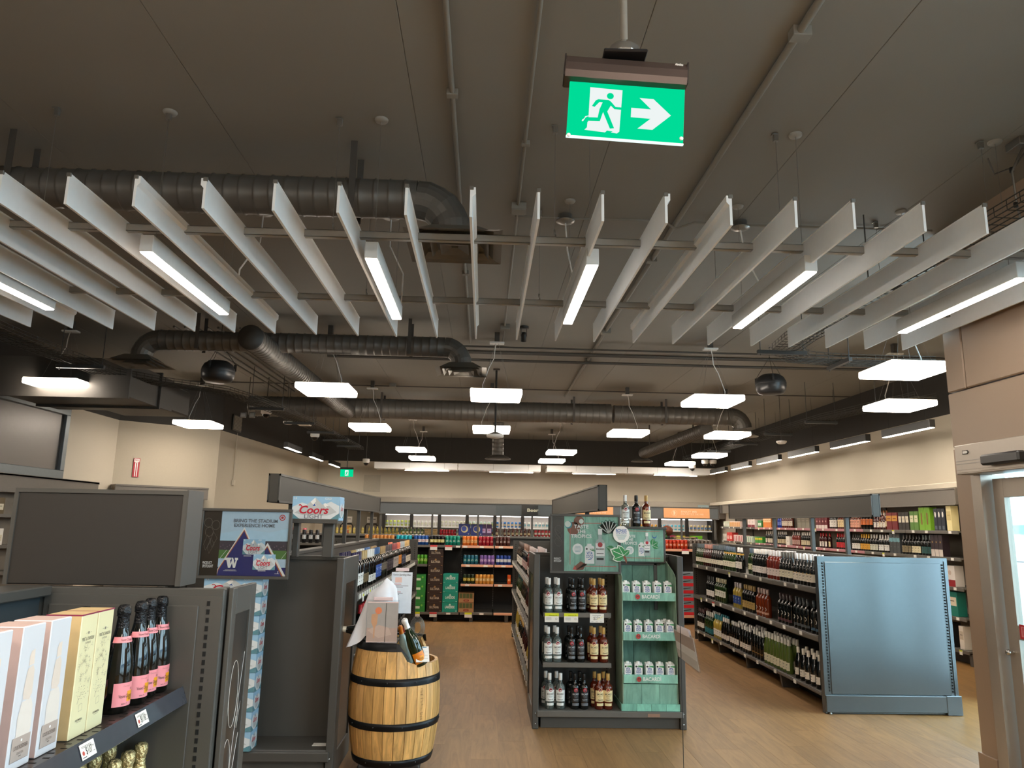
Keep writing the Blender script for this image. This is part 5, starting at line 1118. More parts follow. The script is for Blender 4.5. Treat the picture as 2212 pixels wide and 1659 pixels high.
mini_carton(m, .335, .08, .165, .0094, 1, 5, 6, 3); mini_bottle(m, .425, .07, .3, .0088, 1, 2, 3, 4)
m.build('artwork', PM, t)
m = MB().rect(.02, .018, .12, .472, .0122, 0).text('PRODUCT', .062, .118, .016, .0112, 1, w=.056, bold=.02).text('SPOTLIGHT', .065, .098, .016, .0112, 1, w=.064, bold=.02)
for a in range(4): m.tube([(.07+.03*math.cos(k*PI/6+a), .0115, .36-.07*a*.5+.035*math.sin(k*PI/6)) for k in range(12)], .0006, 3, 2, closed=True)
m.build('side_band', [M('#33302e', .3), WHITE, M('#75706a', .4)], t)
MB().box(.018, .004, .018, .582, .006, .472, 0, 0).build('cover_sheet', ACRYL, t)
P(MB().box(.6, 6.32, 1.24, .63, MYB, 1.26, 0).box(1.1, 6.32, 1.24, 1.13, MYB, 1.26, 0), 'bracket', FX, t, t.location)
# second tropical poster on the stand + die-cut leaf and bonus disc
t = thing('poster', 'second tropical poster with bonus disc and cut-out leaves beside the first', 'poster', (1.165, 6.575, 1.315))
m = MB().rect(0, 0, .43, .29, 0, 0, .006)
for x in (.07, .17, .27, .35): m.line([(x, .0), (x, .29)], .003, -.001, 7)
m.line([(.03, .262), (.4, .262)], .003, -.0012, 9); m.line([(.03, .03), (.4, .03)], .004, -.0012, 9)
for txt, zz, ww in (('TASTE', .215, .1), ('THE', .185, .06), ('TROPICS', .155, .13)): m.text(txt, .13, zz, .024, -.002, 1, w=ww, bold=.03)
m.circ(.13, .095, .035, -.0014, 1, 20)
for k in range(4): m.rect(.108, .11-k*.01, .152, .1125-k*.01, -.0022, 11)
mini_carton(m, .235, .045, .12, -.0018, 1, 5, 6, 3); mini_bottle(m, .283, .05, .2, -.0024, 1, 2, 3, 4)
for a in (.5, -.4, 1.4): leafshape(m, .33, .14, .045, a, -.0016-a*.0008, 6, 10)
m.circ(.35, .22, .02, -.0016, 5, 12); m.circ(.35, .226, .016, -.0022, 0, 12)
m.build('artwork', PM, t)
m = MB().circ(.0, .235, .07, -.3, 1, 28, .003).text('BONUS', .0, .265, .026, -.3012, 5, w=.09, bold=.03).text('VITA COCO', 0, .243, .016, -.3012, 5, w=.09, bold=.02)
for k in range(5): m.rect(-.045+.005*k, .228-k*.009, .045-.005*k, .231-k*.009, -.3012, 11)
m.build('bonus_disc', PM, t)
m = MB()
for a, s in ((.75, .045), (2.75, .075), (2.1, .06), (3.5, .06)): leafshape(m, .02, .06, s*1.25, a, -.285-s*.05, 10, 10); leafshape(m, .02, .06, s*1.1, a, -.287-s*.05, 6, 10)
m.poly([(.0, .08), (.03, .02), (.045, -.01), (.05, .02), (.025, .085)], -.285, 8); m.build('leaf_cutout', PM, t)
MB().box(-.02, -.27, .2, .02, -.001, .24, 0).box(.0, -.27, .08, .02, -.001, .1, 0).build('cardboard_arm', M('#8a8f80', .6), t)
# cardboard floor display
t = thing('cardboard_display', 'tall teal cardboard rum display with three trays of coconut cartons', 'display', (1.4, 6.45, .14))
DX0, DX1, DY0, DY1 = 1.175, 1.635, 6.33, 6.66
prf = [(DY0-6.45, 0), (DY0-6.45, 1.06), (DY0-6.45+.07, 1.1), (DY1-6.45, 1.18), (DY1-6.45, 0)]
for s, xx in ((1, DX0), (-1, DX1)):
    m = MB(); n = 5; v = [(xx-1.4, a, b) for a, b in prf]+[(xx-1.4+s*.006, a, b) for a, b in prf]
    m.add(v, [list(range(5)), list(range(5, 10))[::-1]]+[[i, (i+1) % 5, (i+1) % 5+5, i+5] for i in range(5)]); m.build('side_board', M('#a3bfa8', .6, kind='patina'), t)
for k in range(4):
    for j in range(3):
        w_ = (DX1-DX0-.012)/3; a = DX0+.006-1.4+j*w_
        MB().box(a+.001, DY1-6.456, k*.295, a+w_-.001, DY1-6.45, (k+1)*.295-.002, 0, .001).build('back_board', PATD, t)
for k, z in enumerate((.877, .56, .225)):
    tr = MB().box(DX0+.006-1.4, DY0-6.445, z-.006, DX1-.006-1.4, DY1-6.457, z, 0, .001).build('tray', PATD, t)
    for j, (a, c) in enumerate(((0, .26), (.262, 1))): MB().box(DX0+.006-1.4+(DX1-DX0-.012)*a, DY0-6.456-.004*(k), z-.012, DX0+.006-1.4+(DX1-DX0-.012)*c, DY0-6.448-.004*k, z+.055, 0, .001).build('front_lip', M('#8cc4b0', .5, kind='patina'), tr)
    m = MB().circ(-.095, z+.022, .02, DY0-6.47-.004*k, 0, 18).text('BACARDÍ', .015, z+.022, .03, DY0-6.47-.004*k, 1, w=.15, bold=.02).text('M', -.095, z+.022, .02, DY0-6.472-.004*k, 2, w=.022); m.build('front_lettering', [M('#c0403c', .5), WHITE, INK], tr)
for j in range(3): a = DX0-1.4+.006+j*.149; MB().box(a+.001, DY0-6.452, 0, a+.148, DY0-6.446, .205, 0, .001).build('base_front', PATINA, t)
for j in range(4): a = DX0-1.4-.012+j*.121; MB().box(a+.001, DY0-6.475, 0, a+.12, DY0-6.468, .055, 0, .001).build('base_skirt', M('#84c6b0', .5, kind='patina'), t)
for s in (0, 1): MB().box([DX0-1.4-.018, DX1-1.4+.012][s], DY0-6.475, 0, [DX0-1.4-.012, DX1-1.4+.018][s], DY1-6.45, .055, 0, .001).build('base_skirt', PATINA, t)
# coconut cartons
w_, d_, h_ = .062, .05, .132
bd = MB(); bd.add([(-w_/2, -d_/2, 0), (w_/2, -d_/2, 0), (w_/2, d_/2, 0), (-w_/2, d_/2, 0), (-w_/2, -d_/2, h_), (w_/2, -d_/2, h_-.004), (w_/2, d_/2, h_+.008), (-w_/2, d_/2, h_+.01)], [(0, 3, 2, 1), (4, 5, 6, 7), (0, 1, 5, 4), (1, 2, 6, 5), (2, 3, 7, 6), (3, 0, 4, 7)])
bd = bd.mesh('body', [WHITE]); cpm = MB().lathe([(.014, 0), (.014, .016), (.012, .019), (0, .019)], 14, 0, -.002, .002, h_).mesh('cap', [WHITE])
pr_ = MB().text('VITA', .0, .093, .02, -d_/2-.0008, 0, w=.036, bold=.05).text('COCO', .0, .071, .02, -d_/2-.0008, 0, w=.042, bold=.05).circ(-.02, .113, .007, -d_/2-.0008, 2, 12)
for a in (-.4, .1, .6, 1.1, 1.7, 2.3, 2.9): pr_.line([(.012, .111), (.012+.024*math.cos(a), .111+.013*math.sin(a))], .004, -d_/2-.0012, 1)
pr_.line([(-.02, .05), (.0, .055), (.022, .048)], .003, -d_/2-.0008, 3); pr_.line([(-.016, .042), (.02, .04)], .002, -d_/2-.0008, 3)
prm = pr_.mesh('print', [M('#2450a0', .5), M('#2f9a58', .5), M('#2b2422', .5), M('#7f93c9', .5)], False)
for k, (z, nm) in enumerate(((.14+.877, 'top'), (.14+.56, 'middle'), (.14+.225, 'bottom'))):
    for i in range(5):
        for r in range(1 if (k, i) != (1, 4) else 2):
            x = 1.225+i*.089-(.01 if k == 0 else 0)
            o = obj('coconut_carton', bd, None, (x-(.02 if r else 0), 6.372+r*.06, z), random.uniform(-.12, .12)); tag(o, f'white coconut water carton, {ORD[i]} from the bottles, {"back row, " if r else ""}{nm} tray of teal display', 'carton', f'coconut cartons on the {nm} tray')
            obj('cap', cpm, o); obj('print', prm, o)
# acrylic sign on a pole near the endcap
t = thing('sign_holder', 'clear acrylic sign holder on a thin black pole beside the endcap', 'sign holder', (1.235, 4.7, 0))
MB().lathe([(0, .012), (.1, .012), (.11, .006), (.11, 0)], 20).build('base', BLACK, t); MB().tube([(0, 0, .01), (0, 0, 1.02)], .0022, 6).build('pole', BLACK, t)
Q = [Vector(q) for q in ((1.225, 4.85, .991), (1.302, 4.65, .962), (1.338, 4.65, .747), (1.254, 4.85, .813))]
Q = [q-Vector((1.235, 4.7, 0)) for q in Q]; nn = (Q[1]-Q[0]).cross(Q[3]-Q[0]).normalized()*.0015
def qp(u, v): return Q[0].lerp(Q[1], u).lerp(Q[3].lerp(Q[2], u), v)
def slab(mb, u0, v0, u1, v1, off, mi):
    c = [qp(u0, v0), qp(u1, v0), qp(u1, v1), qp(u0, v1)]; mb.add([p+nn*off+nn*.3 for p in c]+[p+nn*off-nn*.3 for p in c], [(0, 1, 2, 3), (7, 6, 5, 4), (0, 4, 5, 1), (1, 5, 6, 2), (2, 6, 7, 3), (3, 7, 4, 0)], mi)
m = MB(); slab(m, .03, .05, .97, .97, 0, 0); slab(m, .05, .42, .95, .68, -1.5, 1); slab(m, .05, .42, .95, .68, 1.5, 1); slab(m, .05, .08, .95, .42, 1.5, 2); slab(m, .05, .08, .95, .42, -1.5, 2); m.build('card', [M('#d6cfca', .4), M('#f1ece8', .5), M('#c2aea4', .5)], t)
m = MB(); slab(m, 0, 0, 1, 1, 3, 0); slab(m, 0, 0, 1, 1, -3, 0); m.build('holder', ACRYL, t)
m = MB(); slab(m, .25, -.13, .85, .06, 4, 0); slab(m, .25, -.13, .85, .06, -4, 0); slab(m, .25, -.16, .85, -.13, 0, 0); m.build('clip', M('#dfd9dc', .25), t)

# ---- spirit wall: boxes and bottles facing -x
def carton(name, label, cat, loc, rz, w, d, h, cols, grp=None, deco=None, y0=0):
    m = MB().box(-w/2, -d/2, 0, w/2, d/2, h, 0, .002); b = m.mesh('body', [col(cols[0])])
    o = obj(name, b, None, loc, rz); tag(o, label, cat, grp)
    if deco:
        g = MB(); deco(g, w, h, -d/2-.0008); obj('print', g.mesh('print', [col(c) for c in cols[1:]], False), o)
    return o
_DC = {}
def cartons(name, desc, place, cat, n, start, step, rz, w, d, h, cols, deco=None, frm='far', back=0):
    key = (w, d, h, cols, deco)
    if key not in _DC:
        b = MB().box(-w/2, -d/2, 0, w/2, d/2, h, 0, .002).mesh('body', [col(cols[0])]); g = None
        if deco: g = MB(); deco(g, w, h, -d/2-.0012); g = g.mesh('print', [col(c) for c in cols[1:]], False)
        _DC[key] = (b, g)
    b, g = _DC[key]
    for i in range(n):
        o = obj(name, b, None, (start[0]+step[0]*i, start[1]+step[1]*i, start[2]+(step[2]*i if len(step) > 2 else 0)), rz)
        tag(o, (f'{ORD[i]} from {frm}, {desc}, {place}' if n > 1 else f'{desc}, {place}'), cat, f'{desc}, {place}' if n > 1 else None)
        if g: obj('print', g, o)
def d_band(m, w, h, y): m.rect(-w/2, h*.5, w/2, h*.82, y, 0); m.rect(-w*.3, h*.62, w*.3, h*.67, y-.0008, 1)
def d_oval(m, w, h, y): m.poly([(w*.22*math.cos(k*PI/8), h*.72+h*.13*math.sin(k*PI/8)) for k in range(16)], y, 0); m.rect(-w*.3, h*.06, w*.3, h*.22, y, 1)
def d_label(m, w, h, y): m.rect(-w*.38, h*.25, w*.38, h*.62, y, 0); m.rect(-w*.2, h*.45, w*.2, h*.5, y-.0008, 1)
def d_top(m, w, h, y): m.rect(-w*.42, h*.42, w*.42, h*.78, y, 0); m.rect(-w*.25, h*.6, w*.25, h*.64, y-.0008, 1)
def d_low(m, w, h, y): m.rect(-w*.5, 0, w*.5, h*.32, y, 0); m.circ(0, h*.66, w*.16, y, 1, 10)
def d_wave(m, w, h, y): m.poly([(-w/2, h*.55), (-w*.2, h*.58), (w*.1, h*.54), (w/2, h*.57), (w/2, h*.76), (0, h*.74), (-w/2, h*.78)], y, 0); m.rect(-w*.2, h*.3, w*.2, h*.33, y, 1)
def d_frond(m, w, h, y):
    for k in range(4): m.line([(-w*.3+k*w*.2, h*.3), (-w*.25+k*w*.18, h*.9)], w*.05, y, 0)
    m.rect(-w*.12, h*.25, w*.12, h*.75, y-.0008, 1)
def d_cans(m, w, h, y):
    for k in range(4): m.rect(-w*.46+k*w*.23, h*.05, -w*.46+k*w*.23+w*.19, h*.85, y, k % 2)
T1, T2 = 'spirit wall top shelf', 'spirit wall second shelf'
SX = 6.06
def sw(sp, desc, place, n, ya, yb, z, back=0): st = (yb-ya)/n; rowof(sp, 'spirit_bottle', desc, place, 'bottle', n, (SX, ya+st/2, z), (0, st), RZ, 'far', back, (.09, 0))
def swc(desc, place, n, ya, yb, z, h, cols, deco=None, d=.1, cat='box'):
    st = (yb-ya)/n; cartons('gift_box' if cat == 'box' else 'drink_pack', desc, place, cat, n, (SX+.01, ya+st/2, z), (0, st), RZ, abs(st)*.93, d, h, cols, deco, 'far')
z1, z2 = 1.626, 1.291
swc('pale green drink carton', T1, 3, 18.5, 18.05, z1, .13, ('#c9d2b8', '#e9e4da', '#a9b08f'), d_label); swc('pastel can pack', T1, 6, 18.0, 17.25, z1, .13, ('#f0d9cf', '#e59a6a', '#e8b84f'), d_cans, .12, 'pack')
swc('white and maroon wine pack', T1, 2, 16.65, 16.2, z1, .17, ('#ecdcd8', '#8c2b3a', '#c9c0b8'), d_low, .2, 'pack'); swc('green can pack', T1, 1, 16.1, 15.86, z1, .15, ('#3f8a4f', '#e4efe0', '#2f6b3e'), d_label, .15, 'pack')
swc('tall orange tube', T1, 4, 15.84, 15.4, z1, .22, ('#e3873a', '#f3d2a0', '#c9541e'), d_band)
sw(spec('spirit', col('#2440a8', .15), '#dfe2ea', .04, 'std', .05, .12, '#6d84d8', solid=True, sc=1), 'blue glass bottle', T1, 2, 15.1, 14.9, z1)
sw(spec('rum', G_AMB, '#b9a88c', .05, 'std', .04, .13, '#e9dcc8', solid=True), 'amber bottle with pale label', T1, 5, 14.88, 14.36, z1)
swc('dull grey gift box', T1, 3, 14.1, 13.56, z1, .21, ('#8f8a7a', '#7b7668', '#a39d8c'), d_band)
swc('dark red gift box with shell mark', T1, 4, 13.3, 12.84, z1, .19, ('#6d1c26', '#e5d6cf', '#e0b0a8'), d_low)
sw(spec('rum', G_DARK, '#e0ddd6', .04, 'std', .03, .15, '#e9e4dc', solid=True), 'small dark bottle with white label', T1, 3, 12.8, 12.54, z1)
sw(spec('spirit', G_AMB, '#23201d', .045, 'wide', .03, .15, '#e6cf9f', solid=True), 'bottle with cream figure label', T1, 4, 12.5, 12.16, z1)
sw(spec('spirit', G_AMB, '#e8e0d6', .045, 'wide', .03, .15, '#e3a58c', solid=True), 'bottle with salmon label', T1, 4, 12.05, 11.74, z1)
sw(spec('spirit', G_DARK, '#1d1b1a', .045, 'std', .07, .16, '#cf6f36', solid=True), 'dark bottle with orange upper label', T1, 4, 11.72, 11.36, z1)
sw(spec('burgundy', G_RED, '#dfd3c3', .05, 'std', .04, .13, '#f0e9e0', solid=True, sc=.85), 'plum bottle with white shield label', T1, 4, 11.33, 10.98, z1)
sw(spec('bordeaux', G_AMB, '#b5764a', .06, 'std', .05, .13, '#e0cba5', solid=True, sc=.95), 'tall bottle with copper cap', T1, 3, 11.16, 10.92, z1, 0)
swc('red gift box with orange band', T1, 2, 10.92, 10.62, z1, .25, ('#7a1d24', '#d99a3a', '#7a1d24'), d_band); swc('black and white figure box', T1, 3, 10.6, 10.33, z1, .25, ('#2b2622', '#e9dfca', '#c9b58c'), d_top)
swc('green box with cream label', T1, 2, 10.31, 10.1, z1, .26, ('#5f8a3c', '#e5e3c0', '#93a96a'), d_top); swc('bright green patterned box', T1, 2, 10.08, 9.82, z1, .31, ('#7fb52e', '#4f8f1e', '#8c5a2a'), d_frond)
swc('navy box with white oval', T1, 3, 9.74, 9.5, z1, .29, ('#1c2430', '#efeee6', '#55606a'), d_oval); swc('pale yellow patterned box', T1, 1, 9.47, 9.36, z1, .32, ('#e9dba0', '#cdbb80', '#b5a269'), d_top)
swc('white carton pack', T2, 2, 18.5, 18.25, z2, .16, ('#e4dfd6', '#c9c2b8', '#a9a29a'), d_label, .15, 'pack'); swc('coral red pack', T2, 2, 18.2, 17.8, z2, .2, ('#d8453f', '#f2c9c0', '#b02a2a'), d_label, .15, 'pack')
swc('pink and white can pack', T2, 3, 17.7, 17.0, z2, .15, ('#eec9c4', '#e9e2dc', '#c04a5a'), d_cans, .15, 'pack'); swc('mint can pack', T2, 2, 16.9, 16.4, z2, .13, ('#cfe0cf', '#f0ece4', '#7aa88a'), d_cans, .15, 'pack')
swc('green and yellow can pack', T2, 2, 16.3, 15.86, z2, .13, ('#3f9a3f', '#e3cf3a', '#2d7a34'), d_band, .15, 'pack')
for a in ((4, 15.8, 15.4, '#e6dccb', G_DARK, '#e6dcc8', 'bottle with cream cap and beige label'), (5, 15.15, 14.68, '#e2ddd6', G_DARK, '#d9cba8', 'bottle with white cap and sand label'), (4, 14.42, 14.06, '#e0d6cf', G_ROSE, '#c9a59a', 'rosy bottle with pale cap'), (5, 14.02, 13.62, '#e6e0d8', G_DARK, '#d9ccae', 'dark bottle with tall white cap'),
          (3, 13.25, 12.94, '#b3262c', G_RED, '#efe8e0', 'red-capped bottle with white label'), (1, 12.9, 12.8, '#b3262c', G_RED, '#e6d2a0', 'lone red-capped bottle with yellow label'), (5, 12.6, 12.2, '#c4262c', G_DARK, '#cf2f36', 'red-capped bottle with red label'), (4, 12.05, 11.79, '#3a3833', G_DARK, '#e9e6de', 'dark bottle with white low label'),
          (4, 11.78, 11.5, '#d9a52c', G_DARK, '#e0a83f', 'yellow-capped bottle with orange band'), (3, 11.48, 11.25, '#d9d5cc', G_DARK, '#d8d8c6', 'pale-capped bottle with grey label'), (4, 11.23, 10.92, '#f0ece6', G_DARK, '#f2f0ec', 'bottle wearing a white paper tag')):
    n, ya, yb, cap, gl, lc, ds = a; sw(spec('bordeaux', gl, cap, .07, 'std', .03, .13, lc, solid=True, sc=.86, extra='neck' if 'tag' in ds else None, ecol='#efece6'), ds, T2, n, ya, yb, z2)
cartons('milk_carton', 'white gable-top carton with black print', T2, 'carton', 1, (SX, 14.56, z2), (0, .1), RZ, .17, .1, .17, ('#efece2', '#efece2', '#2b2622'), d_label)
swc('grey box with blue wave', T2, 3, 10.88, 10.6, z2, .29, ('#454a4c', '#74a9b4', '#6d7274'), d_wave)
for a in ((3, 10.59, 10.36, '#5d5955', G_DARK, '#8a7c5e', 'grey-capped bottle with brass label'), (3, 10.34, 10.13, '#2f2f2f', G_DARK, '#e8dcb8', 'black-capped bottle with slanted cream label'), (3, 10.11, 9.9, '#7a8583', G_DARK, '#2f5a58', 'silver-capped bottle with teal label')):
    n, ya, yb, cap, gl, lc, ds = a; sw(spec('bordeaux', gl, cap, .07, 'std', .03, .13, lc, solid=True, sc=.9), ds, T2, n, ya, yb, z2)
swc('dark purple tall box', T2, 3, 9.86, 9.6, z2, .28, ('#2e2028', '#d9cfc6', '#a98a4a'), d_low)
for (lab, y, z, w, h, cols, dc) in (('white and red gift box, spirit wall third shelf', 9.5, .926, .2, .26, ('#e4ddd6', '#9c2028', '#c9b5a8'), d_low), ('teal gift box with cream scroll, spirit wall fourth shelf', 9.52, .561, .24, .3, ('#0f7a6c', '#ead9c0', '#7a6a50'), d_top),
                                    ('black gift box with ring mark, spirit wall bottom shelf', 9.62, .173, .12, .3, ('#17181c', '#2b3340', '#39404c'), d_oval), ('white slim box, spirit wall bottom shelf', 9.38, .173, .09, .28, ('#e9e2d6', '#c9bda8', '#8a7f70'), d_top)):
    carton('gift_box', lab, 'box', (SX+.02, y, z), RZ, w, .12, h, cols, None, dc)

# ---- beer fixture
def can(bc, band, top='#cfd2d3', h=.158, r=.032, mark='#efe9dd'):
    key = ('can', bc, band, top, h, r)
    if key not in _ME:
        m = MB().lathe([(0, 0), (r*.8, 0), (r, .008), (r, h*.3)], 12, 0); m.lathe([(r, h*.3), (r, h*.62)], 12, 1); m.lathe([(r, h*.62), (r, h-.012), (r*.82, h-.002)], 12, 0); m.lathe([(r*.82, h-.002), (r*.84, h), (r*.76, h), (r*.72, h-.005), (0, h-.005)], 12, 2)
        m.add([((r+.0006)*math.sin(x/r), -(r+.0006)*math.cos(x/r), z) for x, z in ((-.012, h*.38), (.012, h*.38), (.014, h*.5), (0, h*.58), (-.014, h*.5))], [[0, 1, 2, 3, 4]], 3)
        _ME[key] = m.mesh('can', [M(bc, .25, metal=.3, var=.02), M(band, .25, metal=.3, var=.02), M(top, .25, metal=.8, var=0), col(mark)])
    return _ME[key]
def cans(desc, place, n, x0, x1, y, z, me, rows=1, name='beer_can', cat='can', dy=.07, dx=0):
    st = (x1-x0)/n
    for r in range(rows):
        for i in range(n):
            ds = desc.replace('cans', 'can', 1)
            o = obj(name, me, None, (x0+st*(i+.5)+dx*r, y+dy*r, z), random.uniform(-.2, .2)); tag(o, f'{ORD[i]}{" back-row" if r else ""} from pillar side, {ds}, {place}', cat, f'{desc}, {place}')
BU, BMs, BL2 = 'beer fixture upper shelf', 'beer fixture middle shelf', 'beer fixture lower shelf'
zu = 1.236
cans('copper cans', BU, 8, -2.0, -1.5, 12.71, zu, can('#b8783a', '#e6cfa0'), 1); cans('turquoise cans', BU, 4, -1.47, -1.21, 12.71, zu, can('#1c9fb0', '#2bb3c0'), 2)
cans('blue white-red cans', BU, 4, -1.17, -.93, 12.71, zu, can('#1e4f96', '#e4dcdc', mark='#c2303a'), 2); cans('black cans with cream stripe', BU, 4, -.9, -.66, 12.71, zu, can('#17171a', '#e2d78a'), 2)
cans('green cans with vertical lettering', BU, 4, -.64, -.39, 12.71, zu, can('#12806c', '#2f9a84'), 2); cans('orange to black cans', BU, 4, -.35, -.1, 12.71, zu, can('#d9732a', '#f0b070', mark='#3a1c10'), 2)
cans('crimson cans', BU, 4, -.08, .17, 12.71, zu, can('#9a1c2a', '#a82a36', mark='#e6c9b0'), 2); cans('chocolate brown cans', BU, 4, .21, .46, 12.71, zu, can('#4a2620', '#5d3a32', mark='#eae0d6'), 2)
cans('navy cans with white splash', BU, 6, 2.6, 3.02, 12.71, zu, can('#1c2f6a', '#dfe2ea'), 2); cans('red orange cans', BU, 7, 3.04, 3.5, 12.71, zu, can('#b5341c', '#cf5a30'), 2); cans('silver lidded cans', BU, 6, 3.52, 3.92, 12.71, zu, can('#5a5048', '#8a8078'), 2)
cans('lime cans', BMs, 3, -1.12, -.93, 12.71, .921, can('#4f9a2a', '#8cc23f'), 1); cans('teal blue cans', BMs, 4, -.33, -.08, 12.71, .926, can('#1f5f74', '#2f8a90', '#e8ecec'), 1)
cans('violet cans', BMs, 4, -.05, .2, 12.71, .926, can('#7a5aa0', '#b08ac8', '#b9a9cc'), 1); cans('royal blue cans', BMs, 4, .225, .475, 12.71, .926, can('#23408f', '#dfe4ef', '#3a56a0'), 1)
cans('dark green and yellow cans', BL2, 3, -.325, -.13, 12.71, .611, can('#23321c', '#c9b53a', '#dcdcd4'), 1); cans('amber glow cans', BL2, 5, -.12, .19, 12.71, .611, can('#d9963f', '#ecc57a', '#f0e2c0'), 1)
o = obj('beer_can', can('#d9541c', '#e97a2a', '#e9a070'), None, (.45, 12.71, .611)); tag(o, 'lone orange can at the end of the lower beer shelf', 'can')
def d_case(t1, t2, ci=0):
    def f(m, w, h, y):
        m.text(t1, 0, h*.52, h*.26, y, 0, w=w*.62, bold=.03)
        if t2: m.text(t2, 0, h*.3, h*.14, y, 1, w=w*.26, bold=.02)
        m.poly([(-w*.08, h*.7), (w*.08, h*.7), (w*.05, h*.82), (0, h*.9), (-w*.05, h*.82)], y, 1); m.rect(w*.36, h*.1, w*.46, h*.16, y, 1); m.rect(-w*.46, h*.1, -w*.36, h*.13, y, 0)
    return f
def d_green(m, w, h, y): m.rect(-w*.5, h*.35, w*.1, h*.6, y, 0); m.circ(w*.25, h*.7, w*.08, y, 1, 10)
def d_brown(m, w, h, y):
    for k in range(4): m.rect(-w*.44+k*w*.22, h*.45, -w*.44+k*w*.22+w*.18, h*.95, y, 1)
    m.rect(-w*.5, h*.05, w*.5, h*.4, y, 2)
    m.poly([(-w*.16, h*.12), (w*.16, h*.12), (w*.18, h*.22), (w*.16, h*.32), (-w*.16, h*.32), (-w*.18, h*.22)], y-.0008, 0); m.rect(-w*.1, h*.2, w*.1, h*.24, y-.0016, 2)
CZ = .152
cartons('beer_case', 'green beer case', 'stack at beer fixture end', 'case', 4, (-1.05, 12.83, CZ), (0, 0, .151), 0, .21, .3, .149, ('#2f8a3c', '#d9ecd2', '#7fc24a'), d_green, 'bottom')
cartons('beer_case', 'chocolate brown beer case', 'tall middle stack', 'case', 7, (-.79, 12.83, CZ), (0, 0, .147), 0, .25, .3, .145, ('#35241c', '#c9b9a2', '#a87f4a'), d_case('SULTANA', None), 'bottom')
cartons('beer_case', 'turquoise beer case', 'stack beside brown cases', 'case', 4, (-.53, 12.83, CZ), (0, 0, .155), 0, .255, .3, .153, ('#15937f', '#eaf3ec', '#cfe6dd'), d_case('LAKESIDE', None), 'bottom')
cartons('beer_case', 'tan cardboard case with cans showing', 'short stack', 'case', 2, (-.26, 12.83, CZ), (0, 0, .157), 0, .255, .3, .155, ('#9a7048', '#8c2a20', '#4f5a30', '#b0845a'), d_brown, 'bottom')
def d_crate(m, w, h, y): m.rect(-w*.5, h*.0, w*.5, h*.45, y, 0); m.poly([(-w*.45, h*.55), (w*.1, h*.75), (w*.1, h*.85), (-w*.45, h*.7)], y, 1)
cartons('beer_case', 'red and silver beer case', 'stack seen past the endcap', 'case', 6, (3.5, 12.83, CZ+.003), (0, 0, .118), 0, .26, .3, .114, ('#76838b', '#c9202a', '#1f2529'), d_crate, 'bottom')
# things on the upper back shelf of the beer fixture
zt = 1.396
def tops(desc, n, x0, x1, me, y=13.3, name='beer_bottle', cat='bottle'): cans(desc, 'beer fixture back shelf', n, x0, x1, y, zt, me, 1, name, cat)
def solidb(sp): return meshes(sp)[0]
tops('short bottles with olive caps', 8, -2.7, -2.1, solidb(spec('spirit', G_YEL, '#6b6a3a', .05, 'std', .04, .1, '#c9b26a', solid=True, sc=.55)))
tops('short bottles with mustard caps', 8, -2.05, -1.5, solidb(spec('spirit', G_YEL, '#b39a2e', .05, 'std', .04, .1, '#8a7a2a', solid=True, sc=.55)))
tops('short bottles with pale caps', 6, -1.45, -1.05, solidb(spec('spirit', G_LIME, '#d9d3b8', .05, 'std', .04, .1, '#d9cfa8', solid=True, sc=.55)))
t = thing('wooden_crate', 'small slatted wooden crate on the beer fixture back shelf', 'crate', (-.93, 13.3, zt))
for k in range(3): MB().box(-.11, -.08, .005+k*.035, .11, -.072, .03+k*.035, 0).build('slat', M('#a88a5a', .6, kind='wood'), t)
MB().box(-.11, -.07, 0, .11, .08, .01, 0).box(-.11, .072, .01, .11, .08, .1, 0).box(-.11, -.07, .01, -.102, .072, .1, 0).box(.102, -.07, .01, .11, .072, .1, 0).build('box', M('#a88a5a', .6, kind='wood'), t)
tops('red short cans', 6, -.78, -.48, can('#c0202c', '#a81c28', h=.1, r=.024), name='beer_can', cat='can')
def d_moon(m, w, h, y): m.circ(0, h*.55, w*.3, y, 0, 20); m.circ(-w*.04, h*.58, w*.22, y-.0008, 1, 16); m.rect(w*.3, h*.1, w*.4, h*.16, y, 0)
cartons('beer_box', 'navy box with round moon mark', 'beer fixture back shelf', 'box', 2, (-.335, 13.28, zt), (.215, 0), 0, .205, .2, .2, ('#24306e', '#c9b98a', '#3a4a90'), d_moon, 'pillar side')
cartons('beer_box', 'small plum patterned box', 'beer fixture back shelf', 'box', 2, (0.0, 13.28, zt), (.1, 0), 0, .094, .15, .2, ('#4a2c52', '#b9a0c0', '#b5304a'), d_label, 'pillar side')
tops('brown bottles with dark caps', 9, .2, .85, solidb(spec('spirit', G_AMB, '#5d1f1c', .05, 'std', .04, .1, '#c9b08a', solid=True, sc=.6)))
tops('red short tins', 8, .9, 1.4, can('#b8242c', '#d9c9b8', h=.11, r=.026), name='beer_can', cat='can')
tops('green bottles in rows', 12, 2.5, 3.3, solidb(spec('spirit', G_GREEN, '#2f6a34', .05, 'std', .04, .1, '#3f7a3a', solid=True, sc=.7)))
t = thing('tray_display', 'flat tan tray leaning behind the green bottles', 'tray', (3.6, 13.35, zt)); MB().box(-.2, -.1, .02, .2, .1, .04, 0, .004).build('board', M('#b59a72', .6), t); MB().box(-.2, -.1, .0, -.17, .1, .02, 0).box(.17, -.1, 0, .2, .1, .02, 0).build('foot', M('#7a6548', .6), t)
t = thing('round_ornament', 'round brown ball ornament on the beer fixture', 'ornament', (3.35, 13.5, zt)); MB().lathe([(0, .04)]+[(.1*math.sin(k*PI/12), .14-.1*math.cos(k*PI/12)) for k in range(1, 12)]+[(0, .24)], 20).build('ball', M('#7a3f28', .5, bump=.3), t); MB().lathe([(.05, 0), (.06, .0), (.05, .05), (.04, .05)], 14).build('stand', DARK2, t)
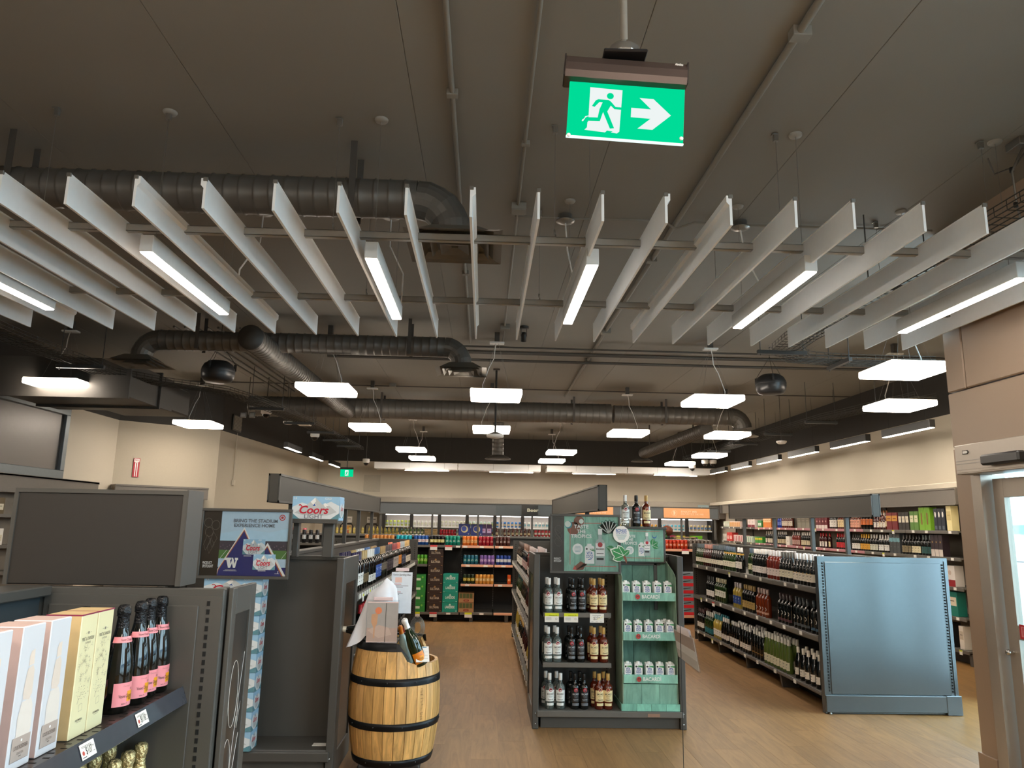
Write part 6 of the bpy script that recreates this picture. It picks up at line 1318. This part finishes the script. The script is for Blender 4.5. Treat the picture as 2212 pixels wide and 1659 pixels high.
# things at the other end of the beer fixture and beyond the barrel gondola
cans('black bottles with silver bands', 'beer fixture alcove end', 5, -3.3, -2.75, 12.75, 1.236, can('#1b1b1e', '#c9ccce', h=.22, r=.034), 1, 'sleeve_bottle', 'bottle')
cans('red and navy cans', 'beer fixture alcove end', 9, -4.25, -3.4, 12.75, 1.236, can('#b5242c', '#23305f', h=.12), 1)
cans('pink squat cans', 'beer fixture alcove end shelf', 8, -3.9, -3.1, 13.3, zt, can('#e0707a', '#e9e0dc', h=.08, r=.035), 1)

# ---- cooler goods
CC = ['#e6a23c', '#e8e4c9', '#9fd0d8', '#d6e06a', '#efece2', '#5fb7c9', '#cfe0d0', '#e9d04f', '#f2efe6', '#6fbf9a', '#d9c08a', '#3f7fc0']
for i in range(ND):
    a = CX0+i*DW; far_side = i > 8
    for si, (z, h) in enumerate(((1.2, .22), (1.5, .15))):
        if far_side and si == 0: continue
        n = 7
        c1, c2 = CC[(i*5+si*3) % 12], CC[(i*7+si*4+2) % 12]
        me = can(c1, c2, '#e9ebea', h, .033) if si else meshes(spec('bordeaux', [G_LIME, G_YEL, G_CLR, G_AMB][i % 4], c2, .05, 'std', .03, .16, c1, solid=True, sc=.78))[0]
        for j in range(n):
            nm = 'beer_can' if si else 'beer_bottle'
            o = obj(nm, me, None, (a+.07+j*(DW-.12)/(n-1)*.98, 19.76, z+.001), 0)
            tag(o, f'{ORD[j]} {"can" if si else "bottle"} behind the {ORD[i]} cooler door from the staff door, {"upper" if si else "lower"} shelf', 'can' if si else 'bottle', f'{"cans" if si else "bottles"} in {ORD[i]} cooler door from staff door')
def d_soft(m, w, h, y): m.circ(0, h*.5, w*.14, y, 0, 10); m.rect(-w*.4, h*.1, w*.4, h*.2, y, 1)
for j, (c_, nm) in enumerate((('#c9285a', 'magenta'), ('#e6dc1e', 'yellow'), ('#7ed321', 'lime'))):
    carton('drink_pack', f'bright {nm} drink pack low in the last cooler doors', 'pack', (4.95+j*.36, 19.82, 1.21), 0, .33, .2, .16, (c_, '#5a3a6a', '#efe9c0'), None, d_soft)

# ---- champagne gondola goods (facing +x)
def rot_print(m): return m
BXH = .336
wb = MB().box(-.047, -.05, 0, .047, .05, BXH, 0, .002).mesh('body', [M('#d3d5da', .4, var=.01)])
def silhouette(m, y):
    m.poly([(-.006, .105), (-.03, .1), (-.033, .15), (-.022, .185), (.018, .19), (.03, .17), (.034, .12), (.03, .1)], y, 0)
    m.poly([(-.018, .19), (-.022, .205), (-.016, .25), (-.012, .262), (.01, .268), (.018, .255), (.02, .2), (.01, .187)], y, 1)
    m.poly([(-.01, .268), (-.012, .29), (-.006, .303), (.01, .306), (.012, .27)], y, 2)
sides = MB().box(-.0475, -.048, .002, -.0472, .048, BXH-.002, 0, 0).box(-.045, -.046, BXH, .045, .046, BXH+.0004, 0, 0).mesh('side_sheet', [M('#c9aea6', .45)])
m = MB(); silhouette(m, -.0508)
m.v = [(x*.9+.003, y, z-.03) for x, y, z in m.v]
m.rect(-.036, .02, .036, .075, -.0516, 3).text('LOUIS ROEDERER', 0, .05, .01, -.0522, 4, w=.056, bold=.01).text('COLLECTION', 0, .036, .006, -.0522, 4, w=.026).circ(0, .065, .0035, -.0522, 5, 10).rect(-.005, .028, .005, .03, -.0522, 4)
m.line([(-.036, .0195), (.036, .0195)], .0012, -.0512, 4)
pm_ = m.mesh('print', [M('#e0d8cf', .4), M('#ddcfc2', .4), M('#e3d4c6', .4), M('#b3a49a', .4), M('#6f625a', .5), WHITE], False)
for i, y in enumerate((1.83, 1.965, 2.085)) :
    o = obj('champagne_box', wb, None, (-1.172, y+.005, 1.021), PI/2); tag(o, f'white champagne gift box with beige bottle print, {["cut by the picture edge", "in the middle of three", "beside the cream boxes"][i]}', 'box', 'white champagne gift boxes')
    obj('side_sheet', sides, o); obj('print', pm_, o)
cb = MB().box(-.044, -.05, 0, .044, .05, .332, 0, .002).mesh('body', [M('#e6dfb4', .35, var=.01)])
cs = MB().box(-.0445, -.048, .002, -.0442, .048, .33, 0, 0).box(-.0435, -.049, .332, .0435, .049, .3325, 0, 0).box(-.0445, -.0505, .329, .0445, -.0495, .333, 1, 0).box(-.0447, -.05, .329, -.044, .05, .333, 1, 0).mesh('side_sheet', [M('#cdb281', .5), M('#8a2a4a', .4)])
random.seed(3)
m = MB().text('MOËT & CHANDON', .0, .263, .01, -.0508, 0, w=.062).text('CHAMPAGNE', .0, .252, .006, -.0508, 1, w=.03).text('ROSÉ IMPÉRIAL', .0, .045, .006, -.0508, 0, w=.036, bold=.01).rect(-.012, .039, .012, .04, -.0508, 1)
m.rect(-.004, .276, .004, .283, -.0508, 1).rect(-.016, .279, -.007, .2798, -.0508, 1).rect(.007, .279, .016, .2798, -.0508, 1)
for k in range(34):
    x, z = random.uniform(-.034, .034), random.uniform(.14, .245); r = random.uniform(.003, .009); n_ = random.choice((3, 5, 6))
    for q in range(n_): a = 2*PI*q/n_+k; m.line([(x, z), (x+r*math.cos(a), z+r*math.sin(a))], .0005, -.0508, 1)
for k in range(50): x = random.gauss(0, .016); m.rect(x, .1+random.uniform(0, .05), x+.0014, .1+random.uniform(.0, .05)+.0, -.0508, 0) if k < 0 else m.circ(x, .1+abs(random.gauss(0, .02)), .0009, -.0508, 0, 5)
m.line([(-.008, .068), (-.009, .085), (.003, .088), (.008, .086), (.009, .07), (-.008, .068)], .0007, -.0508, 1).line([(-.02, .09), (-.014, .105)], .0012, -.0508, 1)
cp2 = m.mesh('print', [M('#4a4440', .5), M('#8d8676', .5)], False)
m = MB().text('MOËT & CHANDON', 0, .17, .012, 0, 0, w=.25, bold=.02, vert=True); m.xf(Matrix.Translation((-.0446, .02, 0)) @ rotz(-PI/2)); m.v = [(-.0452, y, z) for x, y, z in m.v]; cv = m.mesh('side_lettering', [M('#8a2a3c', .5)], False)
for i, y in enumerate((2.235, 2.328)):
    o = obj('champagne_box', cb, None, (-1.172, y, 1.021), PI/2); tag(o, f'cream champagne gift box with line drawings, {["next to white boxes", "next to black bottles"][i]}', 'box', 'cream champagne gift boxes'); obj('side_sheet', cs, o); obj('print', cp2, o)
    if i == 0: obj('side_lettering', cv, o)
# pink label champagne bottles
pr = PROF['champ']; bm_ = MB().lathe(pr, 28).mesh('body', [G_DARK])
m = MB(); q = [(.0215, .238), (.0195, .262), (.0178, .285), (.0182, .292), (.0205, .296), (.0215, .305), (.0195, .318), (.014, .326), (0, .328)]; m.lathe(q, 20)
m.tube([(.0205*math.cos(k*PI/8), .0205*math.sin(k*PI/8), .293) for k in range(16)], .0012, 4, closed=True)
fo = m.mesh('foil', [M('#15171b', .25, metal=.4, var=.1, bump=.6, scale=120)])
R = .0447
def champ_label(pc):
    m = MB(); m.lathe([(R, .022), (R, .092)], 14, 0, a0=-PI/2-.95, a1=-PI/2+.95)
    m.add([((R+.0006)*math.sin(x/R), -(R+.0006)*math.cos(x/R), z) for x, z in [(.002+.026*k/6, .035) for k in range(7)]+[(.028-.026*k/6, .066) for k in range(7)]], [list(range(14))], 1)
    m.text('Veuve Clicquot', .0, .052, .011, 0, 2, w=.052, rad=R+.0012); m.text('ROSÉ', .015, .042, .006, 0, 2, w=.014, rad=R+.0012); m.text('Champagne', -.002, .082, .005, 0, 3, w=.024, rad=R+.0008); m.text('BRUT', -.005, .029, .004, 0, 2, w=.02, rad=R+.0008)
    m.add([((R+.0012)*math.sin(x/R), -(R+.0012)*math.cos(x/R), z) for x, z in [(.016+.004*math.cos(k*PI/4), .072+.004*math.sin(k*PI/4)) for k in range(8)]], [list(range(8))], 3)
    return m.mesh('label', [M(pc, .45, var=0), M('#f0a21c', .45, var=0), M('#4a2c2c', .5, var=0), M('#b9787a', .5, var=0)], False)
pl = champ_label('#f2949a')
m = MB(); m.lathe([(.0325, .212), (.0278, .23)], 18, 0, a0=-PI/2-1.6, a1=-PI/2+1.1); m.add([((.029)*math.sin(x/.029), -.031*math.cos(x/.029), z) for x, z in ((.024, .209), (.036, .207), (.034, .222), (.036, .236), (.024, .232))], [list(range(5))], 0)
m.text('Veuve Clicquot', -.006, .221, .008, 0, 1, w=.04, rad=.032); nk = m.mesh('neck_label', [M('#f2949a', .45, var=0), M('#4a2c2c', .5, var=0)], False)
for i, (y, dx) in enumerate(((2.51, 0), (2.625, .003), (2.71, -.004), (2.795, 0), (2.44, -.09))):
    o = obj('champagne_bottle', bm_, None, (-1.155+dx, y, 1.021), PI/2-.35); obj('foil', fo, o); obj('label', pl, o); obj('neck_label', nk, o)
    tag(o, ['black champagne bottle with pink label next to the cream boxes', 'second black champagne bottle with pink label', 'third black champagne bottle with pink label', 'last black champagne bottle with pink label by the slotted panel', 'black champagne bottle half hidden behind the cream box'][i], 'bottle', 'pink label champagne bottles')
# gold foil bottles
gb = MB().lathe([(0, 0), (.038, 0), (.043, .006), (.043, .13), (.041, .155), (.034, .195), (.024, .23), (.0195, .25)], 22).mesh('body', [M('#dcc88c', .3, metal=.55, var=.05)])
m = MB(); m.lathe([(.0195, .25), (.0172, .272), (.0185, .283), (.0215, .29), (.0225, .303), (.0205, .318), (.013, .325), (0, .326)], 16); gf = m.mesh('foil', [M('#e0cd96', .25, metal=.7, var=.15, bump=1.0, scale=90)])
gl = MB().lathe([(.0437, .03), (.0437, .09)], 10, 0, a0=-PI/2-.9, a1=-PI/2+.9).mesh('label', [M('#efe6c8', .4)], False)
k = 0
for r, (x, ys_) in enumerate(((-1.172, (2.5, 2.595, 2.69, 2.785)), (-1.262, (2.45, 2.55, 2.65, 2.75)), (-1.352, (2.5, 2.6, 2.7, 2.79)))):
    for i, y in enumerate(ys_):
        o = obj('sparkling_bottle', gb, None, (x, y, .531), PI/2); obj('foil', gf, o); obj('label', gl, o)
        tag(o, f'gold foil sparkling bottle, {ORD[3-i]} from slotted panel, {["front", "middle", "back"][r]} row, shelf below champagne', 'bottle', 'gold foil sparkling bottles'); k += 1
for i in range(3):
    o = obj('sparkling_bottle', gb, None, (-1.172, 2.405-i*.095, .531), PI/2); obj('foil', gf, o); obj('label', gl, o); tag(o, f'gold foil sparkling bottle, {ORD[4+i]} from slotted panel, front row, shelf below champagne', 'bottle', 'gold foil sparkling bottles')
# far window-wall fixture goods
for i, (y, z, c_, d) in enumerate(((9.1, 1.626, '#e6dca0', 'pale yellow box'), (9.3, 1.626, '#5a4a2a', 'olive bottle-shaped box'), (9.15, 1.251, '#1f3f9a', 'blue box'), (9.35, 1.251, '#e4e0d8', 'white box'), (9.2, .926, '#1b1b1b', 'black box'))):
    carton('gift_box', f'{d} on the window wall shelf beside the header box', 'box', (-5.98, y, z), PI/2, .16, .14, .2, (c_, '#cfc7b0', '#8a8068'), None, d_label)

# ---- light beer cases stacked at the empty endcap
def coors(m, x0, z0, w, h, y, o=0, name=True):
    m.rect(x0, z0, x0+w, z0+h, y, 0); P_ = lambda a, b: (x0+a*w, z0+b*h)
    m.poly([P_(0, 1), P_(0, .55), P_(.2, .75), P_(.42, .6), P_(.6, .62), P_(.82, .8), P_(1, .62), P_(1, 1)], y-.0006, 1)
    m.poly([P_(.05, .3), P_(.25, .55), P_(.38, .78), P_(.48, .97), P_(.56, .82), P_(.64, .66), P_(.7, .74), P_(.8, .6), P_(.95, .35), P_(.75, .2), P_(.25, .2)], y-.0012, 2)
    m.poly([P_(.38, .78), P_(.48, .97), P_(.5, .8), P_(.46, .72), P_(.52, .6), P_(.44, .66)], y-.0018, 3); m.poly([P_(.66, .7), P_(.7, .74), P_(.78, .62), P_(.72, .6), P_(.74, .5), P_(.68, .6)], y-.0018, 3)
    m.poly([P_(0, .3), P_(.14, .08), P_(.2, .02), P_(.2, 0), P_(0, 0)], y-.0018, 7); m.poly([P_(1, .3), P_(.86, .1), P_(.8, 0), P_(1, 0)], y-.0018, 7)
    m.poly([P_(.43, .61), P_(.5, .61), P_(.47, .7)], y-.0024, 4)
    m.text('Coors', x0+w*.47, z0+h*.42, h*.34, y-.0026, 5, w=w*.62, bold=.035, shear=.25); m.line([P_(.14, .62), P_(.17, .66), P_(.21, .58), P_(.17, .45)], h*.04, y-.0028, 5)
    m.text('LIGHT', x0+w*.47, z0+h*.14, h*.18, y-.0026, 6, w=w*.4, bold=.01)
    m.text('COLD', x0+w*.76, z0+h*.93, h*.09, y-.0026, 3, w=w*.14, bold=.02); m.text('15', x0+w*.06, z0+h*.93, h*.09, y-.0026, 3, w=w*.05, bold=.02)
CM = [M('#dfe4e6', .4, var=.01), M('#9cc6e2', .4, var=.04), M('#c3c7c7', .45, var=.08, scale=20), WHITE, M('#1c4f9c', .4), M('#c41230', .4), M('#6a6f78', .4), M('#5f8f9a', .5)]
m = MB(); coors(m, -.19, .002, .38, .12, -.0712); kf = m.mesh('front_print', CM, False)
m = MB()
m.rect(-.07, .002, .07, .12, 0, 0); m.poly([(-.07, .12), (-.07, .06), (-.04, .1), (0, .08), (.04, .1), (.07, .07), (.07, .12)], -.0006, 1); m.poly([(-.03, .02), (-.045, .05), (0, .105), (.045, .05), (.03, .02), (0, .008)], -.0012, 2); m.poly([(-.07, .0), (-.07, .04), (-.02, .0)], -.0014, 7); m.poly([(.07, .0), (.07, .04), (.02, .0)], -.0014, 7)
m.text('Coors', .0, .062, .03, -.0018, 5, w=.07, bold=.03, shear=.25); m.poly([(-.006, .085), (.006, .085), (0, .096)], -.002, 4); m.rect(-.002, .02, .002, .045, -.002, 6); m.xf(Matrix.Translation((.1912, 0, 0)) @ rotz(PI/2)); ke = m.mesh('end_print', CM, False)
kb = MB().box(-.19, -.07, 0, .19, .07, .121, 0, .003).mesh('body', [CM[1]])
for i in range(9):
    o = obj('beer_case', kb, None, (-1.644, 5.13+random.uniform(-.005, .005), .171+i*.1185), 0); o.scale = (1, 1, .965); obj('front_print', kf, o); obj('end_print', ke, o)
    tag(o, f'light blue mountain beer case, {ORD[i]} from the bottom of the endcap stack', 'case', 'light blue beer cases in the endcap stack')
# stadium poster
t = thing('poster', 'framed stadium beer poster hung over the light blue beer cases', 'poster', (-1.88, 5.02, 1.236)); PW, PH = .6, .455; frame(t, PW, PH)
QM = CM+[M('#232a6e', .35), M('#f0ece6', .4), M('#b9602a', .4), M('#b9d3e6', .4), M('#3b3340', .6), M('#4f7a36', .6), M('#c63a3a', .4), M('#b7d9ee', .4), M('#6d5a66', .5)]
m = MB(); X0 = .135
m.rect(X0, .02, .582, .437, .012, 11).poly([(X0, .23), (.582, .23), (.582, .33), (.45, .3), (.3, .32), (X0, .29)], .0118, 15)
m.rect(X0, .18, .582, .245, .0112, 12).rect(X0, .13, .582, .185, .0108, 13).rect(X0, .02, .582, .075, .0106, 8)
for k in range(5): m.line([(X0+.01+k*.1, .13), (X0+.05+k*.1, .185)], .002, .0104, 3)
for k in range(30): m.circ(X0+.008+k*.0147, .205+.012*math.sin(k*2.1), .004, .0106, 16, 6)
m.poly([(X0, .06), (.29, .335), (.345, .235), (.41, .17), (.45, .235), (.582, .02), (X0, .02)], .0100, 9); m.poly([(X0+.004, .06), (.29, .318), (.34, .225), (.41, .155), (.45, .215), (.565, .02), (X0, .02)], .0094, 10); m.poly([(X0+.008, .055), (.29, .308), (.337, .22), (.41, .15), (.45, .205), (.556, .02), (X0, .02)], .0088, 8)
m.text('BRING THE STADIUM', .36, .375, .022, .0092, 6, w=.29, bold=.03).text('EXPERIENCE HOME', .355, .345, .022, .0092, 6, w=.27, bold=.03)
m.circ(.535, .4, .02, .0092, 14, 20).circ(.535, .4, .014, .0086, 11, 20).circ(.535, .4, .009, .008, 14, 14)
m.poly([(.175, .135), (.22, .135), (.22, .124), (.214, .12), (.219, .095), (.226, .12), (.222, .135), (.232, .135), (.238, .12), (.245, .095), (.25, .12), (.244, .124), (.244, .135), (.265, .135), (.265, .12), (.259, .12), (.25, .07), (.236, .07), (.228, .1), (.218, .07), (.204, .07), (.19, .12), (.175, .12)], .0078, 9)
m.rect(.185, .056, .255, .058, .0078, 9).rect(.175, .05, .262, .052, .0078, 9).rect(.3, .146, .35, .15, .0066, 9).rect(.4, .052, .45, .056, .0066, 9).rect(.51, .035, .54, .037, .0066, 9).rect(.53, .037, .534, .055, .0066, 9)
coors(m, .29, .157, .145, .1, .0078); coors(m, .365, .06, .145, .1, .0048)
m.build('artwork', QM, t)
m = MB().rect(.02, .018, X0, .437, .0122, 0).text('PRODUCT', .065, .1, .018, .0112, 1, w=.06, bold=.02).text('SPOTLIGHT', .07, .078, .018, .0112, 1, w=.07, bold=.02)
for k, (x, z) in enumerate(((.05, .36), (.1, .345), (.06, .3))): m.tube([(x+.026*math.cos(q*PI/8), .0115, z+.03*math.sin(q*PI/8)) for q in range(16)], .0007, 3, 2, closed=True)
for x, z in ((.05, .22), (.09, .24), (.075, .2)): m.tube([(x, .0115, z+.06), (x-.02, .0115, z), (x-.005, .0115, z-.04), (x+.025, .0115, z+.02)], .0007, 3, 2, closed=True)
m.build('side_band', [M('#2e2620', .25), WHITE, M('#8d867c', .4)], t); MB().box(.018, .004, .018, .582, .006, .437, 0, 0).build('cover_sheet', ACRYL, t)
MB().box(.2, .02, .2, .23, .42, .23, 0).box(.4, .02, .2, .43, .42, .23, 0).build('bracket', FX, t)
# case on a stand
t = thing('case_stand', 'grey raised stand holding one light beer case above the endcap', 'stand', (-1.15, 5.3, 1.37)); 
MB().box(-.18, -.1, .232, .14, .06, .25, 0, .003).box(.03, -.03, 0, .1, .03, .235, 0, .004).box(-.18, -.03, 0, -.14, .03, .235, 0, .004).box(-.18, -.11, .232, .14, -.1, .262, 0, .002).build('frame', FX, t)
kb2 = MB().box(-.165, -.07, 0, .165, .07, .165, 0, .004).mesh('body', [CM[1]]); o = obj('beer_case', kb2, None, (-1.165, 5.27, 1.621), -.03)
tag(o, 'mountain-print beer case displayed on a stand under the aisle header', 'case'); m = MB(); coors(m, -.163, .004, .326, .158, -.0712); obj('front_print', m.mesh('front_print', CM, False), o)
o2 = obj('end_print', ke, o, (-.026, 0, .02)); 

# ---- oak barrel
t = thing('barrel', 'light oak barrel with black hoops and a cut-away opening in its top', 'barrel', (-.575, 5.3, 0))
OAK = M('#dcab66', .45, kind='wood', coat=.15); NS = 26; HB0, HB1, HC = .085, .835, .705
def br(z): u = (z-.46)/.39; return .305-.05*u*u
zsn = 12
for k in range(NS):
    a0_, a1_ = 2*PI*k/NS, 2*PI*(k+1)/NS; am = (a0_+a1_)/2; g_ = .0065
    dx, dy = math.cos(am), math.sin(am); rel = (am+PI/2+PI) % (2*PI)-PI   # angle from the side facing the entrance, positive to the door side
    top0 = top1 = HB1
    def topz(a):
        rel = (a+PI/2+PI) % (2*PI)-PI
        if .42 < rel < 2.4: return HC
        if .0 < rel <= .42: return HB1-(HB1-HC)*max(0, (rel-.12)/.3)
        return HB1
    m = MB(); v = []
    w_ = random.uniform(-.0008, .0008)
    for j in range(zsn+1):
        for (a, r_) in ((a0_+g_, 0), (a1_-g_, 0), (a1_-g_, -.022), (a0_+g_, -.022)):
            zt_ = topz(a); z = HB0+(zt_-HB0)*j/zsn; rr = br(z)+r_+w_; v.append((rr*math.cos(a), rr*math.sin(a), z))
    f = [(3, 2, 1, 0), (4*zsn, 4*zsn+1, 4*zsn+2, 4*zsn+3)]
    for j in range(zsn):
        b = 4*j
        for q in range(4): f.append((b+q, b+(q+1) % 4, b+4+(q+1) % 4, b+4+q))
    m.add(v, f, 0); m.build('stave', OAK, t)
MB().lathe([(0, .11), (.24, .11), (.24, .13), (0, .13)], 24).build('bottom_head', OAK, t)
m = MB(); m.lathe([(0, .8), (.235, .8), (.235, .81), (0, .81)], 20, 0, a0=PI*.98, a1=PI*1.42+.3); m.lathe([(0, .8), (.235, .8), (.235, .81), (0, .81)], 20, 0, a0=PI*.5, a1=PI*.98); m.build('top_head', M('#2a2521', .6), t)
HP = M('#17181a', .38, metal=.6, var=.05)
for z0, z1 in ((.085, .13), (.31, .355), (.58, .625)):
    m = MB(); m.lathe([(br(z0)+.003, z0), (br((z0+z1)/2)+.0045, (z0+z1)/2), (br(z1)+.003, z1), (br(z1)-.001, z1), (br(z0)-.001, z0), (br(z0)+.003, z0)], 48)
    h = m.build('hoop', HP, t)
    for q in range(10):
        a = q*PI/5+.3+z0; zz = (z0+z1)/2; r_ = br(zz)+.0045
        MB().lathe([(.0045, -.001), (.0035, .002), (0, .003)], 6).xf(Matrix.Translation((r_*math.cos(a), r_*math.sin(a), zz)) @ rotz(a) @ Matrix.Rotation(PI/2, 4, 'Y')).build('rivet', M('#55575a', .3, metal=.8), h) if math.sin(a) < .3 else None
m = MB(); 
for a0_, a1_ in ((-PI/2+.1-4.0, -PI/2+.1),): m.lathe([(br(.79)+.003, .79), (br(.835)+.003, .838), (br(.835)-.026, .838), (br(.835)-.026, .825)], 36, 0, a0=a0_, a1=a1_)
a_s = -PI/2+.1; v = []
for j in range(7):
    a = a_s+j*.05; tz = .838-.1*max(0, (j-1))/6; bz = min(.79, tz-.004) if j < 4 else tz-.012; v += [((br(bz)+.003)*math.cos(a), (br(bz)+.003)*math.sin(a), bz), ((br(tz)+.003)*math.cos(a), (br(tz)+.003)*math.sin(a), tz)]
m.add(v, [(2*j, 2*j+2, 2*j+3, 2*j+1) for j in range(6)], 0); m.build('hoop', HP, t)
MB().box(-.2, -.2, .05, .2, .2, .085, 0, .01).build('dolly', M('#2a2725', .5), t)
for sx in (-1, 1):
    for s2 in (-1, 1): MB().lathe([(0, -.01), (.022, -.01), (.025, -.006), (.025, .006), (.022, .01), (0, .01)], 14).xf(Matrix.Translation((sx*.16, s2*.17, .025)) @ Matrix.Rotation(PI/2, 4, 'Y')).build('caster', STEEL, t)
m = MB(); random.seed(11)
for k in range(26): zz = .37+k*.0075; m.rect(-.012+random.uniform(0, .008), zz, .004+random.uniform(0, .008), zz+random.uniform(.0015, .004), 0, 0)
m.build('stamp', M('#8d6335', .6), t, recalc=False)
o = bpy.data.objects['stamp']; me = o.data
for v_ in me.vertices:
    a = -PI/2+.72+v_.co.x/.305; r_ = br(v_.co.z)+.0018; v_.co = (r_*math.cos(a), r_*math.sin(a), v_.co.z)
# bottles and cards in the barrel
def tiltput(o, loc, ax, ang, rz=0): o.matrix_world = Matrix.Translation(loc) @ rotz(rz) @ Matrix.Rotation(ang, 4, ax)
ylab = champ_label('#e8881c')
o = obj('champagne_bottle', MB().lathe(pr, 22).mesh('body', [M('#12240f', .07, coat=.4)])); obj('foil', MB().lathe(q_ := [(.0215, .238), (.0195, .262), (.0178, .285), (.0205, .296), (.0215, .305), (.0195, .318), (.0, .328)], 16).mesh('foil', [M('#e6e4e0', .3, metal=.3)]), o); obj('label', ylab, o)
tag(o, 'green champagne bottle with orange label lying tilted in the barrel opening', 'bottle'); tiltput(o, (-.385, 5.10, .70), 'Y', -.42, .25)
o = obj('champagne_bottle', bpy.data.meshes['body'].copy() if False else MB().lathe([(a*.8, b*.8) for a, b in pr], 18).mesh('body', [M('#9fb5b0', .08, coat=.5)])); obj('foil', MB().lathe([(a*.8, b*.8) for a, b in q_], 14).mesh('foil', [M('#e07f1f', .35, metal=.2)]), o)
tag(o, 'clear sparkling bottle with orange foil leaning behind the barrel rim', 'bottle'); tiltput(o, (-.48, 5.2, .69), 'Y', -.3, .5)
o = obj('champagne_bottle', MB().lathe(pr, 18).mesh('body', [G_DARK])); obj('foil', MB().lathe(q_, 14).mesh('foil', [M('#d9d2c0', .3, metal=.3)]), o)
tag(o, 'dark bottle with cream foil lying across the barrel top under the cloth', 'bottle'); tiltput(o, (-.66, 5.24, .885), 'Y', -1.5, .15)
m = MB()
for k in range(5): m.tube([(.0, -.05+.052*math.cos(q*PI/10)*(1-k*.12), .12+.075*math.sin(q*PI/10)*(1-k*.12)) for q in range(20)], .002, 5, 0, closed=True)
m.tube([(0, -.05, .045), (0, -.05, -.02)], .003, 5)
m.xf(Matrix.Translation((-.48, 5.22, .80)) @ rotz(PI/2-.3)); tag(m.build('wire_ornament', STEEL), 'coiled silver wire ornament behind the tilted champagne bottle', 'ornament')
def sheet(name, label, loc, w, h, mats, deco, rz=0, tx=-.08, clip=True):
    t = thing(name, label, 'sign holder', loc, rz); mt = Matrix.Rotation(tx, 4, 'X')
    m = MB().rect(-w/2, 0, w/2, h, 0, 0, .003); m.xf(mt); m.build('holder', ACRYL, t)
    m = MB(); m.rect(-w/2+.006, .006, w/2-.006, h-.012, -.001, 0); deco(m, w, h, -.002); m.xf(mt); m.build('card', mats, t)
    if clip: m = MB().box(-w*.3, -.006, h-.005, w*.3, .008, h+.018, 0, .003); m.xf(mt); m.build('clip', M('#e6cfcf', .2), t)
    if clip: MB().tube([(.0, .012, -.155), (.0, .012, h*.9)], .002, 5).xf(mt).build('pole', BLACK, t)
    return t
def d_menu(m, w, h, y):
    m.text('Festive Sparkling Ideas', 0, h*.9, .014, y, 1, w=w*.8, shear=.3); m.rect(-w*.3, h*.72, -.0, h*.84, y, 2)
    for k, (zz, ww) in enumerate(((.68, .4), (.64, .8), (.61, .5), (.5, .4), (.47, .5), (.44, .3))): m.rect(-w*.34, h*zz, -w*.34+w*ww*.8, h*(zz+.012), y, 3 if k not in (0, 3) else 4)
    for zz in (.3, .5, .7): m.circ(-w*.42, h*zz, .004, y, 3, 8)
sheet('sign_holder', 'tall white menu card in a clear holder behind the barrel', (-.575, 5.42, .98), .16, .3, [M('#dfe6ee', .3), INK, M('#e6c0b4', .5), M('#8d8a92', .5), M('#b5563c', .5)], d_menu)
def d_drink(m, w, h, y):
    m.rect(-w*.47, h*.35, w*.47, h*.93, y, 1); m.rect(-w*.47, .01, w*.47, h*.35, y, 2)
    m.poly([(-w*.34, h*.66), (-w*.14, h*.7), (-w*.16, h*.45), (-w*.22, h*.35), (-w*.22, h*.12), (-w*.26, h*.12), (-w*.26, h*.35), (-w*.34, h*.48)], y-.0008, 3); m.circ(-w*.13, h*.75, .022, y-.0012, 4, 16)
    m.poly([(-w*.45, h*.3), (-w*.1, h*.42), (w*.2, h*.36), (w*.3, h*.2), (-w*.1, h*.12)], y-.0006, 5); m.line([(w*.1, .008), (w*.1, h*.93)], .003, y-.0016, 6)
sheet('sign_holder', 'pink-framed drink picture in a clear holder on the barrel top', (-.655, 5.08, .835), .215, .275, [M('#e6cfcb', .3), M('#a9a29c', .4), M('#b59c8f', .4), M('#c99a76', .4), M('#e0835a', .4), M('#c2aa9c', .4), INK], d_drink, 0, -.05)
def d_note(m, w, h, y):
    m.rect(-w*.35, h*.83, -w*.02, h*.87, y, 1); m.rect(w*.03, h*.83, w*.3, h*.87, y, 1)
    for k in range(6): m.rect(-w*.35, h*(.68-k*.09), -w*.35+w*(.5+.2*(k % 2)), h*(.69-k*.09), y, 2)
n_ = sheet('note_card', 'small white note card leaning over the barrel opening', (-.375, 5.05, .72), .1, .12, [PAPER, M('#3a8fb5', .5), M('#8d8a8a', .5)], d_note, .25, -.5, False); n_['category'] = 'card'
# white cloth hanging over the wing
t = thing('cloth', 'white draped cloth standing up behind the drink picture', 'cloth', (-.735, 5.20, .87))
m = MB(); NA, NZ = 48, 18; v = []
for j in range(NZ+1):
    u = j/NZ
    for i in range(NA):
        a = 2*PI*i/NA; f_ = (1-u)**.7
        rr = (.065+.055*f_)*(1+(.05+.13*f_)*math.sin(a*4+u*2.2)+.07*f_*math.sin(a*7+1.3+u*3))*(1-max(0, (u-.82)/.18)**2*.75)
        sk_ = .05*u+.03*math.sin(u*2.6); hem = (1-u)**3*(.05*math.sin(a+2.4)+.022*math.sin(a*3))
        v.append((sk_+rr*math.cos(a)*(1 if math.cos(a) > 0 else 1.2), rr*.6*math.sin(a), -.04+.39*u+hem+.025*u*math.cos(a)))
m.add(v, [(j*NA+i, j*NA+(i+1) % NA, (j+1)*NA+(i+1) % NA, (j+1)*NA+i) for j in range(NZ) for i in range(NA)], 0, True); m.add([v[NZ*NA+i] for i in range(NA)], [list(range(NA))], 0, True); m.build('fabric', M('#e6e8ee', .85, var=.02, bump=.3, scale=6), t)
m = MB().poly([(-.03, 0), (.05, 0), (.045, .06), (.02, .085)], 0, 0, .03); m.xf(Matrix.Translation((.1, -.08, -.03))); m.build('dark_fold', M('#1c2733', .4), t)
